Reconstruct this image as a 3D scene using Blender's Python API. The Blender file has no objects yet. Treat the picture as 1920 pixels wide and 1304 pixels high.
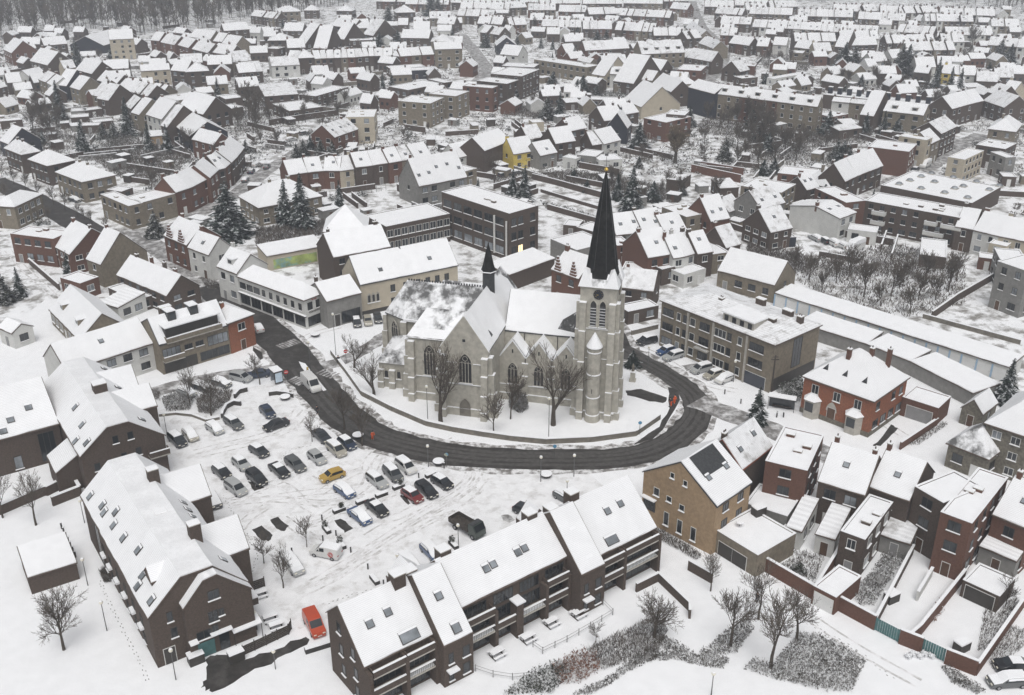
import bpy, math, random
from mathutils import Vector, Matrix, noise
rnd = random.Random(7)
sc = bpy.context.scene
COL = sc.collection
# ---------------------------------------------------------------- camera
F, T, HC = 1900.0, math.radians(25), 85.0          # focal length in photo pixels, pitch below the horizon, height
cam = bpy.data.cameras.new('camera'); co = bpy.data.objects.new('camera', cam); COL.objects.link(co)
cam.sensor_width = 36; cam.lens = 36*F/1920; cam.clip_start = 1; cam.clip_end = 8000
co.location = (0, 0, HC); co.rotation_euler = (math.pi/2-T, 0, 0); sc.camera = co
sc.render.resolution_x, sc.render.resolution_y = 1024, 695
# ---------------------------------------------------------------- sky and light (overcast, snowing)
SUN_EL, SUN_AZ = math.radians(64), math.radians(180)
w = bpy.data.worlds.new('World'); sc.world = w; w.use_nodes = True
nt = w.node_tree; nt.nodes.clear()
wo = nt.nodes.new('ShaderNodeOutputWorld'); bg = nt.nodes.new('ShaderNodeBackground')
sky = nt.nodes.new('ShaderNodeTexSky'); sky.sky_type = 'NISHITA'; sky.sun_disc = False
sky.sun_elevation = SUN_EL; sky.sun_rotation = SUN_AZ; sky.dust_density = 4; sky.air_density = 1.0; sky.ozone_density = 1
hs = nt.nodes.new('ShaderNodeHueSaturation'); hs.inputs['Saturation'].default_value = .16
nt.links.new(sky.outputs[0], hs.inputs['Color']); nt.links.new(hs.outputs[0], bg.inputs[0]); nt.links.new(bg.outputs[0], wo.inputs[0])
bg.inputs[1].default_value = 0.09
sl = bpy.data.lights.new('sun', 'SUN'); sl.energy = 1.5; sl.angle = math.radians(45); sl.color = (1, .97, .93)
so = bpy.data.objects.new('sun', sl); COL.objects.link(so)
so.rotation_euler = (math.pi/2-SUN_EL, 0, math.pi-SUN_AZ)
vs = sc.view_settings; vs.view_transform = 'Standard'; vs.look = 'None'; vs.exposure = 0.19; vs.gamma = 1; vs.use_curve_mapping = False
sc.cycles.max_bounces = 6; sc.cycles.diffuse_bounces = 3; sc.cycles.volume_bounces = 1; sc.cycles.transparent_max_bounces = 4
# ---------------------------------------------------------------- pixel -> ground
REG = {'p': (0, 0, 1), 'z1': (680, 300, 2.3286), 'z2': (0, 640, 3.6229), 'z3': (0, 960, 3), 'z4': (560, 880, 2.7429), 'z5': (1180, 760, 2.3973),
       'z6': (280, 680, 2.9629), 'z7': (1160, 480, 2.5263), 'z8': (0, 380, 2.6667), 'w1': (0, 0, 4), 'w2': (440, 0, 3.6923),
       'w3': (920, 0, 3.6923), 'w4': (1400, 0, 3.6923), 'w5': (0, 200, 3.6923), 'w6': (480, 220, 3.6923), 'w7': (960, 220, 3.6923), 'w8': (1400, 220, 3.6923)}
def px(r, p): o = REG[r]; return (o[0]+p[0]/o[2], o[1]+p[1]/o[2])
def G(p, z=0.0):
    dx = (p[0]-960)/F; dy = (652-p[1])/F
    d = (dx, math.cos(T)+dy*math.sin(T), -math.sin(T)+dy*math.cos(T)); t = (z-HC)/d[2]
    return Vector((d[0]*t, d[1]*t))
def g(r, x, y, z=0.0): return G(px(r, (x, y)), z)
def toP(x, y, z):
    z -= HC; f = y*math.cos(T)-z*math.sin(T); u = y*math.sin(T)+z*math.cos(T)
    return (960+F*x/f, 652-F*u/f)
# ---------------------------------------------------------------- materials
M = {}
def mat(name, col, rough=.8, var=.12, scale=1.0, bump=0.0, spec=.3, col2=None, thr=None, soft=.06, patch=.3, det=4, coat=0, ribs=0, metal=0, emit=0, up=None):
    m = bpy.data.materials.new(name); m.use_nodes = True; M[name] = m
    n = m.node_tree.nodes; l = m.node_tree.links; b = n['Principled BSDF']
    b.inputs['Roughness'].default_value = rough; b.inputs['Specular IOR Level'].default_value = spec; b.inputs['Metallic'].default_value = metal
    if coat: b.inputs['Coat Weight'].default_value = coat
    m.diffuse_color = (*col, 1)
    tc = n.new('ShaderNodeTexCoord'); geo = n.new('ShaderNodeNewGeometry')
    nz = n.new('ShaderNodeTexNoise'); nz.inputs['Scale'].default_value = scale; nz.inputs['Detail'].default_value = det
    l.new(geo.outputs['Position'], nz.inputs['Vector'])
    mr = n.new('ShaderNodeMapRange'); mr.inputs['From Min'].default_value = .3; mr.inputs['From Max'].default_value = .7
    mr.inputs['To Min'].default_value = 1-var; mr.inputs['To Max'].default_value = 1+var; l.new(nz.outputs['Fac'], mr.inputs['Value'])
    oi = n.new('ShaderNodeObjectInfo')
    mul = n.new('ShaderNodeMix'); mul.data_type = 'RGBA'; mul.blend_type = 'MULTIPLY'; mul.inputs[0].default_value = 1
    mul.inputs[6].default_value = (*col, 1); l.new(mr.outputs[0], mul.inputs[7])
    out = mul.outputs[2]
    if ribs:                                               # faint tile courses
        wv = n.new('ShaderNodeTexWave'); wv.inputs['Scale'].default_value = ribs; wv.inputs['Distortion'].default_value = 1.5; wv.inputs['Detail'].default_value = 1
        wv.bands_direction = 'Z'; l.new(tc.outputs['Object'], wv.inputs['Vector'])
        r2 = n.new('ShaderNodeMapRange'); r2.inputs['To Min'].default_value = .86; r2.inputs['To Max'].default_value = 1; l.new(wv.outputs['Fac'], r2.inputs['Value'])
        m3 = n.new('ShaderNodeMix'); m3.data_type = 'RGBA'; m3.blend_type = 'MULTIPLY'; m3.inputs[0].default_value = 1
        l.new(out, m3.inputs[6]); l.new(r2.outputs[0], m3.inputs[7]); out = m3.outputs[2]
    if col2 is not None:
        n2 = n.new('ShaderNodeTexNoise'); n2.inputs['Scale'].default_value = patch; n2.inputs['Detail'].default_value = 6; n2.inputs['Roughness'].default_value = .65
        l.new(geo.outputs['Position'], n2.inputs['Vector'])
        r3 = n.new('ShaderNodeMapRange'); r3.inputs['From Min'].default_value = thr-soft; r3.inputs['From Max'].default_value = thr+soft
        l.new(n2.outputs['Fac'], r3.inputs['Value']); fac = r3.outputs[0]
        if up is not None:                                 # snow only lies on faces that look up
            sp = n.new('ShaderNodeSeparateXYZ'); l.new(geo.outputs['Normal'], sp.inputs[0])
            ab = n.new('ShaderNodeMath'); ab.operation = 'ABSOLUTE'; l.new(sp.outputs['Z'], ab.inputs[0])
            r4 = n.new('ShaderNodeMapRange'); r4.inputs['From Min'].default_value = up-.15; r4.inputs['From Max'].default_value = up+.15; l.new(ab.outputs[0], r4.inputs['Value'])
            mm = n.new('ShaderNodeMath'); mm.operation = 'MULTIPLY'; l.new(fac, mm.inputs[0]); l.new(r4.outputs[0], mm.inputs[1]); fac = mm.outputs[0]
        mx = n.new('ShaderNodeMix'); mx.data_type = 'RGBA'; l.new(fac, mx.inputs[0]); l.new(out, mx.inputs[6]); mx.inputs[7].default_value = (*col2, 1); out = mx.outputs[2]
    l.new(out, b.inputs['Base Color'])
    if emit: b.inputs['Emission Color'].default_value = (*col, 1); b.inputs['Emission Strength'].default_value = emit
    if bump:
        bp = n.new('ShaderNodeBump'); bp.inputs['Strength'].default_value = bump; bp.inputs['Distance'].default_value = .1
        nb = n.new('ShaderNodeTexNoise'); nb.inputs['Scale'].default_value = scale*4; nb.inputs['Detail'].default_value = 3; l.new(geo.outputs['Position'], nb.inputs['Vector'])
        l.new(nb.outputs['Fac'], bp.inputs['Height']); l.new(bp.outputs[0], b.inputs['Normal'])
    return m
SN = (.83, .84, .86)
mat('snow', SN, .65, .03, .6, .25)
mat('snow_ground', SN, .7, .05, .35, .5, col2=(.24, .23, .215), thr=.545, soft=.08, patch=.25)
mat('snow_trod', (.79, .795, .81), .7, .06, .7, .5, col2=(.50, .49, .48), thr=.62, soft=.12, patch=.45)
mat('snow_roof', (.84, .85, .87), .65, .03, .5, .2, ribs=2.2)
mat('snow_thin', (.80, .81, .83), .7, .08, .8, .2, col2=(.30, .29, .28), thr=.63, soft=.1, patch=.5, ribs=2.2)
mat('snow_patchy', (.80, .81, .83), .7, .08, .8, .3, col2=(.11, .11, .11), thr=.54, soft=.07, patch=.28)
mat('slush', (.19, .183, .178), .6, .25, .9, .3, col2=(.66, .66, .67), thr=.55, soft=.1, patch=.5)
mat('slate_frost', (.06, .06, .06), .7, .3, 2, .3, col2=(.7, .7, .72), thr=.62, soft=.08, patch=1.4)
mat('asphalt', (.036, .0325, .0295), .6, .3, 1.2, .3, .3, col2=(.085, .08, .076), thr=.60, soft=.12, patch=.45)
mat('asphalt_salt', (.07, .066, .062), .6, .3, 1.5, .3, .3)
mat('track', (.52, .51, .505), .75, .12, .9, .4, col2=(.80, .80, .82), thr=.5, soft=.1, patch=.9)
mat('rv', (.25, .098, .055), .9, .22, 5, .4)
mat('kerb_slush', (.20, .19, .18), .7, .3, 1.5, .4, col2=(.72, .72, .73), thr=.5, soft=.07, patch=.7)
mat('b', (.085, .064, .052), .9, .24, 5, .4); mat('r', (.13, .066, .047), .9, .22, 5, .4)
mat('c', (.46, .41, .325), .9, .08, .8); mat('w', (.58, .58, .56), .9, .07, .7); mat('g', (.225, .22, .208), .9, .14, 1.2)
mat('t', (.205, .176, .135), .9, .18, 1.6, .3); mat('d', (.022, .025, .036), .6, .2, 2); mat('o', (.35, .25, .155), .9, .14, 2.2, .3)
mat('y', (.62, .48, .12), .9, .08, .8); mat('stone', (.42, .40, .35), .9, .17, 1.3, .5); mat('stone_dark', (.17, .155, .13), .9, .25, 1.3, .5)
mat('villa_stone', (.16, .146, .118), .9, .35, 2.5, .6)
mat('slate', (.045, .047, .05), .55, .3, 3, .3); mat('spire_slate', (.012, .0115, .011), .85, .5, 1.8, .4, .1, col2=(.035, .035, .033), thr=.62, soft=.1, patch=.8)
mat('tile', (.10, .075, .06), .8, .3, 3, .3); mat('redtile', (.22, .08, .05), .8, .3, 3, .3)
mat('glass', (.02, .024, .028), .12, .3, .4, 0, .6); mat('glass_pale', (.22, .24, .26), .25, .5, .5, 0, .5); mat('leadglass', (.03, .03, .032), .35, .4, 4)
mat('frame_w', (.62, .62, .60), .6, .05); mat('frame_d', (.05, .045, .04), .6, .1); mat('concrete', (.42, .40, .36), .9, .15, 1.5)
mat('door_g', (.25, .25, .25), .6, .1); mat('door_w', (.66, .66, .65), .6, .05); mat('door_b', (.09, .05, .03), .6, .2); mat('teal', (.07, .16, .16), .6, .2); mat('skyblue', (.33, .46, .60), .6, .05)
mat('bark', (.075, .062, .05), .95, .3, 3, .5, col2=(.7, .7, .72), thr=.56, soft=.05, patch=2.5, up=.75); mat('twig', (.105, .088, .072), .95, .3, 1.2)
mat('twig_tan', (.17, .13, .085), .95, .3, 1.2)
mat('needle', (.022, .032, .026), .9, .4, 1.2, col2=(.66, .68, .70), thr=.57, soft=.05, patch=.9, up=.70)
mat('leaf', (.035, .038, .026), .9, .4, 1.2, col2=(.66, .67, .68), thr=.56, soft=.05, patch=1.4)
mat('brush', (.095, .08, .067), .95, .35, .5, col2=(.55, .55, .56), thr=.64, soft=.10, patch=.9)
mat('hedge', (.062, .055, .044), .95, .4, 1.8, col2=(.62, .62, .63), thr=.60, soft=.2, patch=1.2)
mat('redleaf', (.17, .085, .055), .95, .4, 1.8, col2=(.68, .68, .69), thr=.58, soft=.06, patch=1.6)
mat('tyre', (.02, .02, .02), .8); mat('rim', (.35, .35, .36), .4, metal=.6); mat('lamp_glass', (.75, .72, .62), .4); mat('tail', (.35, .02, .015), .3); mat('metal', (.12, .12, .12), .5, metal=.3)
mat('gold', (.6, .42, .1), .35, metal=.8); mat('orange', (.75, .12, .03), .6); mat('skin', (.45, .28, .2), .6); mat('cloth_d', (.025, .027, .035), .9); mat('plastic_red', (.5, .03, .03), .5)
mat('screen', (.55, .66, .75), .3); mat('mural', (.30, .36, .12), .8, .5, .35, col2=(.12, .33, .5), thr=.58, soft=.1, patch=.3)
mat('mural_blue', (.10, .28, .45), .8, .4, .3, col2=(.6, .45, .12), thr=.55, soft=.08, patch=.35); mat('pot', (.07, .05, .042), .9); mat('lit', (1, .8, .5), .5, emit=1.0)
mat('wood', (.06, .05, .042), .9, .25, 2); mat('canvas', (.6, .58, .53), .8, .08); mat('planter', (.045, .042, .04), .8); mat('solar', (.02, .025, .04), .2, .1, 1, 0, .6)
CARC = {'black': (.012, .013, .016), 'dark': (.022, .026, .032), 'navy': (.018, .03, .06), 'silver': (.36, .37, .37), 'beige': (.34, .32, .27), 'white': (.62, .62, .61), 'gold': (.42, .27, .05),
        'red': (.16, .018, .018), 'grey': (.085, .09, .092), 'blue': (.03, .07, .17), 'orange': (.44, .06, .02), 'green': (.03, .045, .035)}
for k, v in CARC.items(): mat('car_'+k, v, .35, .03, 1, 0, .5, coat=.4)
# ---------------------------------------------------------------- mesh builder
class MB:
    def __init__(s): s.v = []; s.f = []; s.m = []; s.mats = []
    def mi(s, m):
        if m not in s.mats: s.mats.append(m)
        return s.mats.index(m)
    def add(s, vs, fs, m):
        o = len(s.v); k = s.mi(m); s.v += [tuple(v) for v in vs]
        for f in fs: s.f.append(tuple(o+i for i in f)); s.m.append(k)
    def box(s, a, b, m, tap=0):
        x0, y0, z0 = a; x1, y1, z1 = b; t = tap
        s.add([(x0, y0, z0), (x1, y0, z0), (x1, y1, z0), (x0, y1, z0), (x0+t, y0+t, z1), (x1-t, y0+t, z1), (x1-t, y1-t, z1), (x0+t, y1-t, z1)],
              [(3, 2, 1, 0), (4, 5, 6, 7), (0, 1, 5, 4), (1, 2, 6, 5), (2, 3, 7, 6), (3, 0, 4, 7)], m)
    def ext(s, poly, a0, a1, ax, m, n=1, jit=0):
        # extrude polygon (q,z) along axis ax ('x': q is y, 'y': q is x)
        k = len(poly); vs = []
        for i in range(n+1):
            a = a0+(a1-a0)*i/n
            for (q, z) in poly:
                dq = rnd.uniform(-jit, jit); dz = rnd.uniform(-jit, jit)*.4
                vs.append((a, q+dq, z+dz) if ax == 'x' else (q+dq, a, z+dz))
        fs = []
        fl = (ax == 'x')
        for i in range(n):
            for j in range(k):
                q = (i*k+j, i*k+(j+1) % k, (i+1)*k+(j+1) % k, (i+1)*k+j); fs.append(q if not fl else q[::-1])
        fs.append(tuple(range(k)) if fl else tuple(range(k))[::-1]); e = tuple(n*k+j for j in range(k)); fs.append(e[::-1] if fl else e)
        s.add(vs, fs, m)
    def cyl(s, p, q, r0, r1, m, n=6, cap=True):
        p = Vector(p); q = Vector(q); d = (q-p).normalized(); a = d.orthogonal().normalized(); b = d.cross(a); vs = []
        for i in range(n):
            c = math.cos(6.2832*i/n); t = math.sin(6.2832*i/n); o = a*c+b*t; vs += [p+o*r0, q+o*r1]
        fs = [(2*i, 2*((i+1) % n), 2*((i+1) % n)+1, 2*i+1) for i in range(n)]
        if cap: fs += [tuple(2*i+1 for i in range(n)), tuple(2*i for i in range(n))[::-1]]
        s.add(vs, fs, m)
    def ring(s, prof, m, n=10, c=(0, 0), rot=0, cap=True):       # lathe (r,z)
        vs = []; k = len(prof)
        for (r, z) in prof:
            for i in range(n): a = rot+6.2832*i/n; vs.append((c[0]+r*math.cos(a), c[1]+r*math.sin(a), z))
        fs = [(j*n+i, j*n+(i+1) % n, (j+1)*n+(i+1) % n, (j+1)*n+i) for j in range(k-1) for i in range(n)]
        if cap: fs += [tuple(range(n))[::-1], tuple((k-1)*n+i for i in range(n))]
        s.add(vs, fs, m)
    def mesh(s, name, smooth=False):
        me = bpy.data.meshes.new(name); me.from_pydata(s.v, [], s.f)
        for m in s.mats: me.materials.append(M[m])
        if len(s.mats) > 1: me.polygons.foreach_set('material_index', s.m)
        if smooth: me.polygons.foreach_set('use_smooth', [True]*len(me.polygons))
        return me
    def build(s, name, parent=None, smooth=False): return link(name, s.mesh(name, smooth), parent)
def link(name, me, parent=None, loc=None, rz=None, scl=None):
    o = bpy.data.objects.new(name, me); COL.objects.link(o)
    if parent is not None: o.parent = parent
    if loc is not None: o.location = loc
    if rz is not None: o.rotation_euler = (0, 0, rz)
    if scl is not None: o.scale = scl
    return o
def tag(o, label, cat, group=None, kind=None):
    if label: o['label'] = label
    if cat: o['category'] = cat
    if group: o['group'] = group
    if kind: o['kind'] = kind
    return o
def thing(name, loc, rz=0, label=None, cat=None, group=None):
    o = link(name, None, None, (loc[0], loc[1], loc[2] if len(loc) > 2 else 0), rz); return tag(o, label, cat, group)
def copy_tree(o, parent=None):
    c = o.copy(); COL.objects.link(c); c.parent = parent
    for ch in o.children: copy_tree(ch, c)
    return c
CACHE = {}
def cached(key, fn):
    if key not in CACHE: CACHE[key] = fn()
    return CACHE[key]
FOOT = []                                                    # (origin, angle, x0,x1,y0,y1)
def inside(p, m=0.0):
    for (o, ca, sa, x0, x1, y0, y1, r) in FOOT:
        dx = p[0]-o[0]; dy = p[1]-o[1]
        if abs(dx) > r or abs(dy) > r: continue
        x = dx*ca+dy*sa; y = -dx*sa+dy*ca
        if x0-m < x < x1+m and y0-m < y < y1+m: return True
    return False
def foot(o, a, x0, x1, y0, y1): FOOT.append((o, math.cos(a), math.sin(a), x0, x1, y0, y1, 5+max(abs(x0), abs(x1))+max(abs(y0), abs(y1))))
# ---------------------------------------------------------------- house parts (root frame: x along the front, y away)
SIDE = {'f': 0, 'r': math.pi/2, 'b': math.pi, 'l': -math.pi/2}
def win_mesh(w, h, fm, gm, mull, sill):
    b = MB(); t = .07; d = -.06; x = w/2; y = h/2
    for (a, c) in (((-x, -y), (-x+t, y)), ((x-t, -y), (x, y)), ((-x+t, -y), (x-t, -y+t)), ((-x+t, y-t), (x-t, y))):
        b.box((a[0], d, a[1]), (c[0], .02, c[1]), fm)
    for i in range(mull): xx = -x+w*(i+1)/(mull+1); b.box((xx-.035, d+.01, -y+t), (xx+.035, .02, y-t), fm)
    if sill: b.box((-x-.08, -.2, -y-.14), (x+.08, .03, -y-.07), 'concrete'); b.box((-x-.08, -.21, -y-.07), (x+.08, -.005, -y), 'snow', .02)
    return b.mesh('window')
def pane_mesh(w, h, gm):
    b = MB(); b.box((-w/2+.06, -.02, -h/2+.06), (w/2-.06, .02, h/2-.06), gm); return b.mesh('pane')
def win(root, side, pos, plane, z, w=1.2, h=1.35, fm='frame_w', gm='glass', mull=1, sill=True, near=True, name='window'):
    w = round(w, 1); h = round(h, 1)
    loc = {'f': (pos, plane, z), 'b': (pos, plane, z), 'l': (plane, pos, z), 'r': (plane, pos, z)}[side]
    if near:
        o = link(name, cached(('w', w, h, fm, gm, mull, sill), lambda: win_mesh(w, h, fm, gm, mull, sill)), root, loc, SIDE[side])
        link('pane', cached(('p', w, h, gm), lambda: pane_mesh(w, h, gm)), o)
    else:
        def mk():
            b = MB(); b.box((-w/2, -.05, -h/2), (w/2, .02, h/2), fm); b.box((-w/2+.08, -.06, -h/2+.08), (w/2-.08, .01, h/2-.08), gm)
            if sill: b.box((-w/2-.05, -.2, -h/2-.12), (w/2+.05, .02, -h/2), 'snow')
            return b.mesh('window')
        o = link(name, cached(('fw', w, h, fm, gm, sill), mk), root, loc, SIDE[side])
    return o
def door(root, side, pos, plane, w=1.0, h=2.1, m='door_b', name='door'):
    loc = {'f': (pos, plane, 0), 'b': (pos, plane, 0), 'l': (plane, pos, 0), 'r': (plane, pos, 0)}[side]
    def mk():
        b = MB(); b.box((-w/2-.08, -.05, .02), (w/2+.08, .02, h+.08), 'frame_w'); b.box((-w/2, -.07, .04), (w/2, .01, h), m); b.box((w/2-.16, -.11, 1.0), (w/2-.1, -.07, 1.12), 'metal')
        return b.mesh('door')
    return link(name, cached(('d', w, h, m), mk), root, loc, SIDE[side])
def chim_mesh(w, d, h, m):
    b = MB(); b.box((-w/2, -d/2, -1.2), (w/2, d/2, h), m); b.box((-w/2-.06, -d/2-.06, h), (w/2+.06, d/2+.06, h+.12), 'concrete')
    n = 0 if max(w, d) > 1.1 else (2 if max(w, d) > .7 else 1)
    for i in range(n):
        x = (i-(n-1)/2)*.4
        b.cyl((x, 0, h+.1), (x, 0, h+.5), .11, .1, 'pot', 6)
    b.box((-w/2-.05, -d/2-.05, h+.12), (w/2+.05, d/2+.05, h+.2), 'snow', .04)
    return b.mesh('chimney')
def chimney(roof, x, y, z, w=.7, d=.6, h=1.3, m='b'):
    w = round(w, 1); h = round(h, 1)
    return link('chimney', cached(('ch', w, d, h, m), lambda: chim_mesh(w, d, h, m)), roof, (x, y, z))
def skylight(roof, x, y, z, ang, ax='x', w=.9, h=1.1, fl=1):
    def mk():
        b = MB(); b.box((-w/2, -h/2, .0), (w/2, h/2, .22), 'frame_d'); b.box((-w/2+.08, -h/2+.08, .1), (w/2-.08, h/2-.08, .235), 'glass_pale'); b.box((-w/2, h/2-.3, .2), (w/2, h/2, .27), 'snow', .02)
        return b.mesh('skylight')
    o = link('skylight', cached(('sky', w, h), mk), roof, (x, y, z))
    e = Matrix.Rotation(0 if ax == 'x' else -math.pi/2, 3, 'Z') @ Matrix.Rotation(ang, 3, 'X')
    if fl < 0: e = Matrix.Rotation(math.pi, 3, 'Z') @ e
    o.rotation_euler = e.to_euler(); return o
def thick(pts, t, lift=0, trim=0):
    # closed polygon of a bent sheet of thickness t above the polyline
    n = len(pts); P = [Vector(p) for p in pts]
    if trim:
        P[0] = P[0]+(P[1]-P[0]).normalized()*trim; P[-1] = P[-1]+(P[-2]-P[-1]).normalized()*trim
    lo = [(p.x, p.y+lift) for p in P]; hi = [(p.x, p.y+lift+t) for p in P]
    return lo+hi[::-1]
def profile_vol(root, prof, a0, a1, ax, wm, rm='tile', sm='snow_roof', z0=0, over=.3, end=.12, snow=.14, trim=.1, wall=True, name='roof'):
    """prof: list of (q,z) roof line from eave to eave, extruded along ax."""
    if wall:
        b = MB(); b.ext([(prof[0][0], z0)]+[(q, z) for q, z in prof]+[(prof[-1][0], z0)], a0, a1, ax, wm) if ax == 'y' else b.ext([(prof[0][0], z0)]+[(q, z) for q, z in prof]+[(prof[-1][0], z0)], a0, a1, ax, wm)
        b.build('wall', root)
    P = [Vector(p) for p in prof]
    a = P[0]+(P[0]-P[1]).normalized()*over if over else P[0]; c = P[-1]+(P[-1]-P[-2]).normalized()*over if over else P[-1]
    pl = [tuple(a)]+[tuple(p) for p in P[1:-1]]+[tuple(c)]
    b = MB(); b.ext(thick(pl, .14, .012), a0-end, a1+end, ax, rm); ro = b.build(name, root)
    if snow:
        b = MB(); n = max(1, int((a1-a0)/1.5)); b.ext(thick(pl, snow, .155, trim), a0-end+.1, a1+end-.1, ax, sm, n, .055); b.build('snow', ro)
    return ro
def hip_vol(root, x0, x1, y0, y1, he, hr, wm, rm='tile', sm='snow_roof', z0=0, over=.35, run=None, snow=.14, wall=True):
    if wall: b = MB(); b.box((x0, y0, z0), (x1, y1, he), wm); b.build('wall', root)
    X0, X1, Y0, Y1 = x0-over, x1+over, y0-over, y1+over
    def shell(ins, lo, hi, m, nm, par, jit=0):
        a, b_, c, d = X0+ins, X1-ins, Y0+ins, Y1-ins
        q = run if run is not None else min((b_-a), (d-c))/2
        if b_-a >= d-c: r0, r1 = (a+q, (c+d)/2), (b_-q, (c+d)/2)
        else: r0, r1 = ((a+b_)/2, c+q), ((a+b_)/2, d-q)
        vs = [(a, c, he+lo), (b_, c, he+lo), (b_, d, he+lo), (a, d, he+lo), (a, c, he+hi), (b_, c, he+hi), (b_, d, he+hi), (a, d, he+hi), (*r0, hr+hi), (*r1, hr+hi)]
        if b_-a >= d-c: top = [(4, 5, 9, 8), (6, 7, 8, 9), (7, 4, 8), (5, 6, 9)]
        else: top = [(4, 5, 8), (5, 6, 9, 8), (6, 7, 9), (7, 4, 8, 9)]
        B = MB(); B.add(vs, top+[(0, 1, 5, 4), (1, 2, 6, 5), (2, 3, 7, 6), (3, 0, 4, 7), (3, 2, 1, 0)], m); return B.build(nm, par)
    ro = shell(0, .0, .14, rm, 'roof', root)
    if snow: shell(.07, .145, .145+snow, sm, 'snow', ro)
    return ro
def flat_vol(root, x0, x1, y0, y1, he, wm, z0=0, par=.35, sm='snow', coping='concrete'):
    b = MB(); b.box((x0, y0, z0), (x1, y1, he-par), wm)
    t = .25
    for (a, c) in (((x0, y0), (x1, y0+t)), ((x0, y1-t), (x1, y1)), ((x0, y0+t), (x0+t, y1-t)), ((x1-t, y0+t), (x1, y1-t))):
        b.box((a[0], a[1], he-par), (c[0], c[1], he), wm)
    b.build('wall', root)
    b = MB(); b.box((x0+t, y0+t, he-par), (x1-t, y1-t, he-par+.06), 'slate'); 
    ro = b.build('roof', root)
    b = MB(); b.box((x0+t+.02, y0+t+.02, he-par+.06), (x1-t-.02, y1-t-.02, he-.1), sm)
    for (a, c) in (((x0-.04, y0-.04), (x1+.04, y0+t)), ((x0-.04, y1-t), (x1+.04, y1+.04)), ((x0-.04, y0+t), (x0+t, y1-t)), ((x1-t, y0+t), (x1+.04, y1-t))):
        b.box((a[0], a[1], he+.002), (c[0], c[1], he+.09), sm)
    b.build('snow', ro); return ro
HOUSES = []
def fac(root, side, a0, a1, plane, he, floors, near, fm, gm, rng, dr=False, wide=None, sp=2.7):
    L = abs(a1-a0); n = max(1, int(L/sp)); fh = he/floors
    ww = wide or rng.choice([1.1, 1.2, 1.4, 1.7]); hh = min(1.5, fh*.5)
    dcol = rng.randrange(n) if dr else -1
    for fl in range(floors):
        for i in range(n):
            p = min(a0, a1)+L*(i+.5)/n
            if fl == 0 and i == dcol: door(root, side, p, plane, 1.0, 2.1, rng.choice(['door_b', 'door_w', 'door_g'])); continue
            if rng.random() < .06: continue
            gg = gm if rng.random() < .75 else 'glass_pale'
            win(root, side, p, plane, fh*fl+fh*.55, ww if fl else rng.choice([ww, 1.8]), hh, fm, gg, 1 if ww > 1.15 else 0, True, near)
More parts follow.
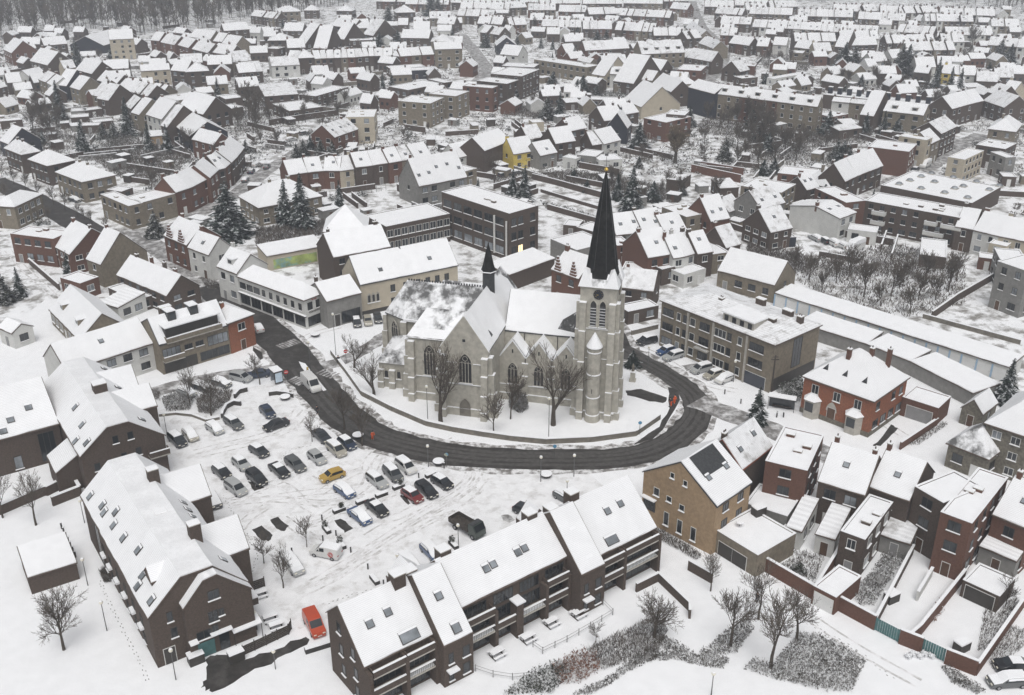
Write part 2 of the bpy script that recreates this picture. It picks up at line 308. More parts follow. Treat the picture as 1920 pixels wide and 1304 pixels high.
def house(r, A, B, C=None, D=None, he=6, hr=None, kind='gable', wm='b', floors=None, label=None, zone=None, cat='house', name='house', wins='auto', chim=1, sky=0, near=None, rm='tile', sm=None, reg_c=None, reg_b=None, group=None, rgb=None, dorm=0, door_=True, fm=None, ridge=None, over=.3, minor=False):
    """A,B: photo pixels of the two ends of the front eave (height he), C: a pixel on the back eave or D: depth in metres"""
    a = g(r, *A, he); b = g(reg_b or r, *B, he); d = b-a; L = d.length; ang = math.atan2(d.y, d.x)
    if C is not None:
        c = g(reg_c or r, *C, he)-a; D = abs(-c.x*math.sin(ang)+c.y*math.cos(ang))
    D = max(D, 2.5)
    rng = random.Random(int(a.x*13+a.y*7))
    if near is None: near = a.y < 330
    if hr is None: hr = he+(D*.42 if kind == 'gable' else 3)
    if sm is None: sm = rng.choice(['snow_roof']*5+['snow_thin']) if not minor else 'snow_roof'
    root = thing(name, (a.x, a.y, 0), ang, label, cat, group)
    foot(a, ang, 0, L, 0, D)
    if floors is None: floors = max(1, round(he/2.9))
    sl = 0
    if kind == 'gable':
        rm_ = ridge if ridge is not None else D/2
        ro = profile_vol(root, [(0, he), (rm_, hr), (D, he)], 0, L, 'x', wm, rm, sm, over=over); ang_s = math.atan2(hr-he, rm_)
        top = lambda x, t: (x, rm_*t, he+(hr-he)*t)
        for i in range(chim):
            x = L*(.08 if i == 0 else .92) if chim < 3 else L*(i+.5)/chim
            chimney(ro, x+rng.uniform(-.2, .2), rm_+rng.uniform(-.3, .8), hr-.1, rng.choice([.6, .8, 1.0]), .6, rng.choice([.9, 1.2]), rng.choice(['b', 'r', wm]))
        for i in range(sky): p = top(L*(i+.5)/sky+rng.uniform(-.4, .4), rng.uniform(.35, .65)); skylight(ro, p[0], p[1], p[2]+.16, ang_s)
        for i in range(dorm):
            x = L*(i+.5)/dorm; p = top(x, .25); B_ = MB(); B_.box((x-.9, p[1], p[2]-.2), (x+.9, rm_*.8, p[2]+1.5), wm if wm != 'd' else 'slate'); dd = B_.build('dormer', root)
            B_ = MB(); B_.box((x-1.1, p[1]-.25, p[2]+1.505), (x+1.1, rm_*.85, p[2]+1.72), 'snow', .04); B_.build('snow', dd); win(dd, 'f', x, p[1], p[2]+.85, 1.4, .9, 'frame_w', 'glass', 1, False, False)
    elif kind == 'gabley':
        ro = profile_vol(root, [(0, he), (L/2, hr), (L, he)], 0, D, 'y', wm, rm, sm, over=over); ang_s = math.atan2(hr-he, L/2)
        if chim: chimney(ro, L/2, D*.8, hr-.1, .7, .6, 1.0, wm)
        for i in range(sky): skylight(ro, L*.75, D*(i+.5)/sky, (he+hr)/2+.16, ang_s, 'y', fl=-1)
        if near and hr-he > 2.2 and wins == 'auto': win(root, 'f', L/2, 0, he+(hr-he)*.3, 1.0, 1.1, 'frame_w', 'glass', 0, True, near)
    elif kind == 'hip':
        ro = hip_vol(root, 0, L, 0, D, he, hr, wm, rm, sm)
        for i in range(chim): chimney(ro, L*(.35+.3*i), D*.5, hr-.3, .7, .6, 1.1, wm)
    elif kind == 'mono':
        ro = profile_vol(root, [(0, he), (D, hr)], 0, L, 'x', wm, rm, sm, over=.2)
    else:
        ro = flat_vol(root, 0, L, 0, D, he, wm)
        for i in range(chim):
            chimney(ro, L*rng.uniform(.2, .8), D*rng.uniform(.3, .8), he-.2, 1.2, .8, rng.choice([.3, .5]), wm)
    if wins:
        fm = fm or rng.choice(['frame_w', 'frame_d', 'frame_d']); gm = 'glass'
        mid = root.matrix_world
        def facing(nx, ny, cx, cy):
            ca, sa = math.cos(ang), math.sin(ang); X = a.x+cx*ca-cy*sa; Y = a.y+cx*sa+cy*ca
            N = (nx*ca-ny*sa, nx*sa+ny*ca); q = math.hypot(X, Y); return -(N[0]*X+N[1]*Y)/q
        for (s, nx, ny, cx, cy, a0, a1, pl) in (('f', 0, -1, L/2, 0, .4, L-.4, 0), ('l', -1, 0, 0, D/2, .6, D-.6, 0), ('r', 1, 0, L, D/2, .6, D-.6, L)):
            if facing(nx, ny, cx, cy) > .08 and s in (wins if wins != 'auto' else 'flr'):
                if wins == 'auto' and s != 'f' and (rng.random() < .45 and kind == 'gable'): 
                    if rng.random() < .6: win(root, s, (a0+a1)/2, pl, he*.75, 1.0, 1.2, fm, gm, 0, True, near)
                    continue
                fac(root, s, a0, a1, pl, he, floors, near, fm, gm, rng, s == 'f' and door_, sp=2.7 if near else 3.4)
    HOUSES.append((root, r, zone, wm, kind, toP(a.x, a.y, he)[0], name)); return root, ro, L, D, he, hr
def houses(r, zone, items):
    for it in items:
        A, B, k = it[0], it[1], dict(it[2]) if len(it) > 2 else {}
        house(r, A, B, zone=zone, **k)
def terrace(r, zone, pts, D=8, he=6, hr=None, cols='bbrtb', kind='gable', n=None, **kw):
    """one house per polyline segment; n splits a single segment"""
    if n: pts = [(pts[0][0]+(pts[1][0]-pts[0][0])*i/n, pts[0][1]+(pts[1][1]-pts[0][1])*i/n) for i in range(n+1)]
    q = random.Random(int(pts[0][0]*3+pts[0][1]))
    for i in range(len(pts)-1):
        dh = q.choice([0, 0, .25, -.25]); h = he+dh
        house(r, pts[i], pts[i+1], D=D, he=h, hr=(hr+dh if hr else None), wm=q.choice(cols), kind=kind, zone=zone, chim=q.choice([1, 1, 2]), sky=q.choice([0, 0, 0, 1]) if D > 7 else 0, **kw)

ZS = {'the brick town houses with walled gardens at lower right': 'lower right walled gardens', 'the buildings round the church on the right': 'right of the church', 'the buildings left of the crossroads': 'left of the crossroads', 'the school and houses behind the church': 'school quarter behind the church', 'the red brick terrace above the villa with conifers': 'red terrace above the conifers', 'the villas and corner shops along the avenue at left': 'along the left avenue', 'the curved brick terrace along the bending street': 'curved terrace at left', 'the far left quarter below the wood': 'far left quarter', 'the stepped terrace running down the far left quarter': 'stepped terrace at far left', 'the row of small houses right of the tall cream apartment house': 'beside the cream apartment house', 'the houses below the wood left of centre': 'below the wood', 'the long brick terrace above the snowy playground': 'long terrace above the playground', 'the low school pavilions round the snowy playground': 'pavilions by the playground', 'the flat roofed apartment blocks in the centre': 'central flat roofed blocks', 'the houses of the upper middle, left of the far avenue': 'upper middle streets', 'the streets at the far right below the wooded ridge': 'far right streets', 'the houses lining the far avenue': 'along the far avenue', 'the houses between the flat roofed blocks and the far avenue': 'upper middle below the avenue', 'the houses above the long terrace with black chimneys': 'upper right above the black flues', 'the long terrace with black chimneys': 'upper right by the black flues', 'the street of shops at the right edge': 'shop street at right edge', 'the houses round the parking court on the right': 'round the right parking court', 'the houses and gardens behind the spire': 'gardens behind the spire', 'the far left gardens': 'far left gardens', 'the gardens of the centre left': 'centre left gardens', 'the gardens of the upper middle': 'upper middle gardens', 'the gardens of the upper right': 'upper right gardens', 'the gardens right of the spire': 'gardens right of the spire', 'the thicket above the blue garages': 'thicket above the blue garages', 'the street trees along the left avenue': 'along the left avenue'}
# ================================================================ ground, roads, walls
b = MB(); n = 24
b.add([(-2400+4800*i/n, -200+3400*j/n, 0) for j in range(n+1) for i in range(n+1)], [(j*(n+1)+i, j*(n+1)+i+1, (j+1)*(n+1)+i+1, (j+1)*(n+1)+i) for j in range(n) for i in range(n)], 'snow_ground')
tag(b.build('ground'), None, None, None, 'structure')
ROADS = []
def smooth_line(P, k=5):
    out = []
    for i in range(len(P)-1):
        p0, p1, p2, p3 = P[max(i-1, 0)], P[i], P[i+1], P[min(i+2, len(P)-1)]
        for j in range(k):
            t = j/k; out.append(.5*((2*p1)+(p2-p0)*t+(2*p0-5*p1+4*p2-p3)*t*t+(3*p1-p0-3*p2+p3)*t**3))
    return out+[P[-1]]
def ribbon(name, r, pts, wid, m, z, jit=.15, wpts=None, off=0):
    P = smooth_line([g(r, *p) for p in pts]); b = MB(); vs = []; n = len(P)
    for i, p in enumerate(P):
        d = (P[min(i+1, n-1)]-P[max(i-1, 0)]).normalized(); nn = Vector((-d.y, d.x)); wd = wid if not wpts else wpts[0]+(wpts[1]-wpts[0])*i/(n-1)
        for s in (-1, 1): q = p+nn*(off*wd+s*(wd/2+rnd.uniform(-jit, jit))) if not off else p+nn*(off+s*(.38+rnd.uniform(-jit, jit))); vs.append((q.x, q.y, z))
        ROADS.append((p.x, p.y, wd/2+1))
    b.add(vs, [(2*i, 2*i+2, 2*i+3, 2*i+1) for i in range(n-1)], m)
    return tag(b.build(name), None, None, None, 'structure')
def poly(name, r, pts, m, z, sub=3, jit=.2):
    P = [g(r, *p) for p in pts]; Q = []
    for i, p in enumerate(P):
        q = P[(i+1) % len(P)]
        for j in range(sub): t = j/sub; v = p+(q-p)*t; Q.append((v.x+rnd.uniform(-jit, jit), v.y+rnd.uniform(-jit, jit), z))
    b = MB(); b.add(Q, [tuple(range(len(Q)))], m); return tag(b.build(name), None, None, None, 'structure')
poly('snow_field', 'p', [(-60, 1400), (-60, 650), (90, 560), (400, 560), (700, 560), (1000, 560), (1330, 640), (1700, 700), (2000, 800), (2000, 1400), (1000, 1420)], 'snow', .002, 6, .5)
poly('plaza', 'p', [(300, 770), (440, 730), (540, 715), (600, 770), (690, 830), (800, 862), (930, 880), (1100, 885), (1140, 915), (1080, 960), (850, 1050), (620, 1160), (560, 1180), (470, 1110), (420, 1000), (330, 900)], 'snow_trod', .004)
poly('churchyard', 'p', [(655, 690), (690, 745), (800, 800), (900, 818), (1025, 834), (1190, 820), (1236, 785), (1238, 735), (1190, 690), (1165, 650), (900, 620), (715, 640)], 'snow', .004, 3, .1)
RING = [(395, 535), (470, 597), (525, 642), (565, 690), (605, 738), (648, 782), (705, 818), (790, 842), (900, 858), (1040, 862), (1160, 858), (1232, 842), (1282, 812), (1308, 775), (1298, 740), (1256, 706), (1200, 674), (1168, 655), (1140, 600)]
ribbon('road_verge', 'p', RING, 10.5, 'kerb_slush', .008, .5, (10.8, 6.6))
ribbon('road', 'p', RING, 8.0, 'asphalt', .012, .25, (8.6, 3.8))
for of in (-1.75, -.35, .9, 1.9): ribbon('salt_track', 'p', RING[3:-1], .7, 'asphalt_salt', .0135, .13, None, of)
ribbon('side_street', 'p', [(548, 690), (470, 698), (400, 708), (330, 724), (270, 742)], 4.2, 'slush', .010, .25)
ribbon('church_lane', 'p', [(590, 690), (640, 678), (690, 652), (735, 622), (790, 600)], 3.4, 'slush', .010, .25)
ribbon('villa_road', 'p', [(1305, 752), (1355, 772), (1430, 800), (1500, 830), (1600, 880)], 5.2, 'slush', .016, .3)
ribbon('main_street', 'p', [(395, 535), (330, 490), (275, 450), (255, 430)], 6.0, 'slush', .010, .3)
ribbon('avenue', 'w5', [(-60, 510), (120, 590), (300, 680), (520, 800), (700, 900)], 8, 'asphalt', .010, .3)
ribbon('curved_street', 'w5', [(700, 870), (1150, 850), (1420, 720), (1640, 600), (1800, 480), (1920, 395), (2080, 300), (2130, 230)], 5.5, 'slush', .012, .3)
ribbon('far_street', 'w2', [(1560, 240), (1620, 310), (1690, 400), (1735, 470), (1720, 530), (1640, 590)], 7, 'slush', .010, .4)
ribbon('far_avenue', 'w3', [(1385, 10), (1420, 110), (1465, 200), (1560, 290), (1610, 360), (1580, 440), (1520, 530), (1440, 620), (1340, 700)], 8, 'slush', .010, .4)
ribbon('right_street', 'w8', [(1640, 120), (1480, 190), (1330, 290), (1230, 350), (1080, 420), (900, 520)], 7, 'slush', .010, .4)
poly('cleared_driveway', 'z3', [(1140, 980), (1165, 900), (1160, 820), (1240, 800), (1370, 830), (1560, 770), (1720, 700), (1735, 740), (1560, 830), (1400, 910), (1220, 1010), (1150, 1000)], 'asphalt', .008, 4, .25)
poly('cleared_driveway', 'z7', [(30, 640), (110, 630), (230, 670), (215, 700), (150, 690), (40, 660)], 'asphalt', .014, 3, .2)
poly('cleared_path', 'z7', [(235, 620), (290, 640), (285, 700), (230, 800), (160, 870), (60, 900), (80, 880), (190, 810), (240, 720)], 'asphalt', .016, 3, .2)
poly('cleared_path', 'z7', [(1230, 880), (1290, 800), (1320, 815), (1290, 850), (1235, 900), (1205, 900)], 'asphalt', .014, 3, .2)
for q in ([(572, 930), (625, 907), (685, 960), (665, 992), (620, 985)], [(670, 872), (715, 857), (775, 910), (745, 940), (705, 925)], [(1028, 880), (1065, 868), (1132, 920), (1090, 945), (1050, 915)], [(1390, 740), (1415, 735), (1450, 780), (1440, 790)], [(548, 660), (575, 665), (640, 695), (585, 715)]):
    poly('bare_parking_bay', 'z6', q, 'asphalt', .008, 3, .12)
poly('bare_parking_bay', 'z4', [(1040, 240), (1080, 232), (1115, 262), (1085, 275), (1050, 265)], 'slush', .008, 3, .1)
poly('bare_forecourt', 'z7', [(300, 455), (345, 445), (430, 480), (420, 505), (360, 495)], 'asphalt', .010, 3, .2)
poly('bare_forecourt', 'z8', [(1275, 660), (1330, 680), (1340, 760), (1300, 790), (1265, 740)], 'asphalt', .006, 3, .2)
poly('bare_forecourt', 'z7', [(300, 520), (370, 510), (380, 535), (320, 545)], 'slush', .010, 3, .15)
TRK = [.0045]
def tyre_tracks(r, pts, gap=1.5, m='track'):
    P = smooth_line([g(r, *p) for p in pts]); b = MB(); n = len(P); TRK[0] += .00011
    for s in (-1, 1):
        vs = []
        for i, p in enumerate(P):
            d = (P[min(i+1, n-1)]-P[max(i-1, 0)]).normalized(); nn = Vector((-d.y, d.x)); c = p+nn*s*gap/2
            for k in (-1, 1): q = c+nn*k*(.16+rnd.uniform(-.05, .06)); vs.append((q.x, q.y, TRK[0]+s*.00003))
        b.add(vs, [(2*i, 2*i+2, 2*i+3, 2*i+1) for i in range(n-1)], m)
    tag(b.build('tyre_tracks'), 'tyre tracks pressed into the snow of the square', None, None, 'stuff')
for t in ([(830, 260), (770, 330), (650, 400), (450, 450), (250, 500)], [(860, 280), (790, 360), (640, 430), (430, 480), (260, 520)], [(1290, 470), (1210, 560), (1220, 640), (1170, 700), (900, 720), (640, 760)], [(1330, 480), (1260, 560), (1180, 700), (1000, 780), (700, 760), (450, 780)], [(1830, 600), (1780, 680), (1600, 800), (1400, 920), (1150, 1080), (900, 1230)], [(1860, 640), (1740, 770), (1500, 890), (1200, 1080), (1000, 1200)], [(1837, 700), (1650, 830), (1300, 1010), (1050, 1180), (830, 1290)], [(1600, 480), (1780, 600), (1700, 720), (1450, 870)], [(650, 800), (560, 860), (500, 940), (520, 1080)]): tyre_tracks('z6', t)
_q = random.Random(21)
for k in range(14):
    x0 = _q.uniform(330, 1500); y0 = 480+x0*.12+_q.uniform(-120, 330); L_ = _q.uniform(180, 420); sl_ = _q.choice([-.55, -.35, .75, -.45]); tyre_tracks('z6', [(x0, y0), (x0+L_*.35, y0+L_*.35*sl_+_q.uniform(-15, 15)), (x0+L_*.7, y0+L_*.7*sl_+_q.uniform(-15, 15)), (x0+L_, y0+L_*sl_)])
for t in ([(1420, 780), (1500, 700), (1560, 660), (1700, 620)], [(0, 930), (60, 990), (200, 1020)]): tyre_tracks('z8', t)
tyre_tracks('z8', [(40, 240), (120, 330), (230, 430), (280, 480)]); tyre_tracks('z5', [(1240, 140), (1080, 60), (800, 20), (640, 0)]); tyre_tracks('z5', [(820, 960), (1000, 1080), (1300, 1250)]); tyre_tracks('z7', [(560, 640), (400, 600), (200, 480), (60, 420)])
def footprints(r, pts):
    P = smooth_line([g(r, *p) for p in pts], 4); b = MB(); acc = 0; k = 0
    for i in range(len(P)-1):
        d = P[i+1]-P[i]; L = d.length; e = d.normalized(); nn = Vector((-e.y, e.x)); t = 0
        while t < L:
            k += 1; c = P[i]+e*t+nn*(.13 if k % 2 else -.13)+Vector((rnd.uniform(-.08, .08), rnd.uniform(-.08, .08))); b.add([(*(c+e*.16*math.cos(a)+nn*.07*math.sin(a)), .0085) for a in (0, 1.05, 2.1, 3.14, 4.2, 5.24)], [tuple(range(6))], 'slush'); t += .62
    tag(b.build('footprints'), 'trail of footprints in the snow', None, None, 'stuff')
footprints('z3', [(560, 390), (640, 560), (720, 720), (800, 870), (830, 960)]); footprints('z6', [(410, 740), (470, 840), (540, 960), (600, 1060), (560, 1180)]); footprints('z6', [(470, 850), (520, 930), (600, 1000)]); footprints('z5', [(570, 880), (760, 960), (1000, 1090), (1200, 1240)]); footprints('z4', [(480, 600), (300, 640), (120, 700)]); footprints('z6', [(720, 640), (760, 500), (900, 460)])
# zebra stripes
def stripes(r, a, b_, n, wv, lg):
    A, B_ = g(r, *a), g(r, *b_); d = (B_-A); e = d.normalized(); q = Vector((-e.y, e.x))
    for i in range(n):
        p = A+d*(i+.5)/n; B = MB(); B.add([(*(p-e*wv/2-q*lg/2), .018), (*(p+e*wv/2-q*lg/2), .018), (*(p+e*wv/2+q*lg/2), .018), (*(p-e*wv/2+q*lg/2), .018)], [(0, 1, 2, 3)], 'slush'); tag(B.build('crossing_stripe'), None, None, None, 'structure')
stripes('z8', (1395, 725), (1490, 690), 7, .5, 2.6)
stripes('z8', (1600, 840), (1680, 870), 5, .5, 2.6)
stripes('z8', (1455, 880), (1520, 905), 5, .5, 2.4)
def wall_line(name, r, pts, h, t, m, label, cat='wall', closed=False, z=0, snow=True, group=None, pz=0):
    P = [g(r, *p, pz) for p in pts]
    if closed: P.append(P[0])
    c = sum(P, Vector((0, 0)))/len(P); root = thing(name, (c.x, c.y, 0), 0, label, cat, group); b = MB(); s = MB()
    for i in range(len(P)-1):
        p, q = P[i]-c, P[i+1]-c; d = (q-p).normalized()*.02; n_ = Vector((-d.y, d.x)).normalized()*t/2; p = p-d; q = q+d
        e = .003*(i % 2)
        for (B, z0, z1, k, mm) in ((b, 0, h+e, 1, m), (s, h+e, h+.1+e, 1.3, 'snow')):
            k_ = n_*k; B.add([(*(p-k_), z0), (*(q-k_), z0), (*(q+k_), z0), (*(p+k_), z0), (*(p-k_), z1), (*(q-k_), z1), (*(q+k_), z1), (*(p+k_), z1)], [(3, 2, 1, 0), (4, 5, 6, 7), (0, 1, 5, 4), (1, 2, 6, 5), (2, 3, 7, 6), (3, 0, 4, 7)], mm)
    b.build('wall', root)
    if snow: s.build('snow', root)
    return root
wall_line('churchyard_wall', 'p', [(622, 664), (650, 700), (680, 742), (735, 770), (800, 798), (850, 809), (905, 818), (960, 826), (1023, 832), (1110, 828), (1191, 817), (1236, 786)], 1.0, .5, 'stone_dark', 'low stone wall curving round the churchyard beside the dark road')
# ================================================================ church
CH = thing('church', (10.6, 153.9, 0), math.radians(-14), 'pale stone gothic church with tall black slate spire in the walled yard', 'church')
foot(Vector((10.6, 153.9)), math.radians(-14), -38, 8, -4.5, 17)
def part(name, fn, parent=CH, smooth=False): b = MB(); fn(b); return b.build(name, parent, smooth)
def arch(w, h, k=6):
    # pointed arch outline (x,z), base at z=0, spring at h-.87w
    s = h-.87*w; pts = [(-w/2, 0), (w/2, 0)]
    for i in range(k+1): a = math.radians(60*i/k); pts.append((-w/2+w*math.cos(a), s+w*math.sin(a)))
    for i in range(1, k+1): a = math.radians(60-60*i/k); pts.append((w/2-w*math.cos(a), s+w*math.sin(a)))
    return pts
def gothic(parent, u, v, z, w, h, side='f', mull=2, louvre=False, name='window'):
    key = ('goth', w, h, mull, louvre)
    def mk():
        b = MB(); A = arch(w+.36, h+.3); I = arch(w, h); n = len(A)
        vs = [(x, -.10, q-.12) for x, q in A]+[(x, -.10, q) for x, q in I]+[(x, .02, q-.12) for x, q in A]+[(x, .02, q) for x, q in I]
        fs = []
        for i in range(n):
            j = (i+1) % n; fs += [(i, j, n+j, n+i), (i, 2*n+i, 2*n+j, j), (n+i, n+j, 3*n+j, 3*n+i)]
        b.add(vs, fs, 'stone')
        b.box((-w/2-.2, -.22, -.2), (w/2+.2, -.1, -.05), 'snow')
        if not louvre:
            s = h-.87*w
            for i in range(mull): x = -w/2+w*(i+1)/(mull+1); b.box((x-.05, -.08, 0), (x+.05, .0, s+.25*w), 'stone')
            for i in range(mull+1):
                x = -w/2+w*(i+.5)/(mull+1); r = w/(mull+1)/2
                for k in range(6): a0, a1 = math.pi*k/6, math.pi*(k+1)/6; b.cyl((x+r*math.cos(a0), -.05, s+r*math.sin(a0)), (x+r*math.cos(a1), -.05, s+r*math.sin(a1)), .045, .045, 'stone', 4, False)
            r = w*.2
            for k in range(10): a0, a1 = .6283*k, .6283*(k+1); b.cyl((r*math.cos(a0), -.05, s+.47*w+r*math.sin(a0)), (r*math.cos(a1), -.05, s+.47*w+r*math.sin(a1)), .05, .05, 'stone', 4, False)
        return b.mesh('window')
    def mkp():
        b = MB(); I = arch(w-.04, h-.03); b.add([(x, -.015, q+.02) for x, q in I], [tuple(range(len(I)))], 'leadglass'); return b.mesh('pane')
    o = link(name, cached(key, mk), parent, {'f': (u, v, z), 'l': (u, v, z), 'r': (u, v, z)}.get(side, (u, v, z)), SIDE[side] if isinstance(side, str) else side)
    link('pane', cached(key+('p',), mkp), o)
    if louvre:
        def mkl():
            b = MB(); n = 7
            for i in range(n):
                zz = .15+(h-1.0)*i/n; b.add([(-w/2+.02, -.02, zz+.28), (w/2-.02, -.02, zz+.28), (w/2-.02, -.20, zz), (-w/2+.02, -.20, zz)], [(0, 1, 2, 3)], 'slate'); b.box((-w/2+.03, -.21, zz), (w/2-.03, -.15, zz+.07), 'snow')
            return b.mesh('louvre')
        link('louvre', cached(key+('l',), mkl), o)
    return o
TE = 24.2
def f(b):
    b.box((.5, .5, 0), (6.5, 6.5, TE), 'stone'); b.box((.2, .2, 0), (6.8, 6.8, 1.3), 'stone', .1)
tw = part('tower', f)
def f(b):
    for z in (11.2, 16.6): b.box((.42, .42, z), (6.58, 6.58, z+.16), 'stone'); b.box((.36, .36, z+.16), (6.64, 6.64, z+.24), 'snow', .02)
    b.box((.1, .1, 1.3), (6.9, 6.9, 1.4), 'snow', .08)
    b.box((.38, .38, TE-.3), (6.62, 6.62, TE), 'stone')
part('string_course', f, tw)
def buttress(u, v, du, dv, steps, parent=CH, m='stone'):
    """stepped buttress, corner u,v growing in direction du,dv; steps: [(ztop, length)]"""
    b = MB(); s = MB(); z0 = 0; w_ = .55
    for (zt, ln) in steps:
        if du: x0, x1 = sorted((u, u+du*ln)); a, c = (x0, v-w_), (x1, v+w_)
        else: y0, y1 = sorted((v, v+dv*ln)); a, c = (u-w_, y0), (u+w_, y1)
        b.box((*a, z0), (*c, zt), m); s.box((a[0]-.04, a[1]-.04, zt), (c[0]+.04, c[1]+.04, zt+.13), 'snow', .05); z0 = zt
    o = b.build('buttress', parent); s.build('snow', o); return o
ST = [(1.4, 1.25), (5.6, 1.05), (10.8, .9), (16.4, .75), (21.5, .6)]
for (u, v, du, dv) in ((1.05, .5, 0, -1), (5.95, .5, 0, -1), (6.5, 1.05, 1, 0), (6.5, 5.95, 1, 0), (.5, 1.05, -1, 0)):
    buttress(u, v, du, dv, ST)
for (u) in (2.75, 4.3): gothic(tw, u, .5, 17.2, 1.0, 4.6, 'f', 0, True, 'belfry_window')
for (v) in (2.75, 4.3): gothic(tw, 6.5, v, 17.2, 1.0, 4.6, 'r', 0, True, 'belfry_window')
def clock(pos, rz):
    o = link('clock_face', None, tw, pos, rz); o.empty_display_size = .1
    B = MB(); B.cyl((0, .02, 0), (0, -.08, 0), .85, .85, 'd', 24); q = B.mesh('clock_face'); 
    bpy.data.objects.remove(o); o = link('clock_face', q, tw, pos, rz)
    B = MB()
    for k in range(12):
        a = k*math.pi/6; r0, r1 = .6, .72; t = .02
        c, s_ = math.cos(a), math.sin(a); B.add([(c*r0-s_*t, -.09, s_*r0+c*t), (c*r1-s_*t, -.09, s_*r1+c*t), (c*r1+s_*t, -.09, s_*r1-c*t), (c*r0+s_*t, -.09, s_*r0-c*t)], [(0, 1, 2, 3)], 'gold')
    B.build('numerals', o)
    B = MB()
    for (a, ln) in ((math.radians(215), .62), (math.radians(165), .42)): B.cyl((0, -.1, 0), (ln*math.cos(a), -.1, ln*math.sin(a)), .03, .015, 'gold', 4)
    B.build('hands', o)
clock((3.5, .5, 22.9), 0); clock((6.5, 3.5, 22.9), math.pi/2)
# tower roof: skirt with four corner gablets, then the spire
def f(b):
    e0, e1, zt = .15, 6.85, TE+2.1; q0, q1 = 1.25, 5.75
    b.add([(e0, e0, TE), (e1, e0, TE), (e1, e1, TE), (e0, e1, TE), (q0, q0, zt), (q1, q0, zt), (q1, q1, zt), (q0, q1, zt)], [(0, 1, 5, 4), (1, 2, 6, 5), (2, 3, 7, 6), (3, 0, 4, 7), (3, 2, 1, 0)], 'snow_patchy')
sk = part('tower_roof', f)
for (cx, cy) in ((.15, .15), (6.85, .15), (6.85, 6.85), (.15, 6.85)):
    def f(b):
        sx = 1 if cx < 3 else -1; sy = 1 if cy < 3 else -1; ap = (cx+sx*.95, cy+sy*.95, TE+3.2)
        b.add([(cx, cy, TE+.03), (cx+sx*2.3, cy+.0, TE+.03), (cx, cy+sy*2.3, TE+.03), (cx+sx*2.1, cy+sy*2.1, TE+2.3), ap], [(0, 1, 4), (2, 0, 4), (1, 3, 4), (3, 2, 4)], 'snow')
    part('corner_gablet', f, sk)
part('spire', lambda b: b.ring([(2.95, TE+1.3), (2.62, TE+2.6), (1.75, TE+8.6), (.95, TE+13.6), (.34, TE+17.3), (.05, TE+18.6)], 'spire_slate', 8, (3.5, 3.5), math.pi/8))
sp = [o for o in CH.children if o.name.startswith('spire')][0]
def f(b):
    for k in range(8):
        a = math.pi/8+k*math.pi/4; pr = [(2.66, TE+2.6), (1.78, TE+8.6), (.98, TE+13.6), (.36, TE+17.3)]
        for i in range(3): b.cyl((3.5+pr[i][0]*math.cos(a), 3.5+pr[i][0]*math.sin(a), pr[i][1]), (3.5+pr[i+1][0]*math.cos(a), 3.5+pr[i+1][0]*math.sin(a), pr[i+1][1]), .05, .05, 'slate', 4, False)
part('spire_ridges', f, sp)
def f(b):
    z = TE+18.4; b.cyl((3.5, 3.5, z), (3.5, 3.5, z+2.7), .05, .03, 'metal', 5); b.cyl((3.0, 3.5, z+1.7), (4.0, 3.5, z+1.7), .04, .04, 'metal', 4); b.ring([(.05, z+.1), (.3, z+.25), (.35, z+.45), (.2, z+.65), (.05, z+.75)], 'gold', 8, (3.5, 3.5)); b.box((3.2, 3.47, z+2.55), (3.75, 3.53, z+2.9), 'metal')
part('spire_cross', f)
# stair turret
tt = part('stair_turret', lambda b: (b.ring([(1.35, 0), (1.3, 1.2), (1.15, 1.3), (1.15, 13.9)], 'stone', 14, (3.3, -.2)), b.box((3.2, -1.37, 5.6), (3.3, -1.3, 6.4), 'glass')))
def f(b):
    for z in (1.25, 4.6, 8.9, 13.0): b.ring([(1.16, z), (1.26, z), (1.22, z+.14), (1.16, z+.16)], 'snow', 14, (3.3, -.2), 0, False)
part('snow_bands', f, tt)
part('turret_roof', lambda b: b.ring([(1.38, 13.9), (1.38, 14.0), (.7, 15.3), (.04, 16.5)], 'snow', 14, (3.3, -.2)), tt)
# nave, transept, choir
NE, NR, NV0, NV1 = 11.7, 17.8, 7.5, 15.5; NC = 11.5
nv = profile_vol(CH, [(NV0, NE), (NC, NR), (NV1, NE)], -14.1, 4, 'x', 'stone', 'slate', 'snow', over=.25, end=0)
part('bare_slates', lambda b: b.add([(-4.6, NV0+.45, NE+1.05), (.2, NV0+.1, NE+.52), (.2, NC-1.1, NR-1.35), (-1.6, NC-1.7, NR-2.2), (-3.9, NC-2.6, NR-3.6)], [(0, 1, 2, 3, 4)], 'slate_frost'), nv)
part('gutter', lambda b: [b.cyl((u, NV0-.12, 8), (u, NV0-.12, NE), .08, .08, 'frame_d', 5) for u in (-10.5, -4.5)])
tr = profile_vol(CH, [(-22.4, 12.4), (-18.2, 18.3), (-14.1, 12.4)], -4, NC+9, 'y', 'stone', 'slate', 'snow', over=.15, end=-.35, trim=.02)
part('gable_coping', lambda b: [b.cyl((x0, -3.9, z0), (x1, -3.9, z1), .2, .2, 'stone', 4) for (x0, z0, x1, z1) in ((-22.6, 12.3, -18.2, 18.55), (-13.9, 12.3, -18.2, 18.55))])
part('coping_snow', lambda b: [b.cyl((x0, -3.9, z0+.2), (x1, -3.9, z1+.22), .15, .15, 'snow', 4) for (x0, z0, x1, z1) in ((-22.6, 12.3, -18.2, 18.55), (-13.9, 12.3, -18.2, 18.55))])
gothic(CH, -18.1, -4, 6.4, 2.2, 5.4, 'f', 3)
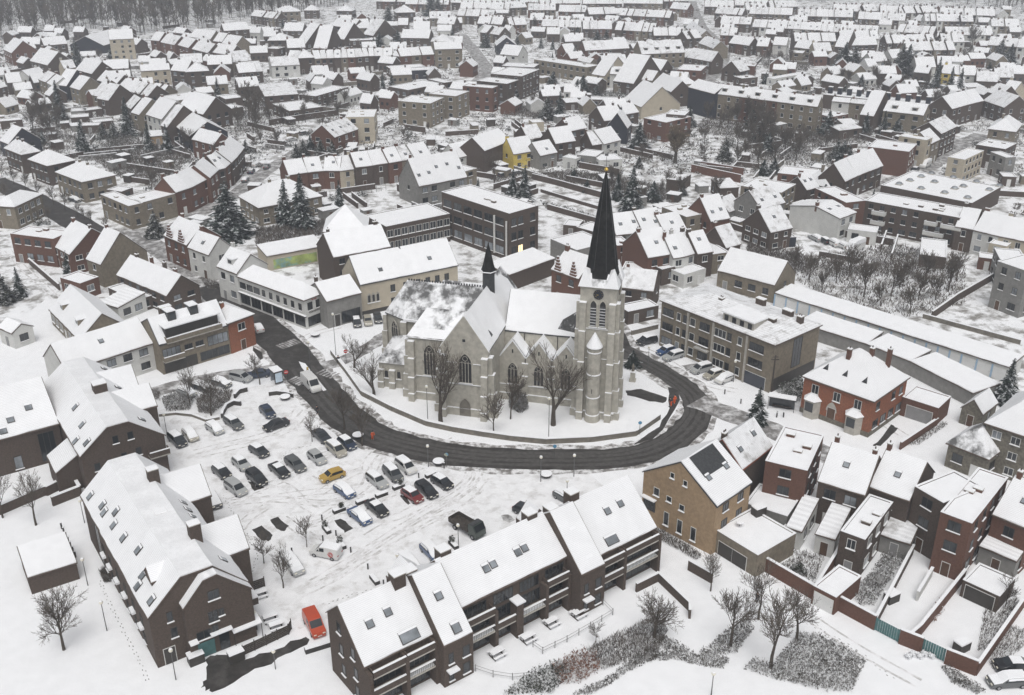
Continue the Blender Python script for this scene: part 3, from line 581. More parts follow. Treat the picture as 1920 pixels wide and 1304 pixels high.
part('string_course', lambda b: (b.box((-22.4, -4.14, 6.0), (-14.1, -4, 6.12), 'snow'), b.box((-22.4, -4.12, 10.0), (-19.6, -4, 10.1), 'snow'), b.box((-16.7, -4.12, 10.0), (-14.1, -4, 10.1), 'snow'), b.box((-22.5, -4.25, 0), (-14.0, -4, 1.4), 'stone'), b.box((-22.5, -4.27, 1.4), (-14.0, -4, 1.5), 'snow')))
def f(b): A = arch(2.0, 3.4); b.add([(-18.2+x, -4.27, z) for x, z in A], [tuple(range(len(A)))], 'stone_dark')
part('walled_up_door', f)
part('gable_opening', lambda b: b.box((-18.5, -4.03, 14.0), (-18.0, -3.95, 14.5), 'glass'))
part('roof_vent', lambda b: b.add([(-14.6, .3, 13.4), (-14.6, 1.3, 13.4), (-14.9, .8, 14.2), (-15.9, .8, 14.9)], [(0, 1, 2), (0, 2, 3), (1, 3, 2)], 'slate'))
BS = [(1.5, 1.5), (4.6, 1.25), (8.2, 1.0), (11.4, .7)]
for u in (-21.9, -14.6): buttress(u, -4, 0, -1, BS)
buttress(-14.1, -3.3, 1, 0, BS); buttress(-22.4, -3.3, -1, 0, BS)
# south aisle with three cross gables
AV = 3.7
for k in range(3):
    u0 = -14.1+4.72*k; u1 = u0+4.72
    if k == 2: u1 = .3
    a = profile_vol(CH, [(u0, 8.3), ((u0+u1)/2, 11.5), (u1, 8.3)], AV, NV0+1.5, 'y', 'stone', 'slate', 'snow', over=0, end=-.25, trim=.12, name='aisle_roof')
    gothic(CH, (u0+u1)/2, AV, 3.3, 1.7, 4.0, 'f', 2); part('gable_slit', lambda b: b.box(((u0+u1)/2-.12, AV-.03, 9.2), ((u0+u1)/2+.12, AV+.02, 9.9), 'glass'))
    part('gable_snow', lambda b: [b.cyl((x0, AV+.05, 8.35), ((u0+u1)/2, AV+.05, 11.6), .13, .13, 'snow', 4) for x0 in (u0, u1)])
    gothic(CH, (u0+u1)/2, NV0, 8.9, 1.3, 2.6, 'f', 2)
    part('downpipe', lambda b: b.cyl((u1-.05, AV-.1, 0), (u1-.05, AV-.1, 8.4), .08, .08, 'frame_d', 5))
    if k < 2: buttress(u1-.1, AV, 0, -1, [(1.3, .55), (5.0, .4), (7.4, .25)])
part('string_course', lambda b: (b.box((-14.1, AV-.12, 3.0), (0, AV, 3.1), 'snow'), b.box((-14.1, AV-.25, 0), (.3, AV, 1.3), 'stone'), b.box((-14.1, AV-.27, 1.3), (.3, AV, 1.4), 'snow')))
# choir with apse
def apse(b, ins, z, zr, m, rise=0):
    P = [(-22.4, 7.5-ins), (-33, 7.5-ins), (-37.2-ins, 9.9-ins*.4), (-37.2-ins, 13.1+ins*.4), (-33, 15.5+ins), (-22.4, 15.5+ins)]
    if zr is None: b.add([(x, y, 0) for x, y in P]+[(x, y, z) for x, y in P], [(i, i+1, i+7, i+6) for i in range(5)]+[tuple(range(6, 12))], m)
    else: b.add([(x, y, z+rise) for x, y in P]+[(-33.5, 11.5, zr+rise), (-18, 11.5, zr+rise), (-18, 15.5+ins, z+rise), (-18, 7.5-ins, z+rise)], [(9, 0, 1, 6, 7), (1, 2, 6), (2, 3, 6), (3, 4, 6), (4, 5, 8, 7, 6)], m)
part('choir_wall', lambda b: apse(b, 0, NE+.1, None, 'stone'))
cr = part('choir_roof', lambda b: apse(b, .4, NE, NR, 'slate')); part('snow', lambda b: apse(b, .36, NE+.02, NR-.02, 'snow_patchy', .12), cr)
part('ridge_crest', lambda b: [b.box((-33.3+i*.5, 11.42, NR+.05), (-33.05+i*.5, 11.58, NR+.4), 'slate') for i in range(29)], cr)
part('eave_snow', lambda b: apse(b, .55, NE-.25, None, 'stone') if 0 else b.box((-33, 6.95, NE-.1), (-29.5, 7.5, NE+.3), 'snow'))
for (u, v, rz) in ((-35.2, 8.55, -math.radians(30)), (-37.2, 11.5, -math.pi/2)): gothic(CH, u-.12*math.sin(-rz), v-.12*math.cos(rz), 5.2, 1.7, 5.6, rz, 2)
buttress(-33, 7.5, 0, -1, BS); buttress(-37.2, 9.9, -1, 0, BS); buttress(-37.2, 13.1, -1, 0, BS)
# south chapel beside the choir
b = MB(); b.box((-29.6, 0, 0), (-22.4, 7.5, 12), 'stone'); b.build('chapel_wall', CH)
def f(b, l=0, m='slate'):
    e = .3; b.add([(-29.6-e, -e, 12+l), (-22.3, -e, 12+l), (-22.3, 7.5, 12+l), (-29.6-e, 7.5, 12+l), (-27.4, 4.2, 15.9+l), (-20, 4.2, 15.9+l), (-20, -e, 12+l), (-20, 7.5, 12+l)], [(0, 6, 5, 4), (3, 0, 4), (7, 3, 4, 5)], m)
cp = part('chapel_roof', f); part('snow', lambda b: f(b, .13, 'snow_patchy'), cp)
part('eave_snow', lambda b: b.add([(-29.95, -.35, 12.05), (-22.3, -.35, 12.05), (-22.3, 1.0, 13.5), (-29.0, 1.0, 13.5)], [(0, 1, 2, 3)], 'snow'), cp)
gothic(CH, -25.8, 0, 5.0, 2.1, 5.8, 'f', 3); gothic(CH, -29.6, 3.2, 6.0, 1.6, 4.6, 'l', 2)
buttress(-29.0, 0, 0, -1, BS); buttress(-29.6, .6, -1, 0, BS)
part('string_course', lambda b: (b.box((-29.6, -.14, 4.6), (-22.4, 0, 4.72), 'snow'), b.box((-29.7, -.25, 0), (-22.4, 0, 1.4), 'stone'), b.box((-29.7, -.27, 1.4), (-22.4, 0, 1.5), 'snow')))
# sacristy
b = MB(); b.ext([(-36.6, 0), (-36.6, 5.0), (-31.2, 5.0), (-31.2, 0)], 2.9, 7.4, 'y', 'stone'); b.build('sacristy_wall', CH)
sr = part('sacristy_roof', lambda b: b.add([(-36.9, 2.6, 5.0), (-31.0, 2.6, 5.0), (-31.0, 7.4, 5.0), (-36.9, 7.4, 5.0), (-34.4, 5.0, 9.4), (-31.2, 6, 9.6)], [(0, 1, 5, 4), (3, 0, 4), (1, 2, 5), (2, 3, 4, 5)], 'snow_patchy'))
for u in (-35.2, -32.8): gothic(CH, u, 2.9, 2.0, .7, 1.8, 'f', 0)
buttress(-36.2, 2.9, 0, -1, [(1.2, .7), (3.6, .5)]); buttress(-34, 2.9, 0, -1, [(1.2, .7), (3.6, .5)])
# north transept and chapel roofs seen over the ridge
b = MB(); b.box((-22.4, 15.5, 0), (-14.1, 22, 11.5), 'stone'); b.build('north_transept_wall', CH)
part('north_transept_roof', lambda b: b.add([(-22.8, 15, 11.5), (-13.7, 15, 11.5), (-13.7, 22.4, 11.5), (-22.8, 22.4, 11.5), (-18.2, 20.3, 19.0), (-18.2, 11.5, 18.2)], [(0, 3, 4, 5), (3, 2, 4), (2, 1, 5, 4)], 'snow_patchy'))
b = MB(); b.box((-31, 15.5, 0), (-22.4, 21.5, 11), 'stone'); b.build('north_chapel_wall', CH)
part('north_chapel_roof', lambda b: b.add([(-31.3, 15.5, 11), (-22, 15.5, 11), (-22, 22, 11), (-31.3, 22, 11), (-29, 18.8, 15.6), (-20, 18.8, 15.6)], [(0, 1, 5, 4), (3, 0, 4), (2, 3, 4, 5)], 'snow_patchy'))
# ridge turret
fl = part('ridge_turret', lambda b: (b.ring([(1.15, 16.6), (1.1, 21.0), (1.3, 21.1)], 'slate', 6, (-18.1, 11.5)), b.ring([(1.42, 21.1), (1.0, 22.3), (.5, 24.6), (.04, 26.4)], 'spire_slate', 6, (-18.1, 11.5)), b.cyl((-18.1, 11.5, 26.2), (-18.1, 11.5, 27.6), .04, .02, 'metal', 4)))
part('snow_rim', lambda b: b.ring([(1.32, 21.05), (1.46, 21.08), (1.3, 21.35), (1.25, 21.4)], 'snow', 6, (-18.1, 11.5), 0, False), fl)
# ================================================================ the brick apartment blocks round the square
def balcony(root, u0, u1, v, z, d=1.3, m='b', rail='wall'):
    b = MB(); b.box((u0, v-d, z-.2), (u1, v, z), 'concrete')
    if rail == 'wall': b.box((u0, v-d, z), (u1, v-d+.15, z+.85), m); b.box((u0, v-d+.15, z), (u0+.15, v, z+.85), m); b.box((u1-.15, v-d+.15, z), (u1, v, z+.85), m)
    else:
        for i in range(int((u1-u0)/.25)+1): b.box((u0+i*.25, v-d+.02, z), (u0+i*.25+.03, v-d+.05, z+.85), 'metal')
    o = b.build('balcony', root)
    s = MB(); s.box((u0-.03, v-d-.04, z+.85), (u1+.03, v-d+.19, z+.96), 'snow', .02); s.box((u0+.15, v-d+.16, z+.0), (u1-.15, v-.6, z+.08), 'snow'); s.build('snow', o); return o
def bigwin(root, u0, u1, v, z0, z1, side='f', n=3, gm='glass', fm='frame_d'):
    return win(root, side, (u0+u1)/2, v, (z0+z1)/2, u1-u0, z1-z0, fm, gm, n, False)
BB = thing('apartment_building', (-16.7, 86.4, 0), math.radians(37.4), 'long dark brick apartment block with snowy skylit roofs along the bottom edge of the square', 'building')
foot(Vector((-16.7, 86.4)), math.radians(37.4), -1, 45, -4, 9)
MP = [(-.8, 6.4), (4.4, 11.3), (7.3, 8.6)]
r1 = profile_vol(BB, MP, 0, 8.9, 'x', 'b'); r3 = profile_vol(BB, [(-.2, 7.6), (4.6, 11.4), (7.3, 8.8)], 13, 29.4, 'x', 'b'); r5 = profile_vol(BB, [(-1.4, 6.4), (4.4, 11.4), (7.3, 8.6)], 33.5, 44, 'x', 'b')
t1 = profile_vol(BB, [(-3.1, 6.0), (3.2, 11.9), (7.6, 8.9)], 8.9, 13, 'x', 'b', over=.15, end=0); t2 = profile_vol(BB, [(-3.1, 6.3), (3.2, 12.1), (7.6, 8.9)], 29.4, 33.4, 'x', 'b', over=.15, end=0)
for (ro, u, v, z, h) in ((r1, 7.6, 4.2, 11.1, 1.7), (t1, 9.6, 4.9, 10.8, 1.2), (r3, 14.6, 5.2, 11.0, 1.5), (r3, 27.6, 5.0, 11.1, 1.3), (t2, 30.6, 4.4, 11.3, 1.0), (r5, 34.4, 4.8, 11.2, 1.7)):
    chimney(ro, u, v, z-.3, 1.5, 1.4, h, 'b')
a1_ = math.atan2(4.9, 5.2); a3_ = math.atan2(3.8, 4.8); a5 = math.atan2(5, 5.8); at = math.atan2(5.9, 6.3)
def sk_on(ro, P, u, t, a, w=.95, h=1.2): skylight(ro, u, P[0][0]+(P[1][0]-P[0][0])*t, P[0][1]+(P[1][1]-P[0][1])*t+.16, a, 'x', w, h)
for u, t in ((2.5, .55), (5.0, .6)): sk_on(r1, MP, u, t, a1_)
for u, t in ((18.5, .45), (19.6, .47), (23.4, .48), (24.5, .5)): sk_on(r3, [(-.2, 7.6), (4.6, 11.4)], u, t, a3_)
for u, t in ((38.2, .6), (40.6, .62)): sk_on(r5, [(-1.4, 6.4), (4.4, 11.4)], u, t, a5)
for ro, u in ((t1, 10.9), (t2, 31.4)):
    sk_on(ro, [(-3.1, 6.1), (3.2, 11.9)], u, .62, at); sk_on(ro, [(-3.1, 6.1), (3.2, 11.9)], u+.3, .14, at, 1.1, 1.4)
sk_on(r1, MP, 6.2, .12, a1_, 2.4, 1.5); sk_on(r5, [(-1.4, 6.4), (4.4, 11.4)], 36.6, .13, a5, 2.0, 1.4)
for u in (9.9, 12.0, 30.4, 32.4):
    for z in (1.4, 3.9): win(BB, 'f', u, -3.1, z, 1.0 if u in (12.0, 32.4) else .7, 1.5, 'frame_d', 'glass', 0)
for (u0, u1, v) in ((.6, 4.6, -.8), (5.0, 8.4, -.8), (13.6, 17.4, -.2), (17.9, 21.3, -.2), (21.9, 25.2, -.2), (25.7, 28.9, -.2), (33.9, 37.2, -1.4), (37.8, 43.4, -1.4)):
    for z in (.3, 3.0): bigwin(BB, u0, u1, v, z, z+1.9, n=4)
    balcony(BB, u0-.2, u1+.2, v, 2.75, 1.2, 'b', 'wall' if u0 in (.6, 17.9, 33.9, 25.7) else 'bar')
    if v < -.3 or u0 in (13.6, 25.7): balcony(BB, u0-.1, u1+.1, v, 5.3, 1.2)
for u0, u1 in ((13.6, 17.0), (18, 21), (22, 25), (26, 29)): bigwin(BB, u0, u1, -.2, 5.4, 7.0, n=4)
for v, z in ((1.2, 1.4), (1.2, 4.0), (1.6, 6.6), (4.2, 2.4), (4.4, 5.2), (4.6, 8.2)): win(BB, 'l', v, 0, z, .9, 1.5, 'frame_d', 'glass', 0)
for (u0, u1) in ((9.5, 13.5), (29.5, 33)):
    profile_vol(BB, [(u0, 7.4), ((u0+u1)/2, 9.6), (u1, 7.4)], 7.4, 10.2, 'y', 'b', over=.1, end=0)
for u, v in ((.15, -.8), (4.8, -.8), (8.7, -.8), (13.2, -.2), (17.65, -.2), (25.45, -.2), (29.1, -.2), (33.7, -1.4), (37.5, -1.4), (43.75, -1.4)): part('pier', lambda b: b.box((u-.22, v-1.28, 0), (u+.22, v+.02, 6.0 if v < -.3 else 5.6), 'b'), BB)
part('door_canopy', lambda b: [b.box((u, -3.9, 2.3), (u+1.4, -3.1, 2.5), 'snow') for u in (9.2, 29.8)], BB)
part('service_tower', lambda b: (b.box((20.6, -1.6, 0), (21.6, -.2, 5.2), 'b'), b.box((20.4, -1.8, 5.2), (21.8, -.1, 5.4), 'snow')), BB)
def prof_block(o, ang, label, prof, y0, y1, name='apartment_building'):
    r = thing(name, (*o, 0), math.radians(ang), label, 'building'); foot(Vector(o), math.radians(ang), prof[0][0]-.5, prof[-1][0]+2, y0-1, y1)
    return r, profile_vol(r, prof, y0, y1, 'y', 'b')
CP = [(0, 7.4), (4.2, 11.3), (8, 11.3), (11.8, 7.4)]
CB, cro = prof_block((-41.83, 92.56), 34.55, 'long dark brick block with flat topped snowy roof between lawn and square', CP, 0, 31)
profile_vol(CB, [(3.7, 7.9), (6.3, 10.7), (8, 10.9), (11.8, 7.2)], -1.3, 2, 'y', 'b', over=.2)
for (y0, y1, x1) in ((6.0, 12.0, 14.4), (20.5, 27.0, 14.6)): profile_vol(CB, [(y0, 7.6), ((y0+y1)/2, 10.9), (y1, 7.6)], 7.5, x1, 'x', 'b', over=.2)
profile_vol(CB, [(3.2, 9.6), (4.6, 10.9), (6.0, 9.6)], 1.6, 4.6, 'x', 'b', over=.1)
for x, y, h in ((8.3, 6.8, 2.2), (8.0, 22.6, 2.0), (6.4, 14.5, .3)): chimney(cro, x, y, 11.2, 1.4, 1.2, h, 'b')
al = math.atan2(3.9, 4.2)
for y, t in ((1.5, .25), (5.6, .15), (6.2, .35), (10.5, .55), (15, .4), (18.8, .35), (20.5, .55), (22.8, .3), (24.3, .35), (28.5, .2)):
    o = skylight(cro, 4.2*t, y, 7.4+3.9*t+.16, al, 'y', 1.0, 1.3)
for y in (3.5, 14.5, 16.5, 18.5): skylight(cro, 10.2, y, 9.0+.16, al, 'y', .9, 1.2, -1)
for y in (4.5, 8, 11.5, 15, 18.5, 21.5):
    for z in (1.5, 4.2): win(CB, 'l', y, 0, z, 1.1, 1.4, 'frame_d')
    part('window_box', lambda b: b.box((-.5, y-.7, 3.1), (-.02, y+.7, 3.4), 'snow'), CB)
bigwin(CB, 23, 25, 0, .4, 6.4, 'l', 1)
for x, z, ww in ((2.3, 6.6, .7), (2.5, 4.2, .8)): win(CB, 'f', x, 0, z, ww, 1.4, 'frame_d', 'glass', 0)
for x, z, ww, hh in ((7.3, 8.4, 1.4, 1.3), (6.9, 5.4, 1.2, 1.6), (7.9, 5.6, .7, 1.0), (5.5, 3.3, 1.8, 1.2), (6.9, 3.6, .8, 1.0)): win(CB, 'f', x, -1.3, z, ww, hh, 'frame_d', 'glass', 1)
door(CB, 'f', 1.6, 0, 1.3, 2.3, 'frame_d'); part('shopfront', lambda b: (b.box((4.6, -1.36, .1), (6.6, -1.28, 2.2), 'teal'), b.box((7.2, -1.36, .1), (8.4, -1.28, 2.4), 'glass')), CB)
part('canopy', lambda b: (b.box((3.6, -2.2, 3.0), (4.6, -1.3, 3.15), 'snow'), b.box((6.2, -2.0, 3.0), (8.8, -1.3, 3.15), 'snow')), CB)
for y0 in (1, 13.5, 28): part('corner_balcony', lambda b: (b.box((11.8, y0, 2.8), (13.2, y0+3, 3.8), 'b'), b.box((11.85, y0-.05, 3.8), (13.25, y0+3.05, 3.95), 'snow')), CB)
for y in (2.5, 15, 29.5): bigwin(CB, y-1, y+1, 11.8, 3.2, 5.2, 'r', 2)
DP = [(0, 6.9), (4.3, 10.4), (7.5, 10.4), (12.3, 6.6)]
DB, dro = prof_block((-63.83, 129.1), 34.6, 'dark brick block with steep snowy roofs and large chimney at the left edge', DP, 0, 27)
w1_ = profile_vol(DB, [(13.6, 6.3), (22, 11), (29, 7)], -34, -.2, 'x', 'b')
profile_vol(DB, [(9, 7.2), (12, 10.0), (15, 7.2)], 7, 14, 'x', 'b', over=.2); profile_vol(DB, [(17, 7.2), (20, 10.2), (23, 7.2)], 7, 13.5, 'x', 'b', over=.2)
profile_vol(DB, [(-3.4, 3.6), (0, 5.6)], 3, 9, 'y', 'b', over=.1)
chimney(dro, 6.6, 12.5, 10.3, 2.0, 1.8, 1.8, 'b'); chimney(w1_, -9, 23, 10.6, 1.5, 1.4, 1.2, 'b')
al = math.atan2(3.5, 4.3)
for y, t in ((1.2, .35), (4.2, .12), (6.2, .5), (12, .6)): skylight(dro, 4.3*t, y, 6.9+3.5*t+.16, al, 'y', 1.0, 1.4)
for y in (3, 16, 24.5): skylight(dro, 10, y, 8.5+.16, math.atan2(3.8, 4.8), 'y', .9, 1.2, -1)
aw = math.atan2(4.7, 8.4)
for u, t in ((-3.5, .45), (-6.5, .3), (-10, .7), (-12, .3), (-8, .12), (-16, .4)): skylight(w1_, u, 13.6+8.4*t, 6.3+4.7*t+.16, aw, 'x', 1.1, 1.3)
for x, z in ((5.2, 8.2), (7.4, 8.2), (8.2, 5.2), (6.0, 5.0), (2, 4.5)): win(DB, 'f', x, 0, z, .9, 1.3, 'frame_d', 'glass', 0)
balcony(DB, 9.5, 12.5, 0, 4.0); bigwin(DB, -3.6, -1.2, 13.6, .5, 5.5, 'f', 2); win(DB, 'f', -7, 13.6, 1.6, 1.2, 2.2, 'frame_d', 'glass_pale', 0); win(DB, 'f', -11, 13.6, 3.5, 1.2, 1.6, 'frame_d')
wall_line('brick_wall', 'z2', [(0, 1180), (320, 1040), (320, 1050), (500, 960), (550, 1045), (360, 1120)], 1.6, .4, 'b', 'dark brick wall enclosing the sunken stair left of the blocks')
# ================================================================ houses read from the photograph
house('z5', (65, 300), (390, 455), (530, 340), he=8, hr=12.2, kind='gabley', wm='o', label='tan brick house with windowed gable end by the road bend', wins='r', chim=0, sky=2, rm='slate', zone=None)
R_ = HOUSES[-1][0]; L_ = (g('z5', 390, 455, 8)-g('z5', 65, 300, 8)).length
for u, z, ww, hh in ((.40, 9.6, .7, .9), (.58, 9.3, .7, .9), (.2, 5.8, 1.0, 1.3), (.38, 5.6, .9, .9), (.56, 5.2, .9, 1.0), (.36, 2.2, .9, 2.2), (.55, 2.0, .9, 2.2), (.74, 1.9, .9, 2.2)): win(R_, 'f', L_*u, 0, z, ww, hh, 'frame_w', 'glass', 0)
bigwin(R_, .3, 2.4, 0, 2.2, 4.2); part('awning', lambda b: b.box((.2, -.7, 4.3), (2.6, 0, 4.45), 'snow'), R_)
part('dark_slates', lambda b: b.add([(L_*.52, 1.5, 12.1+.35), (L_*.52, 7, 12.45), (L_*.75, 7, 10.35+.1), (L_*.75, 1.5, 10.45)], [(0, 1, 2, 3)], 'slate'), [c for c in R_.children if c.name.startswith('roof')][0])
NR_ = 'the brick town houses with walled gardens at lower right'
houses('z5', NR_, [
 ((505, 290), (640, 185), dict(D=7, he=7.5, hr=11, wm='b', sm='snow_thin', rm='redtile', sky=2, label='narrow house with snow streaked red tiles behind the tan brick gable', wins='')),
 ((380, 555), (578, 675), dict(C=(700, 548), he=3.6, kind='flat', wm='t', chim=0, wins='', label='low brick garage wing with snowy roof terrace beside the tan house', name='garage_wing')),
 ((612, 250), (800, 295), dict(C=(945, 150), he=8.6, kind='flat', wm='r', chim=3, label='flat roofed red brick town house with grouped chimneys')),
 ((850, 340), (1060, 405), dict(D=9, he=7, hr=11, wm='b', sky=1, chim=2, label='dark brick town house with single skylight and chimney at right edge')),
 ((1080, 365), (1260, 430), dict(D=9.5, he=7.2, hr=11, wm='b', sky=1, chim=1, label='dark brick town house with dark hatch in its plain snowy roof')),
 ((950, 565), (1060, 605), dict(C=(1180, 435), he=6.3, kind='flat', wm='b', chim=2, label='tall brick rear wing with white framed bay window')),
 ((705, 550), (775, 572), dict(C=(865, 462), he=3, hr=4, kind='mono', wm='w', label='white walled lean-to with brown door in the walled garden', chim=0, name='lean_to')),
 ((838, 580), (925, 608), dict(C=(960, 490), he=3, hr=4, kind='mono', wm='w', label='white walled lean-to beside the brick rear wing', chim=0, name='lean_to')),
 ((1400, 480), (1540, 532), dict(C=(1700, 325), he=9.3, kind='flat', wm='r', floors=3, chim=2, label='tall flat roofed red brick house with three rear windows stacked')),
 ((1283, 365), (1412, 440), dict(D=8, he=9.31, kind='flat', wm='b', floors=3, chim=0, label='recessed brick house wing with stacked balconies')),
 ((1635, 490), (1800, 560), dict(D=10, he=7.2, hr=11, wm='r', chim=1, sky=1, label='red brick house at the right edge with glazed lean-to below')),
 ((828, 812), (930, 865), dict(C=(1015, 755), he=2.8, kind='flat', wm='r', chim=0, wins='', label='small brick garage with white door on the garden lane', name='garage')),
 ((1130, 585), (1262, 628), dict(D=4, he=2.7, hr=3.4, kind='mono', wm='g', chim=0, label='low glazed veranda with ribbed snowy roof', name='veranda')),
 ((1575, 635), (1740, 705), dict(D=4, he=3, hr=3.9, kind='mono', wm='g', chim=0, label='glazed veranda behind the sunken carport', name='veranda')),
 ((1500, 785), (1665, 860), dict(D=5, he=2.6, kind='flat', wm='b', chim=0, wins='', label='flat roofed carport dug below the garden at right', name='carport')),
 ((520, 440), (710, 500), dict(D=6, he=3.4, kind='flat', wm='g', chim=0, wins='', label='grey rendered flat roofed annex behind the roof terrace', name='annex')),
 ((1435, 175), (1612, 245), dict(D=7, he=4, hr=7.5, kind='hip', wm='villa_stone', label='low hipped stone wing of the grey villa', chim=0, sm='snow_patchy')),
 ((1605, 85), (1800, 150), dict(D=13, he=8, hr=11.5, kind='hip', wm='villa_stone', label='large grey stone villa with hipped snowy roof at the right edge', chim=0)),
])
for k, u in ((1, .3), (1, .62)):
    o = [h for h in HOUSES if h[0].name.startswith('garage_wing')][0][0]
    L2 = (g('z5', 578, 675, 3.6)-g('z5', 380, 555, 3.6)).length; door(o, 'f', L2*u, 0, 2.4, 2.2, 'frame_d', 'garage_door')
o = [h for h in HOUSES if h[6] == 'garage'][0][0]; door(o, 'f', (g('z5', 930, 865, 2.8)-g('z5', 828, 812, 2.8)).length/2, 0, 2.6, 2.1, 'door_w', 'garage_door')
o = [h for h in HOUSES if h[6] == 'carport'][0][0]; L2 = (g('z5', 1665, 860, 2.6)-g('z5', 1500, 785, 2.6)).length; door(o, 'f', L2/2, 0, L2-1.0, 2.1, 'frame_d', 'opening')
# villa, apartments and garages right of the church
v_ = house('z7', (880, 575), (1207, 692), (1368, 580), he=6.7, hr=12, kind='hip', wm='rv', label='red brick villa with two snow capped bay windows and tall chimneys', wins='r', chim=0, zone=None)
R_, ro, L_, D_ = v_[:4]
for x, y in ((L_*.42, D_*.35), (L_*.62, D_*.6), (L_*.8, D_*.75)): chimney(ro, x, y, 10.0, .7, .6, 2.4, 'r')
for i in range(3): part('roof_vent', lambda b: b.add([(L_*(.22+.28*i)-.5, 1.6, 8.6), (L_*(.22+.28*i)+.5, 1.6, 8.6), (L_*(.22+.28*i), 1.6, 9.25), (L_*(.22+.28*i), 2.6, 9.4)], [(0, 1, 2), (0, 2, 3), (1, 3, 2)], 'slate'), ro)
for i, u in enumerate((.18, .5, .8)): win(R_, 'f', L_*u, 0, 5.2, 1.3, 1.7, 'frame_w', 'glass', 1)
door(R_, 'f', L_*.45, 0, 1.4, 2.8, 'door_b'); part('door_arch', lambda b: b.add([(L_*.45+x, -.04, 2.2+z) for x, z in arch(2.0, 1.8)], [tuple(range(14))], 'concrete'), R_)
for u in (.17, .78):
    def f(b): c = L_*u; b.add([(c-1.5, 0, 0), (c-.9, -1.2, 0), (c+.9, -1.2, 0), (c+1.5, 0, 0), (c-1.5, 0, 3.4), (c-.9, -1.2, 3.4), (c+.9, -1.2, 3.4), (c+1.5, 0, 3.4)], [(0, 1, 5, 4), (1, 2, 6, 5), (2, 3, 7, 6), (4, 5, 6, 7)], 'concrete'); b.box((c-.75, -1.23, 1.3), (c+.75, -1.19, 3.0), 'glass')
    bw = part('bay_window', f, R_)
    part('snow', lambda b: b.add([(L_*u-1.7, 0, 3.41), (L_*u-1.0, -1.4, 3.41), (L_*u+1.0, -1.4, 3.41), (L_*u+1.7, 0, 3.41), (L_*u-.5, 0, 4.4), (L_*u+.5, 0, 4.4)], [(0, 1, 4), (1, 2, 5, 4), (2, 3, 5)], 'snow'), bw)
part('plinth', lambda b: b.box((-.08, -.08, 0), (L_+.08, D_, .9), 'villa_stone'), R_)
NM = 'the buildings round the church on the right'
ap = house('z7', (205, 215), (740, 425), (965, 335), he=9.5, hr=11.3, kind='hip', wm='t', label='three storey pale apartment building with rooftop dormer right of the church', wins='', chim=0, zone=None)
R_, ro, L_, D_ = ap[:4]
for i, u in enumerate((.07, .17, .23, .30, .41, .55, .63, .72, .86)):
    for fl in range(3):
        ww = (3.4, 1.2, 1.2, 1.6, 3.0, 3.4, 1.3, 1.3, 4.0)[i]*.8
        if fl == 0 and u == .86: continue
        win(R_, 'f', L_*u, 0, 1.6+3.05*fl, ww, 1.6, 'frame_w' if i % 2 else 'frame_d', 'glass_pale' if fl == 0 and i < 2 else 'glass', 2 if ww > 1.5 else 0)
door(R_, 'f', L_*.87, 0, 4.6, 2.5, 'solar', 'garage_door')
balcony(R_, L_*.35, L_*.47, 0, 3.3, 1.0, rail='bar'); [part('pier', lambda b: b.box((L_*u-.15, -.35, 0), (L_*u+.15, 0, 9.4), 'concrete'), R_) for u in (.26, .49, .78)]
bigwin(R_, D_*.42, D_*.62, L_, 3.2, 9.0, 'r', 2); part('plinth', lambda b: b.box((L_, .3, 0), (L_+.05, D_-.3, 2.6), 'frame_d'), R_)
dm = part('dormer', lambda b: b.box((L_*.53, 1.0, 9.6), (L_*.79, 5, 11.6), 'concrete'), R_); part('snow', lambda b: b.box((L_*.52, .7, 11.6), (L_*.8, 5.5, 11.85), 'snow', .05), dm)
for i in range(4): win(dm, 'f', L_*(.56+.067*i), 1.0, 10.7, .9, 1.1, 'frame_d', 'glass', 0, False, False)
for x, y, ww in ((L_*.36, D_*.45, .9), (L_*.82, D_*.4, 1.2), (L_*.8, D_*.8, 2.0), (L_*.55, D_*.85, 1.8), (L_*.92, D_*.75, 1.0)): chimney(ro, x, y, 10.6, ww, 1.0, 1.0, 'b')
houses('z7', NM, [
 ((1345, 668), (1515, 722), dict(C=(1592, 672), he=3.6, kind='flat', wm='r', chim=0, wins='', label='flat roofed brick garage with grey door beside the red villa', name='garage')),
 ((1625, 718), (1722, 752), dict(D=6, he=3, hr=5, kind='gabley', wm='villa_stone', chim=0, label='small stone gabled outhouse beside the garden wall at right', name='outhouse')),
 ((470, 70), (740, 140), dict(D=10, he=4.2, hr=8.2, wm='t', chim=0, label='long barn like hall with plain snowy roof behind the apartments', name='hall')),
 ((1795, 25), (1940, 75), dict(D=10, he=10.5, kind='flat', wm='g', floors=3, chim=0, label='grey three storey concrete building at the right edge')),
 ((5, 150), (165, 168), dict(D=8, he=5, hr=8, wm='b', label='brown brick house close behind the church tower')),
 ((45, 265), (190, 235), dict(D=4, he=3, kind='flat', wm='b', chim=0, label='low snowy porch extension behind the church tower', name='extension')),
 ((200, 68), (300, 62), dict(D=6, he=3.2, kind='flat', wm='w', chim=0, label='white flat roofed annex left of the barn like hall', name='annex')),
 ((310, 90), (410, 60), dict(D=5, he=3.4, kind='flat', wm='w', chim=0, label='white walled yard building next to the barn like hall', name='annex')),
])
o = [h for h in HOUSES if h[6] == 'garage'][-1][0]; door(o, 'f', 3.2, 0, 4.4, 2.4, 'door_g', 'garage_door')
pa, pb = (742, 178), (1850, 530)
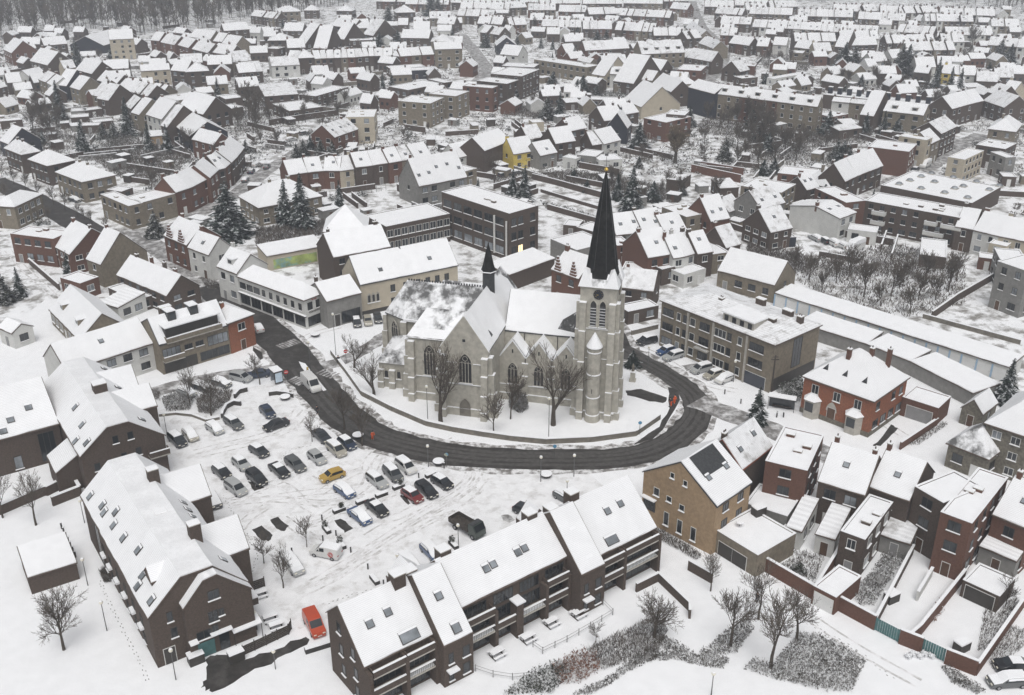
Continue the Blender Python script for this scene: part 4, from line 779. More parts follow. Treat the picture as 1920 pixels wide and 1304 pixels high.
for k in range(5):
    A = (pa[0]+(pb[0]-pa[0])*k/5, pa[1]+(pb[1]-pa[1])*k/5); B_ = (pa[0]+(pb[0]-pa[0])*(k+1)/5, pa[1]+(pb[1]-pa[1])*(k+1)/5)
    h = house('z7', A, B_, D=6, he=2.9+.02*k, hr=3.25+.02*k, kind='mono', wm='w', wins='', chim=0, name='garage_row', cat='garage', sm='snow', label='%s block of white lock-up garages with blue posts, counted from the barn' % ('first', 'second', 'third', 'fourth', 'fifth')[k], group='lock-up garages')
    nd = 4 if k < 4 else 3
    for i in range(nd):
        door(h[0], 'f', h[2]*(i+.5)/nd, 0, h[2]/nd-.5, 2.3, 'door_w', 'garage_door'); part('post', lambda b: b.box((h[2]*i/nd-.16, -.1, 0), (h[2]*i/nd+.16, -.02, 2.7), 'skyblue'), h[0])
q2 = [(870, 292), (1010, 340), (1195, 398), (1400, 480), (1700, 632)]
for k in range(4): house('z7', (q2[k][0]-20, q2[k][1]+22), (q2[k+1][0]-20, q2[k+1][1]+22), D=6.5, he=2.7, hr=3.0+.02*k, kind='mono', wm='g', wins='', chim=0, name='garage_row', cat='garage', sm='snow', label='%s snow covered garage roof block facing away, below the blue garages' % ('first', 'second', 'third', 'fourth')[k], group='back to back garages')
# left of the square
NL = 'the buildings left of the crossroads'
ma = house('z8', (795, 712), (1138, 612), None, 11, he=6.2, hr=10.2, kind='gable', wm='t', label='modern apartment building with stepped balconies and white mansard left of the crossroads', wins='', chim=0, ridge=3.6, rm='slate', sm='snow')
R_, ro, L_, D_ = ma[:4]
for u0, u1, z in ((.03, .28, 3.0), (.68, .98, 3.0)): bigwin(R_, L_*u0, L_*u1, 0, z, z+2.0, n=3, gm='glass_pale')
for u in (.4, .56): win(R_, 'f', L_*u, 0, 4.2, 1.6, 1.0, 'frame_d', 'glass', 1)
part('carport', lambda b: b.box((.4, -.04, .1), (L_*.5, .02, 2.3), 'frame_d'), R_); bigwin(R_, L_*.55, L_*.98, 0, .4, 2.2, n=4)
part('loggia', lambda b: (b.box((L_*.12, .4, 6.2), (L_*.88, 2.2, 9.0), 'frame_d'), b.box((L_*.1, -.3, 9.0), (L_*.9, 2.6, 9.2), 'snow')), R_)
balcony(R_, .2, L_*.3, 0, 2.9, 1.2, 't'); balcony(R_, L_*.1, L_*.9, 1.2, 6.3, 1.9, 't')
for u in (.3, .62):
    dm = part('dormer', lambda b: b.box((L_*u-.8, 2.3, 9.2), (L_*u+.8, 4.4, 11.0), 'slate'), R_); win(dm, 'f', L_*u, 2.3, 10.1, 1.3, 1.4, 'frame_d', 'glass', 1, False, False); part('snow', lambda b: b.box((L_*u-.9, 2.2, 11.0), (L_*u+.9, 4.6, 11.15), 'snow', .04), dm)
chimney(ro, L_*.3, 5.2, 9.9, 2.2, 1.2, 1.2, 'b')
houses('z8', NL, [
 ((1140, 608), (1265, 562), dict(D=9, he=6.4, hr=8.2, kind='hip', wm='rv', label='ornate red brick corner house at the crossroads', chim=1)),
 ((330, 845), (762, 703), dict(D=9, he=5.5, hr=9.2, wm='w', label='long pale rendered house with plain snowy roof beside the modern apartments', chim=0, sky=1, sm='snow')),
 ((248, 535), (400, 690), dict(C=(640, 615), he=3.4, hr=7.6, wm='t', label='low farmhouse with dormers and dark gable in the yard', chim=0, dorm=2)),
 ((-8, 625), (62, 655), dict(C=(205, 637), he=3.4, hr=4.6, wm='w', label='small white shed at the left edge by the snowy lane', chim=0, name='shed', sm='snow')),
 ((585, 362), (835, 468), dict(D=8, he=4.4, hr=7.8, wm='b', label='row of low brick cottages with four chimneys on one roof', chim=4)),
 ((432, 283), (505, 312), dict(C=(752, 250), he=5.5, hr=11.5, wm='t', label='tall house with broad blank grey brown gable', chim=1, wins='fl')),
 ((262, 215), (350, 262), dict(C=(525, 165), he=5, hr=9.8, wm='r', label='red brown brick house with broad front gable and side dormer', chim=2)),
 ((50, 155), (265, 182), dict(C=(330, 140), he=7.2, kind='flat', wm='r', chim=2, label='boxy flat roofed brick house left of the gabled houses')),
 ((300, 375), (400, 405), dict(C=(520, 380), he=4, kind='flat', wm='r', chim=0, label='low brick annex with rounded terrace under the grey gable', name='annex')),
 ((500, 500), (590, 530), dict(D=7, he=3, hr=4, kind='mono', wm='w', chim=0, label='white lean-to behind the farmhouse yard', name='lean_to')),
 ((540, 425), (680, 490), dict(D=4, he=3.0, kind='flat', wm='b', chim=0, label='long low rear annex along the cottages', name='annex')),
 ((1085, 320), (1185, 358), dict(C=(1262, 282), he=7.2, hr=10.5, wm='w', label='white house with dormer at the top of the shopping street', dorm=1)),
 ((1190, 372), (1520, 492), dict(C=(1628, 462), he=6.4, hr=8.8, kind='hip', wm='w', label='long white shop building with hipped roof on the crossroads corner', wins='', chim=0, sm='snow')),
 ((1632, 497), (1805, 452), dict(D=9, he=6, hr=8.6, wm='g', label='grey rendered shop with large glass front beside the white corner shop', wins='', sm='snow', chim=1)),
 ((820, 165), (935, 215), dict(D=9, he=6.4, hr=10, wm='r', label='red brick house with two small stepped gables above the street', chim=1)),
 ((940, 226), (1045, 264), dict(C=(1162, 226), he=6.3, hr=9.5, wm='w', label='white rendered house next to the stepped gable house', sky=1)),
])
sh = [h[0] for h in HOUSES if h[0].get('label', '').startswith('long white shop')][0]; L_ = (g('z8', 1520, 492, 6.4)-g('z8', 1190, 372, 6.4)).length
for i in range(9): win(sh, 'f', L_*(i+.6)/9.2, 0, 4.7, 1.0 if i > 2 else 2.0, 1.5, 'frame_d', 'glass', 0)
for i in range(6): bigwin(sh, L_*i/6+.3, L_*(i+1)/6-.2, 0, .5, 2.6, n=2)
part('fascia', lambda b: (b.box((-.05, -.5, 2.9), (L_+.5, 0, 3.1), 'frame_d'), b.box((-.05, -.52, 3.1), (L_+.5, 0, 3.2), 'snow')), sh)
D2 = 6.0; 
for y in (1.4, 3.6): win(sh, 'r', y, L_, 4.8, 1.3, 1.7, 'frame_d', 'glass', 1)
bigwin(sh, .6, 4.8, L_, .4, 2.5, 'r', 3)
def text(s, parent, loc, rz, size, m, name='lettering'):
    c = bpy.data.curves.new('t', 'FONT'); c.body = s; c.size = size; c.extrude = .02; c.align_x = 'CENTER'; t = bpy.data.objects.new('t', c); COL.objects.link(t)
    dg = bpy.context.evaluated_depsgraph_get(); me = bpy.data.meshes.new_from_object(t.evaluated_get(dg)); bpy.data.objects.remove(t)
    me.materials.clear(); me.materials.append(M[m]); o = link(name, me, parent, loc); o.rotation_euler = (math.pi/2, 0, rz); return o
text('CONSENSUS', sh, (L_+.04, 2.6, 3.25), math.pi/2, .55, 'frame_d'); text('Brunel', sh, (L_+.04, 2.6, 5.9), math.pi/2, .5, 'plastic_red')
gs = [h[0] for h in HOUSES if h[0].get('label', '').startswith('grey rendered shop')][0]; bigwin(gs, 3.2, 7.6, 0, .3, 3.0, n=3); door(gs, 'f', 2.2, 0, 1.2, 2.6, 'frame_d')
def stepped(root, u, w_, z0, z1, m='r'):
    b = MB(); n = 5
    for i in range(n): h = z0+(z1-z0)*(i+1)/n; ww = w_*(1-i/n)/2; b.box((u-ww, -.12+.004*i, z0+(z1-z0)*i/n-(.5 if i == 0 else 0)), (u+ww, .3-.004*i, h), m); b.box((u-ww-.05, -.16, h+.001), (u+ww+.05, .34, h+.1), 'snow', .02)
    b.build('stepped_gable', root)
sg = [h[0] for h in HOUSES if h[0].get('label', '').startswith('red brick house with two small')][0]; Lg = (g('z8', 935, 215, 6.4)-g('z8', 820, 165, 6.4)).length
for u in (.25, .75): stepped(sg, Lg*u, 2.6, 6.4, 9.6)
# school, chapel and the street behind the church
NB = 'the school and houses behind the church'
sc1 = house('p', (828, 360), (955, 401), (1024, 390), he=12, kind='flat', wm='b', floors=3, chim=3, label='three storey brown brick school block with two white pipes', wins='', cat='school', name='school_building')
R_, ro, L_, D_ = sc1[:4]
for fl in range(3):
    for i in range(6): win(R_, 'f', L_*(i+.6)/6.5, 0, 2.2+3.6*fl, L_/8.5, 1.9, 'frame_d', 'glass' if fl else 'glass_pale', 1)
    for u in (.15, .38, .8): win(R_, 'r', D_*u, L_, 2.4+3.6*fl, D_*.16, 2.0, 'frame_d', 'lit' if fl == 0 and u == .38 else 'glass', 1)
part('vent_pipe', lambda b: b.cyl((L_*.8, -.3, 1), (L_*.8, -.3, 10.5), .25, .25, 'frame_w', 8), R_); part('vent_pipe', lambda b: b.cyl((L_*.97, -.3, .5), (L_*.97, -.3, 10), .22, .22, 'frame_w', 8), R_)
s2 = house('w6', (900, 758), (1342, 668), (750, 680), he=7.4, kind='flat', wm='b', chim=0, label='two storey school wing with bands of windows', wins='', cat='school', name='school_building')
R_, ro, L_, D_ = s2[:4]
for z in (2.4, 5.4):
    for i in range(9): win(R_, 'f', L_*(i+.5)/9, 0, z, L_/9-.3, 1.8, 'frame_w', 'glass', 1)
houses('w6', NB, [
 ((535, 972), (930, 898), dict(D=10, he=8, hr=12, wm='b', label='brown brick hall with two tall chimney pipes on the school yard', chim=2, wins='f', sm='snow')),
 ((470, 798), (765, 790), dict(D=10, he=8, hr=13, kind='hip', wm='b', label='brick building with steep pyramid roof at the school', chim=0, sm='snow')),
 ((75, 968), (475, 895), dict(D=7, he=3.6, hr=4.3, kind='mono', wm='c', label='long low playground building with painted mural wall', chim=0, wins='', sm='snow', name='playground_building')),
 ((1128, 480), (1460, 415), dict(D=11, he=6, hr=12.5, wm='g', label='large grey house with blank gable and roof windows behind the school', sky=5, chim=2, floors=2)),
 ((1440, 378), (1528, 355), dict(D=8, he=5, kind='flat', wm='t', label='flat roofed annex at the right end of the large grey house', chim=0, name='annex')),
 ((20, 632), (455, 550), dict(D=13, he=5, hr=9.5, kind='hip', wm='t', label='hipped roof villa half hidden by dark conifers', chim=2)),
 ((1390, 285), (1570, 245), dict(D=8, he=4.5, hr=8, wm='w', label='white low house with small roof windows left of the bare tree', chim=1, sky=1)),
 ((1580, 235), (1760, 165), dict(D=9, he=7, hr=10.5, wm='b', label='tall plain barn with long snowy roof behind the bare tree', chim=0, wins='', sm='snow', name='barn')),
])
pb_ = [h for h in HOUSES if h[6] == 'playground_building'][0][0]; L_ = (g('w6', 475, 895, 3.6)-g('w6', 75, 968, 3.6)).length
part('mural', lambda b: b.box((L_*.1, -.05, .3), (L_*.85, -.01, 2.6), 'mural'), pb_)
def raw(p, r2): return p
yc = house('p', (675, 534.5), (858, 497.5), D=10, he=7, hr=11.6, kind='gable', wm='c', label='cream rendered parish building with pointed windows behind the choir', wins='', chim=0, sky=2, rm='slate', sm='snow')
R_, ro, L_, D_ = yc[:4]
for i in range(3): gothic(R_, L_*.08+i*1.0, 0, 2.6, .6, 2.0, 'f', 0)
for u in (.32, .45, .58, .68, .78, .88):
    for z in (1.8, 4.8): win(R_, 'f', L_*u, 0, z, 1.1, 1.6, 'frame_d', 'glass', 1)
part('plinth', lambda b: b.box((-.04, -.06, 0), (L_+.04, 0, .9), 'frame_d'), R_); part('fire_wall', lambda b: b.ext([(-.2, 6.9), (5, 11.9), (10.2, 6.9)], L_*.5-.2, L_*.5+.15, 'x', 'slate'), R_)
terrace('w6', 'the red brick terrace above the villa with conifers', [(225, 402), (355, 384), (465, 372), (580, 373), (685, 360)], 8, 5.8, 9, 'crrr')
terrace('w6', 'the red brick terrace above the villa with conifers', [(690, 350), (805, 335), (920, 318), (1010, 303), (1100, 290), (1215, 266)], 8, 6.2, 9.6, 'rbwt')
st = house('z1', (825, 478), (945, 520), None, 9, he=7, hr=10.5, kind='gable', wm='r', label='ornate orange brick house with stone trimmed stepped gables behind the nave', chim=1)
Ls = st[2]
for u in (.22, .78): stepped(st[0], Ls*u, 1.8, 7.0, 10.4)
houses('z1', NB, [((640, 505), (838, 432), dict(D=7, he=4, hr=4.8, kind='mono', wm='b', label='low brick school annex with smooth snow roof', chim=0, wins='', sm='snow', name='annex')),
 ((820, 345), (935, 395), dict(D=10, he=5, kind='flat', wm='g', label='flat roofed grey workshop behind the stepped gable house', chim=0, name='workshop', wins=''))])
# ================================================================ the town behind
def T3(A, B, C, he=6, wm='b', **k): return (A, B, dict(C=C, he=he, wm=wm, **k))
def TD(A, B, D=8, he=6, wm='b', **k): return (A, B, dict(D=D, he=he, wm=wm, **k))
houses('w5', 'the villas and corner shops along the avenue at left', [
 T3((390, 458), (570, 527), (812, 483), 6, 't', hr=9, kind='hip', chim=2), T3((200, 370), (330, 415), (545, 385), 6, 'b', hr=9, kind='hip', chim=1), T3((35, 293), (150, 338), (290, 320), 6, 'b', hr=9, kind='hip', chim=2),
 T3((695, 608), (890, 690), (1000, 672), 6.5, 't', kind='flat', chim=1), TD((985, 665), (1215, 603), 8, 6.5, 't', kind='flat', chim=1), TD((-70, 690), (100, 700), 12, 6, 't', kind='hip', hr=8, chim=0),
 T3((0, 237), (60, 262), (215, 200), 5, 'd'), T3((740, 575), (840, 590), (905, 560), 3, 'b', kind='flat', chim=0)])
terrace('w5', 'the curved brick terrace along the bending street', [(1215, 598), (1315, 565), (1450, 497), (1510, 440), (1560, 425), (1600, 390), (1640, 350), (1690, 285)], 8, 7, 10.5, 'rrbbt')
houses('w5', 'the curved brick terrace along the bending street', [TD((1330, 228), (1480, 268), 7, 6, 'r', chim=2)])
houses('w1', 'the far left quarter below the wood', [
 T3((25, 372), (88, 402), (245, 365), 6, 'r'), TD((330, 345), (505, 330), 8), TD((525, 340), (775, 345), 25, 4, 'd', kind='gabley', hr=8.5, chim=0, wins='', label='large dark barn hall with rounded gable below the wood', name='barn'), TD((820, 300), (1000, 292), 10, 10, 'c', hr=14, floors=4, label='tall cream apartment house with stepped roof below the wood'),
 TD((1680, 235), (1870, 222), 8, 8, 'b'), T3((225, 458), (358, 492), (440, 440)), TD((480, 518), (570, 508), 7, 6, 'c'), T3((568, 525), (690, 557), (790, 515)), TD((775, 522), (965, 515), 8, 5, 'b'),
 TD((1055, 537), (1275, 525), 8, 6.5, 'c', hr=8.5), TD((1280, 530), (1395, 540), 9, 8), TD((1395, 545), (1565, 535), 10, 8, 'b', kind='hip'), TD((1355, 477), (1520, 470), 8), TD((1555, 488), (1740, 482), 8), TD((1740, 470), (1885, 455), 8, 6, 't'), TD((1790, 550), (1925, 540), 9, 6, 'b', hr=9),
 TD((115, 590), (240, 600), 10, 4, 'w', kind='gabley', hr=7.5), T3((420, 638), (500, 648), (570, 595), 6, 'd'), T3((525, 655), (600, 678), (700, 630), 6, 't'), T3((690, 715), (740, 728), (790, 650), 6, 't'),
 T3((1205, 725), (1330, 757), (1580, 712), 6, 't', kind='flat'), T3((728, 740), (815, 757), (935, 705)), T3((938, 792), (985, 820), (1050, 745)), T3((985, 845), (1045, 865), (1120, 785), 6, 't'), T3((1095, 862), (1215, 900), (1300, 810), 6, 'w'), T3((1207, 945), (1255, 958), (1375, 865)), T3((1320, 950), (1425, 1025), (1635, 945), 5.5, 'd', hr=9.5),
 T3((1330, 818), (1525, 862), (1640, 800)), TD((-10, 665), (52, 650), 8, 5), TD((55, 625), (165, 615), 8, 5), TD((530, 838), (650, 830), 6, 3, 'g', kind='flat', chim=0), TD((640, 832), (765, 815), 5, 3, 'b', kind='flat', chim=0), TD((600, 945), (740, 940), 5, 3, 'b', kind='flat', chim=0), TD((700, 920), (850, 905), 5, 3, 'b', kind='flat', chim=0), TD((1125, 1030), (1235, 1020), 6, 3, 'o', kind='mono', hr=3.6, chim=0),
 TD((0, 912), (165, 898), 5, 3, 'b', kind='flat', chim=0), TD((530, 885), (665, 875), 6, 3, 'b', kind='flat', chim=0), TD((1690, 745), (1820, 730), 8, 4, 'b', kind='flat', chim=0), TD((1720, 820), (1825, 800), 8, 3.5, 'b', kind='flat', chim=0)])
terrace('w1', 'the far left quarter below the wood', [(290, 598), (345, 620), (400, 650)], 9, 6, 9, 'wt')
terrace('w1', 'the stepped terrace running down the far left quarter', [(728, 605), (798, 624), (868, 642)], 9, 6, 9.5, 'bt'); terrace('w1', 'the stepped terrace running down the far left quarter', [(882, 660), (930, 676), (975, 690), (1045, 708), (1110, 725)], 9, 6, 9.5, 'bt'); terrace('w1', 'the stepped terrace running down the far left quarter', [(1110, 695), (1160, 704), (1215, 712)], 8, 6, 9, 'tb')
Z = 'the row of small houses right of the tall cream apartment house'
for A, B in (((1130, 303), (1195, 310)), ((1205, 318), (1255, 329)), ((1255, 329), (1310, 340)), ((1335, 340), (1415, 362)), ((1440, 370), (1500, 385)), ((1500, 385), (1560, 400)), ((1590, 395), (1660, 405)), ((1660, 405), (1730, 415)), ((1425, 280), (1580, 298)), ((1600, 310), (1665, 318)), ((1665, 325), (1770, 342))): house('w1', A, B, D=9, he=5.5, wm=rnd.choice('btr'), zone=Z)
terrace('w1', 'the house fronts facing the left avenue', [(0, 1300), (60, 1300)], 8, 6, 9) if 0 else None
# centre
Z = 'the houses below the wood left of centre'
terrace('w2', Z, [(110, 110), (290, 132)], 8, 5, 8, 'bt', n=7)
houses('w2', Z, [TD((290, 88), (455, 82), 12, 6, 't', kind='hip'), TD((480, 76), (580, 75), 9, 5, 'b', kind='hip'), TD((705, 78), (810, 80), 9, 5, 'b', kind='hip'), TD((1120, 92), (1250, 88), 12, 6, 'b', kind='hip', hr=10), TD((335, 215), (470, 218), 9, 5), TD((490, 230), (590, 233), 9, 5), TD((590, 233), (680, 230), 9, 5), TD((230, 285), (390, 283), 11, 6, 'b', kind='hip'),
 T3((425, 298), (490, 308), (610, 262), 5), T3((545, 335), (640, 338), (725, 293), 5), TD((672, 180), (820, 200), 10, 7.5, 'b', floors=3), TD((820, 200), (938, 195), 10, 7.5, 't', floors=3), T3((690, 268), (760, 275), (830, 240), 5), T3((890, 240), (960, 250), (1045, 215), 5), TD((800, 283), (945, 278), 6, 6, 'b', kind='flat'),
 TD((1150, 265), (1345, 268), 14, 5, 'b', hr=8.5), TD((1360, 292), (1510, 292), 12, 6, 't', kind='hip'), TD((215, 335), (300, 340), 7, 4, 'b', kind='flat'), TD((365, 335), (490, 330), 9, 5, 'b'), TD((1385, 345), (1575, 340), 10, 9, 't', hr=11.5, floors=3),
 TD((255, 462), (450, 450), 8, 5.5, 'w'), TD((45, 508), (195, 495), 9, 5), TD((-20, 430), (110, 415), 9, 6), TD((930, 165), (1030, 165), 9, 4, 'b', kind='hip'), TD((1130, 175), (1200, 175), 8, 4), TD((1235, 205), (1350, 205), 9, 4, 't')])
Z = 'the long brick terrace above the snowy playground'
terrace('w2', Z, [(435, 408), (555, 402)], 12, 7, 10, 'b', 'hip'); terrace('w2', Z, [(555, 410), (600, 407), (640, 405), (690, 403), (735, 402), (785, 400), (835, 398), (897, 393), (930, 391), (965, 390), (1028, 389), (1092, 388), (1148, 393), (1225, 388), (1300, 383), (1380, 378)], 9, 6.6, 9.6, 'rbbt')
Z = 'the low school pavilions round the snowy playground'
houses('w2', Z, [TD((208, 672), (440, 655), 15, 5, 'b', kind='mono', hr=7, chim=0), T3((445, 655), (560, 668), (845, 610), 4.5, 'b', kind='flat', chim=0), T3((260, 720), (380, 770), (560, 720), 4, 'b', kind='flat', chim=0), T3((1065, 600), (1200, 625), (1445, 580), 4, 'b', kind='flat', chim=1), TD((1080, 478), (1320, 462), 8, 4, 'b', kind='flat', chim=0), TD((1225, 490), (1410, 482), 8, 4, 'd', kind='flat', chim=0), T3((1340, 550), (1450, 575), (1525, 568), 3.5, 'b', kind='flat', chim=0)])
Z = 'the flat roofed apartment blocks in the centre'
houses('w2', Z, [T3((765, 812), (965, 810), (1170, 757), 9.3, 'c', kind='flat', floors=3, chim=3), T3((1130, 700), (1355, 718), (1420, 675), 9, 't', kind='flat', floors=3, chim=2), T3((1345, 650), (1530, 668), (1645, 635), 9, 't', kind='flat', floors=3, chim=1), T3((1578, 595), (1785, 612), (1830, 597), 9.5, 'r', kind='flat', floors=3), T3((1675, 560), (1885, 582), (1960, 555), 9.5, 'b', kind='flat', floors=3)])
houses('w3', Z, [T3((0, 512), (215, 530), (318, 480), 9.5, 'b', kind='flat', floors=3), T3((300, 412), (668, 468), (748, 452), 6.8, 't', kind='flat', chim=2), TD((75, 457), (300, 468), 10, 5, 'b', kind='flat', chim=1)])
houses('w2', None, [T3((530, 935), (690, 955), (828, 893), 5.5, 'r', kind='gabley', hr=9, label='house with bright red brick gable and solar panels at the street bend', sky=3)])
# upper right
Z = 'the houses of the upper middle, left of the far avenue'
for pts, n_, kw in (([(60, 62), (250, 52)], 5, {}), ([(260, 72), (450, 72)], 5, {}), ([(470, 82), (660, 86)], 5, {}), ([(680, 102), (870, 97)], 5, {}), ([(890, 106), (1240, 126)], 8, {}), ([(130, 177), (250, 172)], 3, {}), ([(350, 182), (470, 186)], 3, {}), ([(470, 190), (625, 192)], 4, {}), ([(640, 203), (840, 203)], 4, dict(hr=9)), ([(860, 208), (1130, 224)], 6, dict(hr=9))):
    terrace('w3', Z, pts, 9, 5, kw.get('hr', 8.5), 'bbtr', n=n_)
Z2 = 'the streets at the far right below the wooded ridge'
for pts, n_ in (([(1480, 48), (1680, 52)], 5), ([(1690, 38), (1920, 42)], 5), ([(1550, 93), (1740, 107)], 5), ([(1790, 97), (1920, 102)], 3), ([(1590, 163), (1800, 172)], 5), ([(1130, 248), (1340, 248)], 4), ([(1360, 272), (1460, 262)], 2), ([(1590, 245), (1700, 250)], 2), ([(1650, 300), (1790, 318)], 3), ([(1840, 320), (1920, 325)], 2)):
    terrace('w3', Z if pts[0][0] < 1470 else Z2, pts, 9, 5, 8.5, 'bbtr', n=n_)
for pts in ([(1350, 190), (1400, 240), (1440, 262)], [(1440, 300), (1490, 318), (1540, 340)]): terrace('w3', 'the houses lining the far avenue', pts, 8, 5, 8.5, 'bt')
Z = 'the houses between the flat roofed blocks and the far avenue'
houses('w3', Z, [TD((1045, 378), (1345, 365), 12, 8, 't', hr=13, dorm=4, chim=3, label='large tan apartment house with four dormers on a broad snowy roof'), TD((520, 365), (595, 358), 8, 5, 'r'), TD((655, 352), (800, 345), 9, 5, 'r'), TD((800, 345), (960, 335), 9, 5, 'b'), TD((40, 320), (180, 318), 12, 4.5, 'd', kind='gabley', hr=8.5), T3((65, 378), (190, 390), (265, 372), 5, 'w'), T3((600, 420), (690, 440), (755, 438), 5, 't'), TD((780, 450), (950, 440), 8, 5, 'b'), TD((690, 385), (910, 385), 7, 4, 'b', kind='flat'),
 T3((700, 515), (790, 530), (860, 480), 5, 'c'), TD((825, 515), (920, 520), 8, 6, 'w', hr=8.5, dorm=1), T3((850, 562), (990, 582), (1060, 510), 5, 'b'), TD((930, 470), (1040, 480), 8, 6, 'w', dorm=1), TD((1040, 470), (1180, 490), 9, 6, 'b'), TD((1000, 545), (1120, 562), 8, 6, 't'), T3((1120, 580), (1250, 640), (1300, 590), 6, 'b', hr=10), TD((1300, 592), (1420, 582), 8, 5, 'c', kind='hip', hr=8.5), T3((1290, 482), (1455, 492), (1498, 455), 7, 'r', kind='flat'), TD((1360, 400), (1530, 430), 8, 6, 'b', hr=10), TD((1350, 360), (1480, 350), 8, 5, 'b', kind='flat'),
 TD((1600, 482), (1725, 500), 8, 5, 'b', kind='gabley', hr=9), TD((1735, 455), (1830, 460), 8, 6, 'r', kind='flat'), TD((1740, 545), (1850, 535), 6, 4, 'b', kind='flat'), T3((920, 692), (1045, 745), (1180, 672), 4.5, 'c'), T3((830, 770), (930, 795), (970, 765), 4.5, 'b', kind='gabley', hr=7.5), T3((680, 802), (785, 840), (880, 808), 5, 'b', kind='gabley', hr=9), T3((800, 882), (945, 892), (1100, 868), 5.5, 'd', kind='gabley', hr=10.5), T3((1060, 818), (1215, 850), (1345, 800), 7, 'r', kind='flat', floors=3), T3((1215, 790), (1345, 800), (1418, 772), 8, 'b', kind='flat', floors=3), TD((690, 690), (900, 695), 6, 3, 'b', kind='flat', chim=0), TD((520, 715), (620, 710), 5, 3, 'b', kind='mono', hr=3.6, chim=0), TD((855, 580), (935, 590), 5, 4, 't', kind='flat'), TD((290, 850), (370, 845), 5, 4, 'c', kind='flat', chim=0)])
house('p', (1341, 176), (1533, 201), (1291, 164), he=9.5, hr=12.5, wm='t', floors=3, dorm=6, chim=6, label='long three storey apartment row with dormers and dark left end wall', zone=None, cat='building', name='apartment_building')
dk = HOUSES[-1][0]; house('p', (1291, 164), (1340, 177), None, 9, he=9.6, hr=12.2, wm='d', wins='', chim=0, label='black clad end block of the long apartment row', name='apartment_building', cat='building')
part('brick_bays', lambda b: [b.box((x, -.05, .1), (x+4.2, -.01, 9.2), 'r') for x in (10, 15.5, 21)], dk)
for pts, n_ in (([(0, 72), (145, 70)], 4), ([(165, 52), (355, 48)], 5), ([(20, 97), (315, 106)], 7), ([(355, 112), (735, 122)], 9), ([(600, 78), (770, 82)], 4), ([(775, 82), (905, 78)], 3), ([(770, 132), (1095, 146)], 8), ([(925, 88), (1100, 92)], 4), ([(1100, 94), (1305, 88)], 5), ([(1340, 102), (1720, 112)], 9), ([(1235, 147), (1570, 152)], 8), ([(1695, 183), (1890, 187)], 4), ([(40, 188), (510, 212)], 10), ([(510, 218), (905, 237)], 9), ([(1040, 222), (1290, 242)], 6), ([(1380, 243), (1705, 247)], 7), ([(335, 288), (620, 288)], 6), ([(650, 272), (915, 272)], 5), ([(970, 303), (1305, 298)], 7), ([(1350, 293), (1510, 294)], 4), ([(1105, 353), (1445, 348)], 7), ([(1670, 313), (1920, 332)], 5)):
    terrace('w4', Z2, pts, 9, 5.2, 8.8, 'bbbtw', n=n_)
Z = 'the houses above the long terrace with black chimneys'
houses('w4', Z, [TD((180, 312), (275, 318), 8, 5, 'w'), TD((70, 305), (195, 300), 8, 5, 'r', kind='hip'), TD((470, 357), (590, 355), 8, 5, 'c'), T3((610, 325), (690, 332), (740, 300), 5), TD((715, 317), (905, 312), 8, 5), TD((790, 412), (885, 416), 8, 5, 'w'), TD((865, 432), (975, 425), 8, 5, 'w'), TD((1005, 407), (1100, 400), 8, 6, 'w'), TD((1175, 467), (1310, 467), 9, 5, 'w'), TD((1320, 452), (1420, 455), 8, 5), TD((1345, 507), (1480, 520), 8, 5, 'y'), TD((1480, 522), (1590, 525), 8, 5, 'w'), TD((1720, 537), (1850, 540), 8, 5), TD((1590, 562), (1750, 570), 8, 4), TD((190, 548), (440, 505), 4, 3.4, 'w', kind='flat', chim=0), TD((1530, 610), (1650, 605), 6, 3, 'w', kind='mono', hr=3.5, chim=0), TD((330, 330), (460, 345), 8, 5, 't'), TD((300, 365), (390, 370), 8, 5, 't', kind='flat')])
Z = 'the long terrace with black chimneys'
terrace('w4', Z, [(590, 705), (710, 715), (830, 728)], 8, 6, 6.9, 'wt')
houses('w4', Z, [T3((785, 795), (880, 808), (945, 745), 5), TD((945, 770), (1225, 802), 10, 6.5, 't', hr=9.3, dorm=2, chim=0, label='tan apartment terrace with pointed dormer gables and slate chimneys behind'), TD((590, 812), (705, 790), 7, 5, 'r', kind='flat'), TD((1420, 757), (1570, 716), 9, 7, 'b'), TD((1570, 716), (1640, 700), 9, 7, 'b'), T3((1640, 697), (1785, 748), (1850, 705), 6, 'b', hr=10), TD((1675, 897), (1860, 918), 14, 6, 't', kind='hip', hr=9.5), TD((640, 910), (800, 890), 5, 3, 'b', kind='mono', hr=3.7, chim=0), TD((670, 865), (770, 860), 5, 3, 'g', kind='mono', hr=3.7, chim=0), TD((1670, 640), (1760, 665), 8, 6, 'b'), TD((1765, 625), (1850, 640), 8, 7, 'c')])
for i in range(10):   # slate flues on the long low roof behind the terrace
    pass
tb = house('w4', (530, 655), (1280, 735), None, 9, he=5.5, kind='flat', wm='b', chim=0, wins='', label='long low flat roofed range carrying a row of black flues')
for i in range(11): chimney(tb[1], tb[2]*(i+.4)/11, 4.5, 5.3, 1.6, 1.6, 2.6, 'd')
